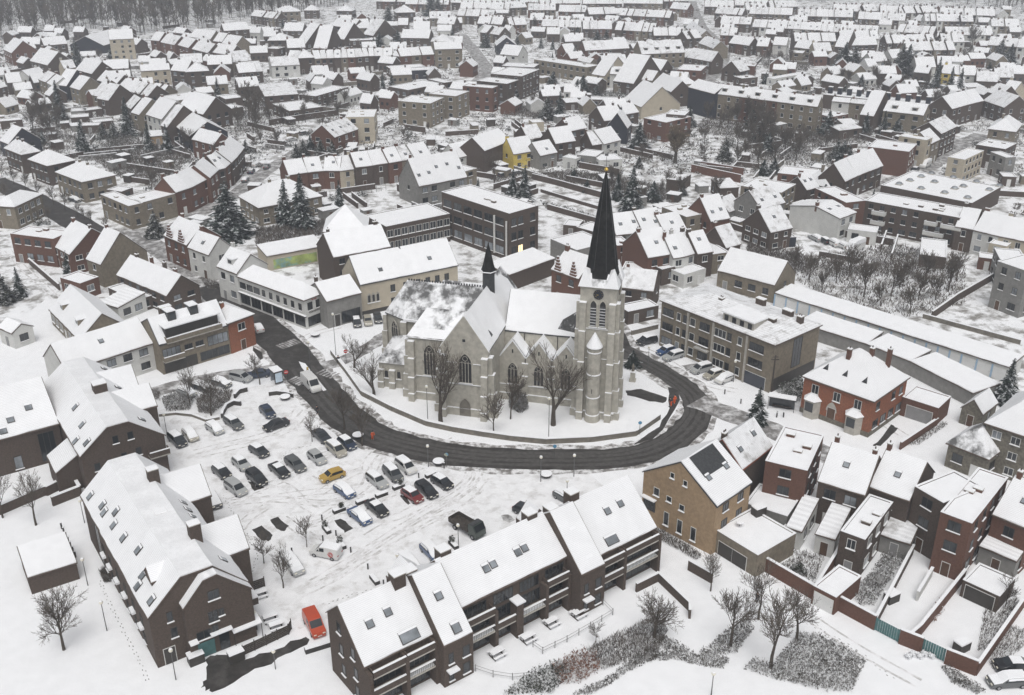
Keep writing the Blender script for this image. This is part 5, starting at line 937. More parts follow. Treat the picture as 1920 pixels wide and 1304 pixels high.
# right, middle distance
Z = 'the street of shops at the right edge'
houses('w8', Z, [T3((1055, 130), (1245, 160), (1285, 140), 9, 'c', kind='flat', floors=3), T3((840, 205), (1125, 240), (1175, 185), 8, 'r', kind='flat', wins='r'), TD((1275, 187), (1338, 155), 8, 7, 't', hr=10), TD((1345, 117), (1455, 65), 9, 8, 'b', hr=11), T3((1395, 275), (1510, 295), (1690, 240), 7.5, 'c', kind='flat', chim=0), T3((1690, 240), (1795, 280), (1830, 262), 7, 'g', kind='flat', chim=0), T3((1590, 190), (1790, 222), (1900, 185), 7, 'b', kind='flat', chim=2), TD((1660, 105), (1920, 130), 12, 6, 't', kind='hip', hr=9, chim=0) if 0 else TD((1775, 410), (1870, 415), 5, 3, 'b', kind='flat', chim=0)])
wh = house('w8', (930, 470), (1560, 595), (1860, 500), he=5, kind='flat', wm='b', label='wide flat roofed warehouse dotted with dome skylights', chim=0, wins='', name='warehouse', cat='building')
for (x, y) in ((1055, 465), (1130, 440), (1208, 413), (1280, 392), (1207, 495), (1370, 525), (1430, 420), (1590, 450), (1680, 505), (1750, 478), (1530, 560), (1300, 450), (1440, 495), (1500, 480)):
    p = g('w8', x, y, 5)-Vector(wh[0].location[:2]); a = wh[0].rotation_euler.z; u = p.x*math.cos(a)+p.y*math.sin(a); v = -p.x*math.sin(a)+p.y*math.cos(a)
    part('dome_skylight', lambda b: (b.box((u-.9, v-.9, 4.7), (u+.9, v+.9, 5.2), 'concrete'), b.ring([(1.0, 5.2), (.7, 5.6), (.05, 5.8)], 'glass_pale', 8, (u, v))), wh[0])
Z = 'the houses round the parking court on the right'
terrace('w8', Z, [(680, 448), (762, 408), (850, 373), (942, 338)], 8, 6, 10.5, 'bt')
houses('w8', Z, [TD((545, 489), (675, 458), 8, 4, 't', kind='hip', hr=8.5), T3((215, 387), (470, 414), (590, 370), 5, 'r', kind='flat'), TD((415, 507), (500, 483), 7, 5, 'b', sky=2), T3((-40, 475), (240, 524), (385, 472), 7.5, 't', kind='flat', chim=3), TD((95, 637), (265, 592), 9, 6, 'g', sky=2), TD((165, 800), (315, 768), 10, 5, 'b', hr=9.5, chim=1, sky=1),
 T3((640, 705), (758, 662), (410, 580), 5.8, 'w', hr=7.4, sky=2, wins='f', label='tall house with broad blank white side wall above the parking court'), T3((820, 577), (1475, 697), (1540, 632), 8, 'b', kind='flat', floors=3, chim=6, label='three storey brick apartment block with white balconies round the court', cat='building', name='apartment_building'), TD((690, 592), (830, 577), 14, 8.01, 'r', kind='flat', floors=3, chim=2), TD((1445, 757), (1570, 780), 9, 6, 'b'), TD((1570, 782), (1745, 824), 9, 6, 'w'), TD((1745, 824), (1940, 864), 9, 6, 'c'), T3((1200, 950), (1385, 972), (1530, 870), 3, 'b', kind='flat', chim=0, wins=''), TD((1680, 870), (1800, 895), 6, 5, 'c', kind='flat', chim=0), TD((1610, 970), (1730, 985), 4, 3, 'r', kind='flat', chim=0), TD((1755, 985), (1940, 1000), 8, 6.5, 'g', kind='flat', chim=0), TD((700, 775), (900, 800), 5, 3.5, 'w', kind='flat', chim=0), TD((260, 835), (345, 830), 4, 2.6, 'd', kind='flat', chim=0, wins='')])
ab = [h[0] for h in HOUSES if h[0].get('label', '').startswith('three storey brick apartment block')][0]
for u0, u1, z in ((2.5, 6, 2.6), (2.5, 6, 5.2), (16, 21, 2.5), (20, 25, 5.1), (16, 19, 5.1)): balcony(ab, u0, u1, 0, z, 1.3, 'frame_w')
Z = 'the houses and gardens behind the spire'
houses('w7', Z, [TD((10, 258), (158, 235), 8, 5, 'y', hr=9, label='house with bright yellow front left of the spire'), TD((195, 270), (312, 245), 8, 4.5, 'g', sky=1), TD((110, 155), (215, 138), 8, 6, 'b', hr=9.5), TD((300, 185), (440, 165), 9, 6, 'b', hr=10, chim=2), TD((400, 98), (518, 75), 8), TD((555, 195), (640, 185), 8, 5), TD((635, 190), (752, 160), 9, 5, 'w'), TD((450, 260), (580, 274), 8, 4, 'g', kind='flat', chim=0), TD((605, 300), (765, 290), 7, 3.6, 'w', kind='flat', chim=0), T3((350, 275), (440, 290), (500, 275), 3.4, 'w', kind='flat', chim=0),
 T3((1070, 428), (1170, 442), (1295, 402), 3.5, 'b', kind='flat', chim=0, wins=''), TD((720, 820), (905, 798), 9, 5, 'g', hr=9, sky=2), TD((905, 797), (1065, 768), 9, 5.2, 'b', hr=9.2, sky=2), TD((1065, 820), (1215, 790), 9, 4.2, 'w', hr=8, sky=1), TD((1208, 692), (1362, 662), 10, 7, 't', kind='flat', chim=2), TD((1375, 725), (1507, 700), 10, 6, 'r', hr=11, sky=2), TD((1500, 660), (1590, 625), 7, 3.5, 'g', sm='snow_thin'), TD((1440, 497), (1570, 490), 7, 3, 'b', kind='mono', hr=3.8, chim=0),
 TD((940, 975), (1115, 945), 11, 6.5, 'r', hr=11, sky=1, wins='f'), TD((1285, 950), (1390, 932), 9, 6, 'b', sky=1), TD((1390, 950), (1505, 935), 8, 5, 't', kind='flat', chim=0), TD((1480, 908), (1582, 880), 8, 5, 'b', hr=9, wins='f'), T3((940, 1010), (1040, 1055), (1172, 1030), 4, 'b', kind='flat', chim=1), TD((755, 1060), (960, 1080), 6, 3.5, 'b', kind='flat', chim=1), TD((1170, 1080), (1335, 1050), 6, 3.2, 'g', kind='flat', chim=0), TD((730, 890), (825, 880), 6, 5, 'r', kind='flat'), TD((445, 760), (590, 800), 6, 3.2, 'b', kind='flat', chim=0), TD((355, 745), (460, 755), 5, 3, 'b', kind='flat', chim=0), T3((975, 640), (1080, 680), (1180, 640), 4, 'r', kind='flat', chim=0)])
terrace('w7', Z, [(1115, 978), (1195, 965), (1282, 940)], 9, 6, 9.8, 'bw')

# rows at the top of the picture
for r, pts, n_ in (('w2', [(980, 12), (1330, 18)], 8), ('w2', [(1180, 30), (1480, 34)], 7), ('w2', [(1500, 20), (1910, 26)], 9), ('w2', [(1560, 60), (1900, 66)], 8), ('w3', [(0, 12), (330, 20)], 8), ('w3', [(340, 27), (620, 24)], 7), ('w3', [(640, 28), (910, 28)], 6), ('w3', [(920, 24), (1190, 28)], 6), ('w3', [(1200, 12), (1370, 8)], 4), ('w3', [(1240, 60), (1360, 70)], 3), ('w2', [(1350, 130), (1500, 128)], 3), ('w2', [(1540, 110), (1790, 118)], 5), ('w2', [(1680, 165), (1850, 172)], 4), ('w2', [(1700, 225), (1830, 245)], 3), ('w3', [(0, 160), (90, 158)], 2), ('w3', [(270, 140), (365, 142)], 2), ('w2', [(1400, 165), (1520, 170)], 2)):
    terrace(r, 'the houses of the upper middle, left of the far avenue', pts, 9, 5, 8.5, 'bbtr', n=n_)
# ================================================================ vegetation
def tree_meshes(seed, h, spread=.42, lv=4, r0=None, fork=.3, nb=(5, 5, 4, 4), tw='twig', pollard=False, up=.35, thin=.016):
    q = random.Random(seed); tk = MB(); cr = MB(); r0 = r0 or h*.018
    def rv(d, a):
        ax = Vector((q.uniform(-1, 1), q.uniform(-1, 1), q.uniform(-1, 1))); ax = (ax-ax.project(d)).normalized(); return (d*math.cos(a)+ax*math.sin(a)).normalized()
    def br(p, d, L, r, l):
        n = 3 if l < 3 else 2; last = l >= lv
        for i in range(n):
            e = p+d*(L/n); r1 = max(r*(1-.55*(i+1)/n), thin)
            (tk if l < 2 else cr).cyl(p, e, max(r*(1-.55*i/n), thin), r1, 'bark' if l < 2 else tw, 6 if l == 0 else (4 if l < 3 else 3), False)
            if not last and not (l == 0 and i == 0):
                k = max(1, round(nb[min(l, len(nb)-1)]/(n-(1 if l == 0 else 0))))
                for j in range(k):
                    dd = rv(d, q.uniform(.45, .95)); dd = (dd+Vector((0, 0, up))).normalized(); br(e-d*(L/n)*q.uniform(0, .6), dd, L*q.uniform(.5, .72) if not pollard or l else h*.30, r1*q.uniform(.5, .7), l+1)
            p = e; d = (rv(d, q.uniform(.03, .22))+Vector((0, 0, .06))).normalized()
        if not last: br(p, d, L*.55, r1, l+1)
    br(Vector((0, 0, 0)), Vector((q.uniform(-.05, .05), q.uniform(-.05, .05), 1)).normalized(), h*spread, r0, 0)
    return tk.mesh('trunk'), cr.mesh('crown')
def conifer_meshes(seed, h, w, m='needle', dens=1.0, droop=.28):
    q = random.Random(seed); tk = MB(); cr = MB(); tk.cyl((0, 0, 0), (0, 0, h*.95), h*.02, .02, 'bark', 6); n = int(26*dens)
    for i in range(n):
        z = h*(.06+.92*i/n); R = w*(1-i/n)**.85*q.uniform(.8, 1.12)+.12; k = max(4, int(9*(1-i/n)+4))
        for j in range(k):
            a = 6.283*(j+q.random())/k; rr = R*q.uniform(.65, 1.1); s = 4
            for t in range(s):
                f0 = (t+.2)/s; c = Vector((math.cos(a)*rr*f0, math.sin(a)*rr*f0, z+q.uniform(-.1, .1)-droop*rr*f0)); wd = (rr*.34*(1.1-f0*.6)+.08)
                e = Vector((-math.sin(a), math.cos(a), 0)); o = Vector((math.cos(a), math.sin(a), -droop))*rr/s
                for _ in range(2):
                    t1 = q.uniform(-.5, .5); cr.add([c-e*wd*q.uniform(.5, 1)+Vector((0, 0, t1*.2)), c+e*wd*q.uniform(.5, 1)-Vector((0, 0, .12)), c+o*1.5+Vector((0, 0, q.uniform(-.3, .1)))], [(0, 1, 2)], m)
    return tk.mesh('trunk'), cr.mesh('crown')
def bush_mesh(seed, h, w, m='brush', n=240):
    q = random.Random(seed); b = MB()
    for _ in range(n):
        a = q.uniform(0, 6.283); r = w*math.sqrt(q.random())*(.6+.4*q.random()); z = h*q.random()*math.sqrt(max(0, 1-(r/w)**2*.8)); c = Vector((r*math.cos(a), r*math.sin(a), z)); s = .16+.1*w
        v = [c+Vector((q.uniform(-s, s), q.uniform(-s, s), q.uniform(-s, s))) for _ in range(3)]; b.add(v, [(0, 1, 2)], m)
    return b.mesh('foliage')
TV = {'bare': [tree_meshes(11+i, 9) for i in range(3)], 'far': [tree_meshes(31+i, 9, lv=3, nb=(6, 6, 5), thin=.035) for i in range(3)], 'small': [tree_meshes(51+i, 4.5, lv=3, nb=(6, 5, 4), r0=.06) for i in range(2)], 'wide': [tree_meshes(71, 8.5, .42, 4, .20, nb=(8, 5, 4, 3), up=.22), tree_meshes(73, 8.5, .36, 4, .22, nb=(8, 5, 4, 3), up=.12)],
      'pollard': [tree_meshes(91, 12, .36, 4, .36, nb=(5, 5, 4, 3), pollard=True, up=.42, thin=.018), tree_meshes(92, 9.5, .30, 4, .30, nb=(5, 5, 4, 3), pollard=True, up=.38, thin=.018)], 'tan': [tree_meshes(95, 10, .3, 4, .35, nb=(6, 6, 6, 5), tw='twig_tan', up=.35, thin=.03)],
      'fir': [conifer_meshes(5+i, 10, 2.5) for i in range(3)], 'cedar': [conifer_meshes(15, 13, 6.2, dens=.9, droop=.12)], 'round': [conifer_meshes(17, 7, 3.2, droop=.1, dens=1.1), conifer_meshes(18, 7, 3.0, 'leaf', 1.1, .05)]}
def top_z(me): return max(v.co.z for v in me.vertices)
TH = {'bare': 9, 'far': 9, 'small': 4.5, 'wide': 8.5, 'pollard': 12, 'tan': 10, 'fir': 10, 'cedar': 13, 'round': 7}
TREES = []
def tree(r, x, y, kind, h, label=None, zone=None, var=None):
    p = g(r, x, y); v = TV[kind][(rnd.randrange(len(TV[kind])) if var is None else var)]; s = h/cached(('tz', v[1].name), lambda: top_z(v[1]))
    con = kind in ('fir', 'cedar', 'round')
    o = thing('conifer' if con else 'bare_tree', (p.x, p.y, 0), rnd.uniform(0, 6.28), label, 'tree'); o.scale = (s*rnd.uniform(.9, 1.1), s*rnd.uniform(.9, 1.1), s)
    link('trunk', v[0], o); link('crown', v[1], o); TREES.append((o, zone, con, r, toP(p.x, p.y, 0)[0]) if label is None else None); return o
for (r, x, y, k, h, lb, va) in (
 ('z1', 342, 1162, 'pollard', 16.5, 'large bare pollarded tree in front of the church transept', 0), ('z1', 572, 1198, 'small', 8.5, 'small bare tree right of the transept by the wall', 0), ('z1', 646, 1132, 'small', 9, 'slim bare tree before the aisle gables', 1), ('z1', 832, 1158, 'pollard', 14, 'stout leaning bare tree left of the church tower', 1), ('z1', 50, 1035, 'pollard', 8.5, 'crooked bare tree at the left end of the churchyard', 1), ('p', 665, 690, 'pollard', 6.5, 'twiggy pollard beside the no entry sign', 1), ('z1', 150, 570, 'tan', 9, 'fine twigged bare tree before the cream parish building', 0),
 ('z6', 1085, 372, 'bare', 9, 'bare tree on the square edge by the dark road', 0), ('z6', 1183, 462, 'bare', 7.5, 'slim bare tree beside the orange clad worker', 1), ('z6', 905, 440, 'small', 5.5, 'young bare tree beside the black car at the square', 0), ('z6', 875, 1026, 'small', 5, 'young bare tree right of the bare parking bays', 1), ('z6', 637, 1116, 'small', 5, 'young bare tree near the corner of the brick block', 0), ('z6', 745, 1252, 'bare', 6, 'bare tree beside the snow covered car near the terrace', 2),
 ('z2', 245, 1250, 'bare', 8.5, 'bare tree on the snowy lawn by the lamp post', 0), ('z2', 20, 1200, 'bare', 7.5, 'bare tree cut by the left edge', 1), ('z2', 1435, 505, 'bare', 8, 'right bare tree in the shrub bed at the square', 1), ('z2', 1290, 440, 'bare', 7.5, 'left bare tree in the shrub bed at the square', 2), ('z3', 360, 776, 'wide', 9, 'broad bare tree standing alone on the snowy lawn', 0), ('z8', 1300, 910, 'bare', 6.5, 'bare tree beside the bus stop display', 0),
 ('z5', 365, 836, 'bare', 6, 'bare tree by the low wall below the tan house', 1), ('z5', 455, 1082, 'bare', 10, 'bare tree in the small hedge bed of the park', 0), ('z5', 580, 962, 'bare', 8.5, 'bare tree behind the walking person', 2), ('z5', 635, 1182, 'bare', 11, 'tallest bare tree at the tip of the large hedge bed', 1), ('z5', 750, 1062, 'bare', 9, 'bare tree at the back of the large hedge bed', 0), ('z5', 112, 1042, 'wide', 7.5, 'low spreading bare tree near the end of the brick block', 1), ('z5', 1690, 905, 'small', 5, 'small bare fruit tree in the walled garden at right', 0),
 ('z4', 1528, 890, 'small', 3.2, 'tiny bare sapling by the wire garden fence', 0), ('z7', 655, 792, 'fir', 7, 'dark conifer at the road bend by the tan house', 0), ('z7', 1830, 700, 'fir', 9, 'dark conifer at the right edge by the garages', 1), ('z1', 1180, 905, 'round', 3.6, 'snowy evergreen bush behind the church tower', 0), ('z8', 345, 350, 'fir', 5.5, 'small conifer in the brick house yard', 2), ('z8', 30, 500, 'round', 7, 'large snowy evergreen at the left edge', 1), ('z8', 105, 470, 'fir', 7, 'snowy fir in the evergreen clump at the left edge', 1),
 ('w5', 1600, 905, 'cedar', 15, 'large spreading cedar laden with snow', 0), ('w5', 1085, 900, 'round', 7, 'dark evergreen beside the stepped gable house', 1), ('w6', 330, 765, 'fir', 15, 'tallest dark fir before the hipped villa', 0), ('w6', 215, 745, 'fir', 12.5, 'shorter dark fir before the hipped villa', 1), ('w6', 585, 650, 'fir', 9, 'snowy spruce beside the wire fence', 2), ('w7', 830, 650, 'fir', 13, 'snowy spruce right of the black spire', 0), ('w6', 1650, 455, 'bare', 10, 'bare round crowned tree by the snowy car park', 2), ('w7', 1130, 320, 'tan', 13, 'large tan twigged willow in the gardens right of the spire', 0)):
    tree(r, x, y, k, h, lb, None, va)
def trees(r, zone, kind, pts):
    for t in pts: tree(r, t[0], t[1], kind if len(t) < 4 else t[3], t[2], None, zone)
ZT = 'the far left gardens'
trees('w1', ZT, 'fir', [(640, 1160, 12), (970, 1020, 14), (1125, 1140, 10), (1265, 1150, 10), (1320, 415, 8), (590, 500, 14), (1640, 740, 9), (460, 900, 15), (860, 1040, 6, 'round'), (780, 1040, 6, 'round'), (850, 440, 7, 'round')])
trees('w1', ZT, 'far', [(330, 980, 12), (400, 1060, 12), (250, 1000, 11), (300, 860, 10), (430, 960, 10), (1870, 900, 15), (1380, 1120, 8), (1450, 1140, 8), (1600, 900, 8), (740, 470, 7), (1900, 1000, 10)])
ZT = 'the gardens of the centre left'
trees('w2', ZT, 'far', [(150, 890, 13), (250, 870, 9), (330, 860, 8), (490, 850, 8), (510, 780, 8), (760, 740, 8), (640, 770, 7), (1600, 510, 7), (1640, 500, 7), (170, 770, 9), (30, 900, 8), (20, 880, 8), (300, 1030, 7), (185, 1000, 5), (1170, 800, 6)])
trees('w2', ZT, 'fir', [(1070, 200, 14, 'round'), (1370, 110, 16, 'round'), (1410, 130, 14, 'round'), (1005, 335, 9, 'round'), (1030, 650, 9), (1090, 600, 6), (1510, 285, 9), (1190, 180, 6), (1740, 330, 8, 'round'), (1240, 300, 8, 'round'), (1130, 290, 7, 'round'), (600, 1080, 6, 'round'), (480, 1075, 5.5, 'round'), (530, 1060, 6, 'round'), (680, 1085, 5.5, 'round'), (430, 1090, 5, 'round')])
ZT = 'the gardens of the upper middle'
trees('w3', ZT, 'fir', [(480, 830, 11), (395, 830, 9, 'round'), (430, 640, 9, 'round'), (640, 665, 9, 'round'), (600, 680, 8, 'round'), (350, 335, 7), (430, 345, 7), (185, 320, 6, 'round'), (800, 290, 7, 'round'), (740, 280, 6, 'round'), (1060, 70, 9, 'round'), (180, 740, 7, 'round'), (740, 670, 6, 'round'), (1030, 1030, 9, 'round'), (560, 40, 8), (600, 260, 6, 'round'), (990, 640, 5, 'round')])
trees('w3', ZT, 'far', [(300, 780, 8), (1500, 860, 9), (1700, 890, 11), (1760, 860, 11), (1830, 930, 10), (1640, 880, 9), (1580, 900, 8), (300, 220, 9), (520, 270, 7), (1890, 950, 10), (1480, 1000, 7), (160, 770, 8), (680, 70, 8)])
ZT = 'the gardens of the upper right'
trees('w4', ZT, 'fir', [(670, 500, 14, 'round'), (740, 490, 12, 'round'), (1060, 530, 15, 'round'), (1110, 500, 13, 'round'), (1310, 620, 14), (1460, 690, 13), (1400, 660, 12), (725, 155, 8, 'round'), (275, 260, 7), (345, 250, 6, 'round'), (1750, 410, 10, 'round'), (1820, 430, 9, 'round'), (560, 940, 9, 'round'), (940, 940, 9), (1040, 930, 6, 'round'), (820, 930, 8), (790, 610, 6, 'round'), (680, 640, 4), (340, 600, 4), (130, 580, 5, 'round'), (90, 980, 8, 'round'), (30, 930, 9, 'round'), (150, 1060, 7, 'round'), (1700, 480, 6, 'round')])
trees('w4', ZT, 'far', [(1560, 340, 13), (960, 545, 9), (880, 590, 9), (570, 610, 8), (340, 770, 7), (300, 450, 8), (150, 440, 8), (80, 890, 11), (360, 1070, 11), (130, 910, 10), (280, 1040, 9), (1350, 800, 11), (1300, 770, 9), (900, 640, 7), (1090, 620, 7), (230, 450, 7), (700, 590, 7), (1240, 640, 8), (380, 880, 8)])
ZT = 'the gardens right of the spire'
trees('w8', ZT, 'fir', [(660, 330, 8, 'round'), (620, 300, 7, 'round'), (190, 390, 5, 'round'), (950, 140, 7), (700, 310, 6, 'round')]); trees('w8', ZT, 'far', [(20, 130, 9), (100, 180, 9), (180, 120, 9), (260, 250, 9), (340, 300, 10), (60, 240, 7), (420, 190, 7), (540, 220, 7)])
trees('w7', ZT, 'fir', [(90, 590, 11), (10, 570, 9), (1740, 400, 5, 'round'), (980, 580, 6, 'round'), (520, 520, 4, 'round'), (430, 430, 3.5, 'round'), (1180, 540, 4, 'round'), (880, 350, 4, 'round')]); trees('w7', ZT, 'far', [(740, 500, 7), (690, 480, 6), (1080, 500, 6), (1160, 470, 5), (1330, 290, 6), (1560, 340, 7), (1480, 290, 7), (1610, 300, 7), (1700, 340, 7), (1820, 300, 7), (1030, 540, 5), (1560, 220, 10), (1640, 200, 9), (1780, 210, 9), (900, 300, 6)])
ZT = 'the thicket above the blue garages'
trees('z7', ZT, 'far', [(1160, 195, 9), (900, 115, 7), (1290, 190, 8), (1380, 270, 7), (1560, 170, 9), (830, 80, 7), (1030, 130, 7), (1090, 100, 8), (1450, 130, 8), (1240, 240, 6), (1330, 150, 8), (960, 170, 5), (1500, 210, 7), (1420, 210, 7), (1600, 120, 8)])
ZT = 'the street trees along the left avenue'
trees('w5', ZT, 'small', [(45, 652, 6), (150, 722, 6), (98, 542, 6), (180, 582, 6), (265, 632, 6), (372, 682, 6.5), (455, 722, 6.5), (205, 740, 5), (340, 805, 5), (15, 492, 5), (540, 765, 4), (590, 790, 4), (640, 815, 4), (265, 820, 5), (740, 865, 4)])
# beds, hedges and thickets
def in_poly(p, P):
    c = False; j = len(P)-1
    for i in range(len(P)):
        if (P[i][1] > p[1]) != (P[j][1] > p[1]) and p[0] < (P[j][0]-P[i][0])*(p[1]-P[i][1])/(P[j][1]-P[i][1])+P[i][0]: c = not c
        j = i
    return c
def bed(name, r, pts, h, m, label, dens=28, stuff=False, s=.15, cat='hedge', maxn=15000):
    P = [g(r, *p) for p in pts]; xs = [p.x for p in P]; ys = [p.y for p in P]; c = Vector((sum(xs)/len(P), sum(ys)/len(P))); A = (max(xs)-min(xs))*(max(ys)-min(ys)); b = MB(); n = int(min(maxn, A*dens*(1 if stuff else 2)))
    for _ in range(n):
        p = (rnd.uniform(min(xs), max(xs)), rnd.uniform(min(ys), max(ys)))
        if not in_poly(p, P) or (cat != 'shrub' and inside(p, .3)): continue
        z = h*rnd.random()*(.7+.5*noise.noise((p[0]*.3, p[1]*.3, 1.7))); q = Vector((p[0]-c.x, p[1]-c.y, max(z, .05)))
        if m == 'brush': t_ = Vector((rnd.uniform(-1, 1), rnd.uniform(-1, 1), 0)).normalized()*(.10 if stuff else .035); q.z *= .6; b.add([q-t_, q+t_, q+Vector((rnd.uniform(-.5, .5), rnd.uniform(-.5, .5), rnd.uniform(.25, .9)))*(1.3 if stuff else .8)], [(0, 1, 2)], m)
        else: b.add([q+Vector((rnd.uniform(-s, s), rnd.uniform(-s, s), rnd.uniform(-s, s)*1.3)) for _ in range(3)], [(0, 1, 2)], m)
    if not b.v: return
    o = b.build(name); o.location = (c.x, c.y, 0)
    if stuff: o['kind'] = 'stuff'; o['label'] = label
    else: tag(o, label, cat)
    return o
bed('hedge', 'z5', [(510, 1190), (560, 1150), (640, 1180), (760, 1030), (850, 1040), (960, 1090), (1065, 1150), (1000, 1290), (880, 1290), (660, 1235)], 1.3, 'hedge', 'large triangular hedge bed in the snowy park at bottom right', 40)
bed('hedge', 'z5', [(350, 1090), (440, 1010), (540, 960), (560, 1010), (480, 1120), (400, 1125)], .8, 'hedge', 'small hedge bed round the bare tree in the park', 40)
bed('hedge', 'z5', [(0, 1180), (60, 1120), (140, 1030), (310, 1130), (330, 1090), (450, 1150), (420, 1190), (300, 1170), (150, 1130), (0, 1200)], .8, 'hedge', 'long low hedge winding along the park path', 40)
bed('hedge', 'z4', [(1050, 1163), (1200, 1060), (1330, 1000), (1400, 1060), (1300, 1163)], 1.4, 'leaf', 'dark green hedge below the block garden', 45)
bed('hedge', 'z4', [(1300, 1030), (1450, 940), (1530, 960), (1550, 1040), (1440, 1110), (1340, 1110)], 1.5, 'redleaf', 'reddish brown leaved hedge below the wire fence', 45)
bed('hedge', 'z4', [(1480, 930), (1640, 850), (1830, 760), (1900, 830), (1850, 940), (1560, 1040)], .7, 'brush', 'frosted shrub strip below the low wide tree', 40)
bed('hedge', 'z4', [(1400, 1163), (1560, 1090), (1750, 960), (1920, 950), (1920, 985), (1770, 990), (1600, 1110), (1500, 1163)], .7, 'hedge', 'low frosted hedge along the bottom edge lawn', 45)
bed('hedge', 'z5', [(1400, 1180), (1440, 1165), (1500, 1220), (1600, 1290), (1560, 1304), (1450, 1250)], .7, 'hedge', 'curved low hedge by the green garden gates', 45)
bed('hedge', 'z5', [(105, 560), (150, 560), (330, 680), (300, 700), (100, 590)], .8, 'brush', 'frosted shrub strip under the tan gable wall', 45)
bed('shrub_bed', 'z2', [(1100, 400), (1200, 340), (1330, 390), (1290, 470), (1130, 480)], 1.2, 'hedge', 'left clipped shrub bed with bare tree beside the square', 45, cat='shrubs')
bed('shrub_bed', 'z2', [(1330, 400), (1440, 330), (1580, 340), (1560, 420), (1440, 500), (1350, 490)], .9, 'brush', 'right shrub bed with bare tree beside the square', 40, cat='shrubs')
bed('hedge', 'z7', [(730, 620), (800, 590), (870, 590), (875, 690), (830, 700), (740, 640)], 1.8, 'leaf', 'clipped evergreen hedge left of the red villa', 60)
bed('hedge', 'z7', [(950, 390), (1000, 350), (1140, 410), (1100, 425)], 1.8, 'leaf', 'dark evergreen hedge behind the apartments', 60)
bed('hedge', 'z7', [(1240, 490), (1290, 480), (1600, 590), (1560, 620), (1340, 555)], 1.8, 'leaf', 'long dark hedge behind the red villa', 60)
bed('shrub', 'z3', [(560, 340), (600, 310), (655, 330), (650, 390), (590, 405)], 1.3, 'brush', 'rounded frosted shrub beside the long brick block', 130, cat='shrub')
bed('shrub', 'z3', [(655, 330), (690, 350), (740, 480), (745, 540), (690, 520), (665, 420)], 1.4, 'leaf', 'evergreen shrubs against the side wall of the long brick block', 90, cat='shrubs')
bed('shrub', 'z1', [(640, 1040), (700, 1030), (725, 1090), (690, 1110), (640, 1085)], 2.2, 'hedge', 'round dark shrub before the aisle wall of the church', 130, cat='shrub')
bed('shrub', 'z5', [(720, 740), (770, 720), (800, 770), (740, 785)], 1.0, 'leaf', 'round snowy shrub in the walled garden', 110, cat='shrub')
bed('shrub', 'z5', [(990, 850), (1060, 790), (1130, 700), (1230, 640), (1240, 690), (1180, 780), (1100, 900), (1040, 910)], 1.8, 'hedge', 'overgrown hedge dividing the walled gardens', 45, cat='hedge')
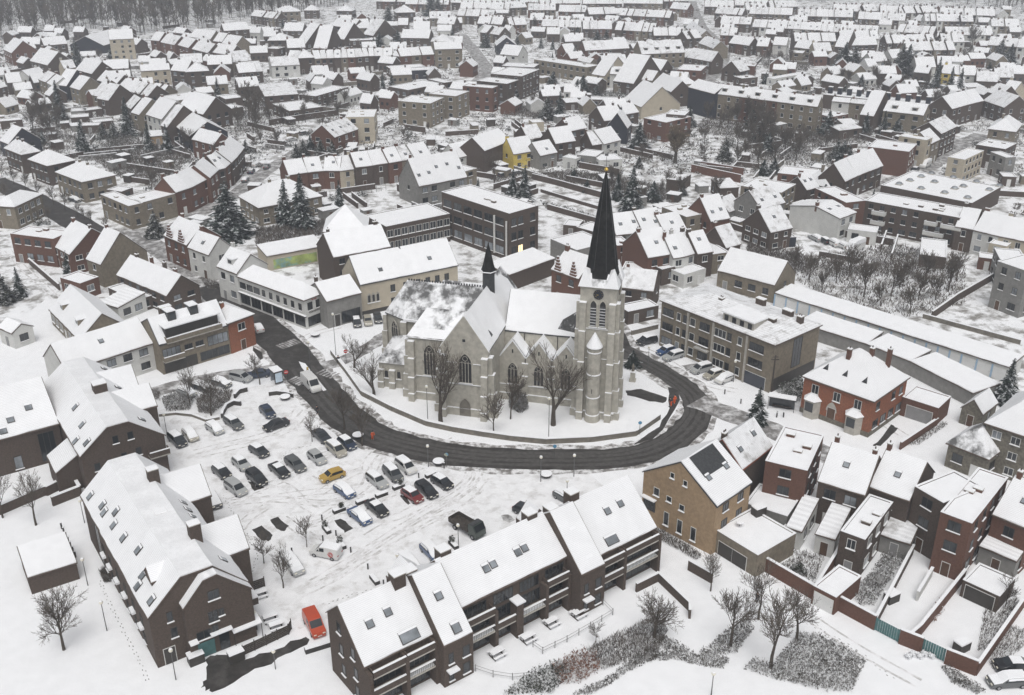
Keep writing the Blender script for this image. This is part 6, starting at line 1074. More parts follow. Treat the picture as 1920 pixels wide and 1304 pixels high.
for (r, pts, h, m, n, lb) in (
 ('z7', [(800, 100), (900, 40), (1640, 40), (1640, 230), (1400, 300), (1180, 280), (950, 190)], 2.0, 'brush', 3600, 'brown winter thicket above the blue garages'), ('w5', [(650, 380), (800, 200), (1300, 330), (1330, 330), (1200, 500), (1050, 560), (830, 500)], 2.0, 'brush', 12000, 'winter shrubs in the gardens inside the curved terrace'),
 ('w8', [(0, 20), (420, 60), (760, 200), (620, 330), (300, 340), (0, 330)], 2.0, 'brush', 7000, 'scrubby gardens right of the spire'), ('w8', [(480, 980), (760, 950), (1000, 880), (1250, 950), (1500, 1050), (1200, 1108), (560, 1108)], 2.2, 'brush', 3200, 'thicket below the parking court'), ('w6', [(0, 780), (480, 720), (560, 690), (460, 820), (120, 880), (0, 900)], 1.2, 'brush', 5000, 'shrubs below the conifers of the hipped villa'),
 ('w3', [(700, 640), (1000, 640), (880, 700), (700, 720)], 1.5, 'leaf', 3000, 'evergreen garden shrubs in the centre'), ('w3', [(1430, 880), (1560, 760), (1900, 800), (1920, 1050), (1700, 960), (1450, 930)], 2.2, 'brush', 6000, 'scrub before the long apartment row'), ('w4', [(450, 560), (700, 520), (1250, 560), (1300, 660), (800, 640), (560, 620)], 1.8, 'brush', 5000, 'scrub behind the row of black flues'),
 ('w1', [(250, 860), (530, 900), (560, 1000), (600, 1120), (300, 1060)], 2.0, 'brush', 4000, 'dark thicket in the far left gardens'), ('w7', [(200, 590), (560, 680), (570, 720), (240, 640)], 1.1, 'leaf', 2500, 'row of low shrubs in the gardens left of the spire'), ('w4', [(0, 840), (480, 860), (900, 900), (820, 1000), (300, 1000), (0, 980)], 2.0, 'brush', 6000, 'scrub below the long apartment row'), ('w1', [(0, 1080), (280, 1010), (560, 1130), (300, 1200), (0, 1180)], 1.8, 'brush', 3500, 'shrubs behind the avenue villas'), ('w1', [(1250, 1010), (1480, 1040), (1560, 1150), (1200, 1180)], 2.2, 'brush', 4000, 'shrubs beside the curved terrace gardens'), ('w1', [(560, 950), (900, 930), (1100, 1060), (760, 1120)], 1.6, 'leaf', 3500, 'evergreen shrubs in the far left gardens'), ('w2', [(0, 640), (110, 620), (230, 820), (180, 930), (0, 950)], 2.5, 'brush', 4500, 'bare shrubs along the street left of the pavilions'), ('w2', [(200, 790), (560, 760), (760, 700), (860, 740), (500, 840), (240, 860)], 2.0, 'brush', 3500, 'bare shrubs before the school pavilions'), ('w3', [(60, 780), (300, 740), (520, 800), (300, 830)], 1.8, 'brush', 3500, 'bare shrubs below the brick apartment blocks'), ('w3', [(700, 260), (1100, 250), (1000, 290), (640, 310)], 2.0, 'leaf', 3000, 'evergreen shrubs in the upper middle gardens'), ('w4', [(60, 380), (460, 400), (420, 500), (120, 480)], 2.2, 'brush', 4000, 'bare shrubs in the upper right gardens'), ('w4', [(960, 560), (1300, 580), (1520, 640), (1300, 700), (980, 620)], 2.4, 'leaf', 4000, 'dark evergreens behind the tan terrace'), ('w4', [(1450, 340), (1700, 360), (1900, 420), (1600, 450)], 2.2, 'brush', 3500, 'bare shrubs at the far right'), ('w7', [(640, 440), (780, 430), (1000, 480), (1180, 560), (960, 600), (700, 560)], 1.8, 'brush', 4500, 'bare shrubs right of the spire'), ('w7', [(180, 400), (420, 380), (700, 420), (500, 480), (260, 450)], 1.2, 'brush', 3000, 'bare shrubs in the gardens left of the spire'), ('w8', [(0, 880), (160, 900), (480, 1000), (420, 1080), (0, 1000)], 1.8, 'brush', 3500, 'bare shrubs beside the parking court'), ('z1', [(540, 80), (700, 60), (760, 90), (600, 110)], .8, 'brush', 800, 'low scrub by the snowy car park')):
    bed('winter_thicket', r, pts, h, m, lb, 60, True, .26, maxn=int(n*1.6))
for (r, pts, h, m, lb) in (('z5', [(600, 690), (700, 640), (880, 680), (830, 800), (640, 730)], .5, 'brush', 'dry frosted plants in the walled garden beside the roof terrace'), ('z5', [(1600, 900), (1740, 870), (1760, 900), (1620, 1100), (1560, 1110)], .4, 'brush', 'dry frosted plants in the right walled garden'), ('z5', [(1600, 1130), (1700, 1000), (1774, 1010), (1774, 1090), (1640, 1200)], 1.0, 'brush', 'frosted shrubs behind the black saloon'), ('z5', [(1340, 960), (1400, 880), (1420, 920), (1360, 990)], 1.4, 'redleaf', 'dry tan grass clump against the garden wall'), ('z8', [(1000, 380), (1080, 400), (1110, 430), (1040, 440)], .8, 'brush', 'low shrubs by the shopping street') , ('z2', [(1020, 330), (1090, 350), (1090, 410), (1040, 400)], .9, 'brush', 'shrub beside the upper brick block'), ('z7', [(1340, 900), (1500, 790), (1560, 800), (1420, 900)], .5, 'brush', 'frosted plants along the villa garden wall'), ('z4', [(985, 940), (1060, 940), (1070, 985), (1000, 985)], .7, 'leaf', 'snowy pots on the block terrace')):
    bed('shrub_patch', r, pts, h, m, lb, 22, cat='shrubs')
# far wood: nobody could count it
def wood(name, r, pts, n, h, label):
    P = [g(r, *p) for p in pts]; xs = [p.x for p in P]; ys = [p.y for p in P]; b = MB(); k = 0
    while k < n:
        p = (rnd.uniform(min(xs), max(xs)), rnd.uniform(min(ys), max(ys)))
        if not in_poly(p, P) or inside(p, 2): n -= .3; continue
        k += 1; hh = h*rnd.uniform(.65, 1.15); b.cyl((*p, 0), (*p, hh*.75), .2, .06, 'twig', 3, False)
        for j in range(26):
            z = hh*rnd.uniform(.25, .95); a = rnd.uniform(0, 6.28); L = hh*.28*rnd.uniform(.5, 1.1); q = Vector((*p, z)); e = q+Vector((math.cos(a)*L, math.sin(a)*L, L*.8)); t = Vector((-math.sin(a), math.cos(a), 0))*.24; b.add([q-t, q+t, e], [(0, 1, 2)], 'twig'); b.add([q+(e-q)*.4-t, q+(e-q)*.4+t, e+Vector((rnd.uniform(-1.6, 1.6), rnd.uniform(-1.6, 1.6), .6))], [(0, 1, 2)], 'twig')
    o = b.build(name); o['kind'] = 'stuff'; o['label'] = label
wood('wood', 'p', [(-40, 86), (-40, -70), (760, -70), (640, 14), (470, 34), (420, 52), (250, 66), (190, 54), (60, 66)], 4200, 14, 'far bare wood across the top left corner')
wood('wood', 'p', [(1500, 8), (1700, -5), (1990, 34), (1990, -60), (1300, -60), (1280, -8)], 2200, 14, 'far bare wood along the top right corner')
# ================================================================ cars
KIND = {'hatch': (4.0, 1.72, [(-2.0, .72, .76), (-1.88, .92, 1.0), (-1.5, .95, 1.42), (-.2, .95, 1.48), (.35, .95, 1.42), (1.05, .93, .97), (1.78, .8, .83), (2.0, .55, .58)]),
        'sedan': (4.5, 1.76, [(-2.25, .75, .8), (-2.15, .92, .95), (-1.5, .96, 1.0), (-.9, .96, 1.38), (.0, .96, 1.43), (.5, .95, 1.38), (1.2, .92, .96), (2.05, .8, .82), (2.25, .55, .58)]),
        'wagon': (4.6, 1.76, [(-2.3, .75, .8), (-2.2, .95, 1.05), (-1.95, .97, 1.42), (-.4, .97, 1.5), (.4, .96, 1.44), (1.1, .94, .98), (2.05, .82, .84), (2.3, .55, .58)]),
        'mpv': (4.4, 1.8, [(-2.2, .8, .85), (-2.1, 1.0, 1.1), (-1.9, 1.02, 1.6), (-.3, 1.02, 1.7), (.6, 1.0, 1.6), (1.45, .96, 1.0), (2.0, .85, .87), (2.2, .6, .62)]),
        'van': (4.4, 1.82, [(-2.2, .9, 1.7), (-2.1, 1.1, 1.84), (-.2, 1.1, 1.88), (.5, 1.08, 1.78), (1.3, 1.02, 1.06), (2.0, .88, .9), (2.2, .6, .62)]),
        'bigvan': (5.4, 2.0, [(-2.7, 1.0, 2.2), (-2.6, 1.25, 2.36), (.6, 1.25, 2.4), (1.2, 1.22, 2.25), (2.0, 1.12, 1.2), (2.55, .9, .95), (2.7, .6, .62)]),
        'camper': (6.2, 2.2, [(-3.1, 1.0, 2.7), (-3.0, 1.3, 2.9), (1.5, 1.3, 2.95), (2.0, 1.2, 2.4), (2.5, 1.1, 1.15), (3.0, .9, .95), (3.1, .6, .62)])}
def car_parts(kind, snow):
    L, W, S = KIND[kind]; h = W/2; van = kind in ('van', 'bigvan', 'camper'); secs = []
    for (x, zb, zt) in S:
        top = (zt-zb) > .2; wr = h*(.80 if not van else .90) if top else h*.90; nose = .86 if x in (S[0][0], S[-1][0]) else 1
        secs.append([(x, -h*.94*nose, .26), (x, -h*nose, .58), (x, -h*nose*.98, zb), (x, -wr*nose, zt), (x, wr*nose, zt), (x, h*nose*.98, zb), (x, h*nose, .58), (x, h*.94*nose, .26)])
    b = MB(); vs = [v for s in secs for v in s]; n = len(secs); fs = []
    for i in range(n-1):
        for j in range(8): fs.append((i*8+j, (i+1)*8+j, (i+1)*8+(j+1) % 8, i*8+(j+1) % 8))
    fs += [tuple(range(8)), tuple((n-1)*8+j for j in range(8))[::-1]]; b.add(vs, fs, 'car_dark'); out = {'body': b.mesh('body')}
    hi = [i for i in range(n) if S[i][2]-S[i][1] > .28]; a, c = hi[0], hi[-1]
    def quad(p, q, t0=.06, t1=.94, off=.02):
        return p, q
    def lerp(p, q, t): return tuple(p[k]+(q[k]-p[k])*t for k in range(3))
    gl = {}
    for sd, jb, jt in (('side_window', 2, 3), ('side_window_', 5, 4)):
        m_ = MB(); sg = -1 if jb == 2 else 1
        rng_ = range(a, c) if not van else range(c-1, c)
        for i in rng_:
            q = [lerp(secs[i][jb], secs[i][jt], .12), lerp(secs[i+1][jb], secs[i+1][jt], .12), lerp(secs[i+1][jb], secs[i+1][jt], .86), lerp(secs[i][jb], secs[i][jt], .86)]
            q = [(x, y+sg*.018, z) for x, y, z in q]; m_.add(q, [(0, 1, 2, 3)], 'glass')
        q = [lerp(secs[c][jb], secs[c][jt], .12), lerp(secs[c+1][jb], secs[c+1][jt], .2), lerp(secs[c][jb], secs[c][jt], .86)]; m_.add([(x, y+sg*.018, z) for x, y, z in [q[0], lerp(q[0], q[1], .6), lerp(q[2], q[1], .3)]], [(0, 1, 2)], 'glass'); gl[sd] = m_.mesh('side_window')
    def tilt(i, k, nm, t0, t1, m_='glass', lift=.02):
        p, q = secs[i], secs[k]; B = MB(); f = .9; pts = [lerp(p[3], q[3], t0), lerp(p[3], q[3], t1), lerp(p[4], q[4], t1), lerp(p[4], q[4], t0)]
        B.add([(x, y*f, z+lift) for x, y, z in pts], [(0, 1, 2, 3)], m_); gl[nm] = B.mesh(nm)
    if snow < 2: tilt(c, c+1, 'windscreen', .08, .95)
    if not van and snow < 2: tilt(a-1, a, 'rear_window', .1, .92)
    out.update(gl)
    if snow:
        B = MB(); rng_ = range(a, c) if snow == 1 else range(0 if van else max(a-1, 0), n-2)
        for i in rng_:
            p, q = secs[i], secs[i+1]; e = 1.0 if snow == 2 else .94; lf = .09 if snow == 2 else .06
            lo = [p[3], q[3], q[4], p[4]]; lo = [(x, y*e, z+.005) for x, y, z in lo]; up = [(x, y*.93, z+lf) for x, y, z in lo]; B.add(lo+up, [(4, 5, 6, 7), (0, 1, 5, 4), (1, 2, 6, 5), (2, 3, 7, 6), (3, 0, 4, 7)], 'snow')
        if snow == 2:
            for i in range(a, c):
                for jb, jt, sg in ((2, 3, -1), (5, 4, 1)):
                    p, q = secs[i], secs[i+1]; B.add([(x, y+sg*.035, z) for x, y, z in (lerp(p[jb], p[jt], .45), lerp(q[jb], q[jt], .5), q[jt], p[jt])], [(0, 1, 2, 3)], 'snow')
        out['snow'] = B.mesh('snow')
    ty = MB(); R = .31 if kind not in ('bigvan', 'camper') else .36; ty.cyl((0, -.1, 0), (0, .1, 0), R, R, 'tyre', 12); out['wheel'] = ty.mesh('wheel'); rm = MB(); rm.cyl((0, -.12, 0), (0, .12, 0), R*.62, R*.62, 'rim', 8); out['rim'] = rm.mesh('rim'); out['R'] = R
    for nm, m_ in (('headlight', 'lamp_glass'), ('tail_light', 'tail')): B = MB(); B.box((-.05, -.17, -.07), (.05, .17, .07), m_); out[nm] = B.mesh(nm)
    B = MB(); B.box((-.02, -.26, -.06), (.02, .26, .06), 'frame_w'); out['number_plate'] = B.mesh('number_plate')
    return out
def car(r, x, y, fx, fy, kind, col, snow, label, name='car', cat='car'):
    """x,y: centre on the ground, fx,fy: the way the front points, both in photo pixels"""
    c = g(r, x, y); f_ = g(r, x+fx, y+fy); d = f_-c; o = thing(name, (c.x, c.y, 0), math.atan2(d.y, d.x), label, cat)
    P = cached(('car', kind, snow), lambda: car_parts(kind, snow)); L, W, S = KIND[kind]; h = W/2
    bd = link('body', P['body'], o); bd.material_slots[0].link = 'OBJECT'; bd.material_slots[0].material = M['car_'+col]
    for k in ('side_window', 'side_window_', 'windscreen', 'rear_window', 'snow'):
        if k in P: link(k.rstrip('_'), P[k], o)
    for sx in (-.31, .31):
        for sy in (-1, 1): wl = link('wheel', P['wheel'], o, (L*sx, sy*(h-.09), P['R'])); link('rim', P['rim'], wl)
    for sy in (-1, 1): link('headlight', P['headlight'], o, (L/2-.07, sy*h*.62, .68)); link('tail_light', P['tail_light'], o, (-L/2+.03, sy*h*.68, .82))
    link('number_plate', P['number_plate'], o, (L/2+.01, 0, .45)); return o
DN = (60, 55)
for (x, y, f_, k, c, s, lb) in (
 (658, 290, (60, 60), 'hatch', 'navy', 0, 'dark blue hatchback parked alone near the top of the square'), (706, 362, (-115, 42), 'sedan', 'black', 0, 'black car driving across the upper square with a headlight on'), (470, 352, (65, 48), 'wagon', 'grey', 1, 'grey estate car with a snowy roof beside the curved bench wall'), (365, 382, (62, 45), 'hatch', 'silver', 2, 'snow covered car left of the grey estate'), (230, 418, (50, 55), 'hatch', 'beige', 2, 'snow covered car beside the dark off-roader at left'), (158, 448, (62, 55), 'mpv', 'dark', 1, 'dark off-roader with roof rails by the brick block'),
 (958, 425, (70, 58), 'sedan', 'dark', 0, 'dark saloon beside the young tree, frontmost of the right row'), (1100, 465, (70, 55), 'hatch', 'navy', 1, 'blue black hatchback at the right end of the upper row'), (1040, 500, (70, 58), 'mpv', 'beige', 1, 'beige boxy hatchback beside the blue black one'), (932, 545, (70, 58), 'hatch', 'silver', 0, 'silver hatchback left of the beige boxy car'), (813, 582, (70, 58), 'wagon', 'grey', 0, 'slate grey estate car in the middle row'), (724, 615, (70, 58), 'sedan', 'black', 1, 'black car between the grey estate and the black off-roader'), (611, 508, (70, 45), 'hatch', 'dark', 1, 'dark hatchback with white snow on its roof, alone in its row'), (512, 578, (62, 55), 'hatch', 'silver', 1, 'silver hatchback left of the black off-roader'), (598, 660, (70, 60), 'mpv', 'black', 0, 'large black off-roader on a bare patch in the lower row'), (404, 625, (62, 52), 'hatch', 'black', 1, 'black hatchback with snowy bonnet nearest the brick block'), (482, 715, (68, 50), 'mpv', 'silver', 0, 'silver people carrier at the lower left of the rows'),
 (1017, 645, (-110, 38), 'hatch', 'gold', 0, 'golden yellow hatchback standing alone in the middle of the square'), (1086, 730, (70, 48), 'hatch', 'blue', 2, 'snow covered blue car below the golden hatchback'), (1266, 672, (72, 58), 'wagon', 'silver', 1, 'silver estate with snowy windows beside the grey people carrier'), (1354, 635, (62, 62), 'mpv', 'grey', 1, 'grey people carrier between the silver estate and the white streaked car'), (1426, 594, (68, 55), 'mpv', 'white', 1, 'snow streaked off-roader at the top of the right rows'), (1462, 755, (72, 50), 'hatch', 'red', 1, 'dark red hatchback with snow on its roof'), (1541, 725, (70, 60), 'wagon', 'black', 0, 'clean black estate beside the dark red hatchback'), (1627, 682, (72, 45), 'hatch', 'black', 1, 'black hatchback with snowy roof beside the planter, rightmost on the square'), (1265, 826, (75, 62), 'sedan', 'black', 1, 'black saloon with a strip of snow at its rear window'), (1170, 870, (78, 62), 'sedan', 'blue', 2, 'snow covered saloon beside the bare parking bay'),
 (800, 1142, (65, 80), 'wagon', 'silver', 2, 'snow covered car under the bare tree near the terrace'), (358, 785, (20, 30), 'hatch', 'dark', 2, 'snow covered car half hidden behind the brick block'), (608, 80, (-70, 10), 'sedan', 'navy', 0, 'dark blue car beside the bus stop display'), (292, 150, (70, 22), 'hatch', 'dark', 2, 'snow covered dark car behind the shrub beds, lower one'), (402, 128, (70, 22), 'hatch', 'grey', 2, 'snow covered car behind the shrub beds, middle one'), (212, 180, (70, 30), 'hatch', 'silver', 2, 'snow covered car behind the shrub beds, leftmost one'), (510, 98, (75, 18), 'mpv', 'silver', 0, 'silver people carrier parked along the side street')):
    car('z6', x, y, f_[0], f_[1], k, c, s, lb)
o = car('z6', 982, 1072, -140, -30, 'van', 'white', 1, 'small white delivery van with round red emblem on its side', 'van', 'van')
B = MB()
for rr in (.36, .2): 
    for k in range(16): a0, a1 = .3927*k, .3927*(k+1); B.cyl((-1.2+rr*math.cos(a0), .93, 1.0+rr*math.sin(a0)), (-1.2+rr*math.cos(a1), .93, 1.0+rr*math.sin(a1)), .035, .035, 'plastic_red', 4, False)
B.build('emblem', o)
car('z6', 900, 140, 62, 60, 'bigvan', 'white', 0, 'white panel van driving on the dark road at the crossing', 'van', 'van')
for (r, x, y, f_, k, c, s, lb) in (('z4', 82, 818, (40, 75), 'van', 'orange', 0, 'bright orange van beside the brick block'), ('z4', 1168, 232, (60, 25), 'hatch', 'dark', 0, 'dark car parked behind the long brick block'), ('z4', 1370, 160, (60, 35), 'hatch', 'grey', 2, 'snow covered car by the low brick wall behind the block'), ('z4', 575, 505, (60, 60), 'wagon', 'silver', 2, 'snow covered car behind the left end of the long block'), ('z4', 682, 440, (30, 30), 'hatch', 'blue', 2, 'blue car peeping over the long block roof'),
 ('z7', 133, 415, (-80, 20), 'mpv', 'black', 1, 'black off-roader behind the church tower'), ('z7', 222, 462, (-60, 20), 'hatch', 'blue', 1, 'blue hatchback before the pale apartments'), ('z7', 258, 486, (-70, 22), 'wagon', 'silver', 1, 'silver estate beside the blue hatchback'), ('z7', 390, 548, (-80, 22), 'mpv', 'silver', 1, 'silver people carrier on the bare bay before the apartments'), ('z7', 446, 575, (-70, 25), 'hatch', 'beige', 1, 'beige hatchback in the middle of three before the apartments'), ('z7', 500, 595, (-70, 28), 'hatch', 'white', 2, 'snow covered car nearest the lamp before the apartments'),
 ('z5', 1722, 1185, (-80, 0), 'sedan', 'black', 1, 'black saloon at the lower right edge'), ('z5', 1695, 1255, (-80, 5), 'wagon', 'grey', 2, 'snow covered car at the lower right corner'), ('z8', 1292, 640, (-30, -40), 'hatch', 'white', 2, 'snow covered car beside the ornate corner house'), ('z8', 1785, 612, (10, 40), 'hatch', 'dark', 1, 'dark car parked by the grey shop, left of three'), ('z8', 1840, 604, (10, 40), 'hatch', 'beige', 0, 'beige car parked by the cream building, middle of three'), ('z8', 1890, 592, (10, 40), 'hatch', 'dark', 0, 'dark car parked by the cream building, right of three'),
 ('w8', 472, 850, (-30, -15), 'wagon', 'silver', 2, 'snow covered estate, leftmost in the walled parking court'), ('w8', 530, 866, (-30, -15), 'wagon', 'black', 1, 'black car in the walled parking court'), ('w8', 592, 884, (-30, -15), 'mpv', 'white', 2, 'white people carrier in the walled parking court'), ('w8', 655, 900, (-30, -15), 'wagon', 'white', 2, 'snow covered car beside the motorhome'), ('w8', 748, 925, (-70, 30), 'camper', 'white', 2, 'white motorhome in the walled parking court'), ('w8', 1235, 345, (-40, 20), 'bigvan', 'white', 2, 'white van on the shop street at right'), ('w8', 1160, 378, (-40, 20), 'hatch', 'dark', 1, 'dark car on the shop street at right'),
 ('w5', 228, 716, (-30, -10), 'hatch', 'silver', 2, 'white car parked on the left avenue'), ('w5', 1785, 415, (30, -8), 'hatch', 'white', 2, 'white car at the junction above the curved terrace'), ('w5', 1848, 428, (20, -25), 'hatch', 'grey', 0, 'grey car driving in the bending street'), ('w5', 1742, 462, (20, -25), 'hatch', 'navy', 1, 'dark car parked by the end of the curved terrace'), ('w5', 1700, 520, (20, -25), 'hatch', 'grey', 2, 'snow covered car along the curved terrace'), ('w2', 482, 935, (30, -5), 'hatch', 'grey', 1, 'grey car parked by the red gabled house'), ('w2', 395, 978, (30, -5), 'hatch', 'silver', 2, 'snow covered car on the street by the red gabled house'), ('w5', 520, 660, (40, 10), 'hatch', 'dark', 2, 'snow covered car before the nearest hipped villa'), ('w6', 1720, 412, (40, -8), 'wagon', 'dark', 1, 'dark car in the snowy car park by the bare tree'), ('w6', 1800, 395, (40, -8), 'hatch', 'grey', 2, 'snow covered car in the snowy car park by the bare tree')):
    car(r, x, y, f_[0], f_[1], k, c, s, lb, 'van' if k in ('van', 'bigvan') else ('motorhome' if k == 'camper' else 'car'), 'van' if k in ('van', 'bigvan') else ('motorhome' if k == 'camper' else 'car'))
# tipper truck
c = g('z6', 1770, 940); d = g('z6', 1830, 975)-c; tk = thing('tipper_truck', (c.x, c.y, 0), math.atan2(d.y, d.x), 'dark green tipper truck with open load bed on the square', 'truck')
b = MB(); b.ext([(1.1, .5), (1.1, 2.3), (2.1, 2.3), (2.6, 1.4), (2.7, .5)], -1.0, 1.0, 'y', 'car_green'); b.build('cab', tk); b = MB(); b.add([(2.14, -.85, 2.24), (2.14, .85, 2.24), (2.6, .85, 1.45), (2.6, -.85, 1.45)], [(0, 1, 2, 3)], 'glass'); b.build('windscreen', tk)
b = MB(); b.box((1.2, -.95, 2.3), (2.0, .95, 2.4), 'slate', .05); b.build('roof', tk)
b = MB(); b.box((-2.9, -1.05, .85), (1.0, 1.05, 1.0), 'wood'); b.build('load_bed', tk)
for (a, q) in (((-2.9, -1.1, 1.0), (1.0, -1.0, 1.6)), ((-2.9, 1.0, 1.0), (1.0, 1.1, 1.6)), ((.9, -1.0, 1.0), (1.0, 1.0, 2.2)), ((-3.0, -1.0, 1.0), (-2.9, 1.0, 1.6))): b = MB(); b.box(a, q, 'wood'); b.build('side_board', tk)
b = MB()
for _ in range(40): x0 = rnd.uniform(-2.6, .6); y0 = rnd.uniform(-.8, .8); b.cyl((x0, y0, 1.0), (x0+rnd.uniform(-.6, .6), y0+rnd.uniform(-.3, .3), 1.5+rnd.random()*.8), .03, .01, 'bark', 3)
b.build('branches', tk)
for x in (-1.7, 1.9):
    for y in (-.9, .9): wl = MB(); wl.cyl((0, -.13, 0), (0, .13, 0), .42, .42, 'tyre', 12); o = wl.build('wheel', tk); o.location = (x, y, .42); wl = MB(); wl.cyl((0, -.15, 0), (0, .15, 0), .22, .22, 'rim', 8); wl.build('rim', o)
# ================================================================ street furniture
def post_thing(name, r, x, y, fn, label, cat, rz=0, group=None):
    p = g(r, x, y); o = thing(name, (p.x, p.y, 0), rz, label, cat, group); fn(o); return o
def lamp(h, globe=True):
    def f(o):
        m = cached(('pole', h), lambda: (lambda b: (b.cyl((0, 0, 0), (0, 0, h), .07, .045, 'metal', 6), b.mesh('pole'))[-1])(MB())); link('pole', m, o)
        m = cached(('globe', globe), lambda: (lambda b: (b.ring([(.03, -.25), (.2, -.16), (.26, 0), (.2, .17), (.06, .25)], 'lamp_glass', 10) if globe else b.box((-.1, -.5, -.06), (.1, .2, .06), 'metal'), b.mesh('lamp_head'))[-1])(MB())); link('lamp_head', m, o, (0, 0, h+.2 if globe else h))
        m = cached('lampcap', lambda: (lambda b: (b.ring([(.2, .15), (.2, .22), (.05, .3)], 'snow', 8), b.mesh('snow'))[-1])(MB())); link('snow', m, o, (0, 0, h+.2 if globe else h-.1))
    return f
for (r, x, y, h, lb) in (('z2', 575, 1235, 3.6, 'globe lamp left of the long brick block by the stair'), ('z3', 495, 415, 4.0, 'globe lamp beside the small brick hut'), ('z3', 602, 670, 4.2, 'globe lamp on the lawn path beside the lone tree'), ('z3', 990, 945, 4.2, 'globe lamp in front of the brick gable'), ('z3', 1405, 440, 4.0, 'globe lamp by the terrace fence'), ('z2', 1135, 640, 3.8, 'globe lamp by the upper brick block'), ('z6', 1550, 580, 3.6, 'cluster lamp at the road edge of the square'), ('z4', 515, 590, 4.4, 'globe lamp behind the left end of the long block'), ('z4', 1378, 185, 4.0, 'globe lamp behind the right end of the long block'), ('z4', 822, 400, 3.4, 'globe lamp behind the middle of the long block'), ('z8', 1682, 790, 9.5, 'tall lamp post left of the churchyard'), ('z8', 1555, 860, 6.5, 'lamp post on the traffic island'), ('z1', 285, 1155, 7.0, 'tall lamp post left of the pollarded tree'), ('z1', 812, 1222, 7.5, 'tall lamp post before the leaning churchyard tree'), ('z7', 138, 540, 4.5, 'lamp post on the kerb behind the church tower'), ('z7', 543, 598, 4.0, 'lamp post before the apartment garage door'), ('z5', 368, 1304, 3.0, 'globe lamp at the bottom edge of the park'), ('z4', 1415, 38, 3.6, 'lamp post beside the planted strip by the road'), ('z4', 1245, 65, 4.2, 'lamp post beside the round planter by the road'), ('z3', 1550, 885, 2.5, 'short lamp beside the cleared driveway')):
    post_thing('street_lamp', r, x, y, lamp(h), lb, 'lamp')
def pole(o):
    b = MB(); b.cyl((0, 0, 0), (0, 0, 9.5), .16, .11, 'wood', 6); b.build('pole', o); b = MB(); b.box((-.7, -.06, 8.6), (.7, .06, 8.75), 'wood'); b.box((-.5, -.06, 9.1), (.5, .06, 9.2), 'wood'); b.build('crossarm', o)
post_thing('utility_pole', 'z7', 716, 700, pole, 'dark wooden utility pole at the apartment corner', 'pole')
bol = [(960, 875), (965, 990), (793, 1060), (728, 1080), (1038, 962), (1120, 1055), (1215, 1148), (555, 1150), (1302, 1238), (1497, 642), (1638, 588), (1590, 640)]
for i, (x, y) in enumerate(bol): post_thing('bollard', 'z6', x, y, lambda o: link('post', cached('bol', lambda: (lambda b: (b.box((-.09, -.09, 0), (.09, .09, 1.0), 'planter'), b.box((-.1, -.1, 1.0), (.1, .1, 1.07), 'snow'), b.mesh('post'))[-1])(MB())), o), 'dark square bollard on the snowy square, %s from the left' % ('leftmost', 'second', 'third', 'fourth', 'fifth', 'sixth', 'seventh', 'eighth', 'ninth', 'tenth', 'eleventh', 'rightmost')[sorted(b_[0] for b_ in bol).index(x)], 'bollard')
for i in range(7): post_thing('bollard', 'z3', 348+i*13, 95+i*27, lambda o: link('post', CACHE['bol'], o), 'dark bollard in the row on the lawn, %s from the top' % ('first', 'second', 'third', 'fourth', 'fifth', 'sixth', 'seventh')[i], 'bollard')
for i, (x, y) in enumerate(((663, 48), (692, 52), (502, 655), (578, 700), (748, 765), (780, 765))): post_thing('bollard', 'z5' if i < 2 else 'z7', x, y, lambda o: link('post', CACHE['bol'], o), ('blue bollard before the villa, left', 'blue bollard before the villa, right', 'bollard before the apartments, upper', 'bollard before the apartments, lower', 'bollard at the villa bay, left', 'bollard at the villa bay, right')[i], 'bollard')
def planter(plant):
    def f(o):
        link('trough', cached('trough', lambda: (lambda b: (b.box((-.95, -.35, 0), (.95, .35, .55), 'planter'), b.mesh('trough'))[-1])(MB())), o); link('snow', cached('trsnow', lambda: (lambda b: (b.box((-.93, -.33, .55), (.93, .33, .66), 'snow', .05), b.mesh('snow'))[-1])(MB())), o)
        if plant: link('plant', cached('trplant', lambda: bush_mesh(4, .8, .45, 'leaf', 120)), o, (-.4, 0, .6))
    return f
a0 = g('z6', 1290, 740)-g('z6', 1250, 755); ra = math.atan2(-a0.y, -a0.x); a1 = g('z6', 985, 930)-g('z6', 965, 905); rb = math.atan2(a1.y, a1.x)
for (x, y, ro, pl, lb) in ((1290, 742, ra, 0, 'dark planter trough below the silver estate'), (1182, 780, ra, 0, 'dark planter trough left of the black saloon'), (1055, 828, ra, 1, 'dark planter trough with a small plant beside the bare bay'), (1385, 698, ra, 1, 'planter trough with bush under the grey people carrier'), (1565, 632, ra, 0, 'planter trough behind the rightmost black hatchback'), (985, 935, rb, 1, 'planter trough with plant above the delivery van'), (1068, 1020, rb, 1, 'planter trough with tall bush right of the delivery van'), (1252, 1215, rb, 0, 'planter trough behind the long brick block'), (1690, 1020, rb, 1, 'planter trough beside the tipper truck')):
    post_thing('planter', 'z6', x, y, planter(pl), lb, 'planter', ro)
post_thing('bench', 'z4', 100, 925, lambda o: (link('seat', cached('seatb', lambda: (lambda b: (b.box((-1.6, -.35, 0), (1.6, .35, .7), 'planter'), b.mesh('seat'))[-1])(MB())), o), link('snow', cached('seats', lambda: (lambda b: (b.box((-1.6, -.35, .7), (1.6, .35, .8), 'snow', .04), b.mesh('snow'))[-1])(MB())), o)), 'low dark wall bench below the orange van', 'bench', .45)
def ringp(o):
    b = MB(); b.ring([(.75, .25), (.95, .5), (.95, .62)], 'planter', 16); b.build('bowl', o); b = MB(); b.ring([(.95, .62), (.9, .72), (.1, .78)], 'snow', 16); b.build('snow', o); b = MB(); b.ring([(.3, 0), (.3, .3)], 'concrete', 8); b.build('foot', o)
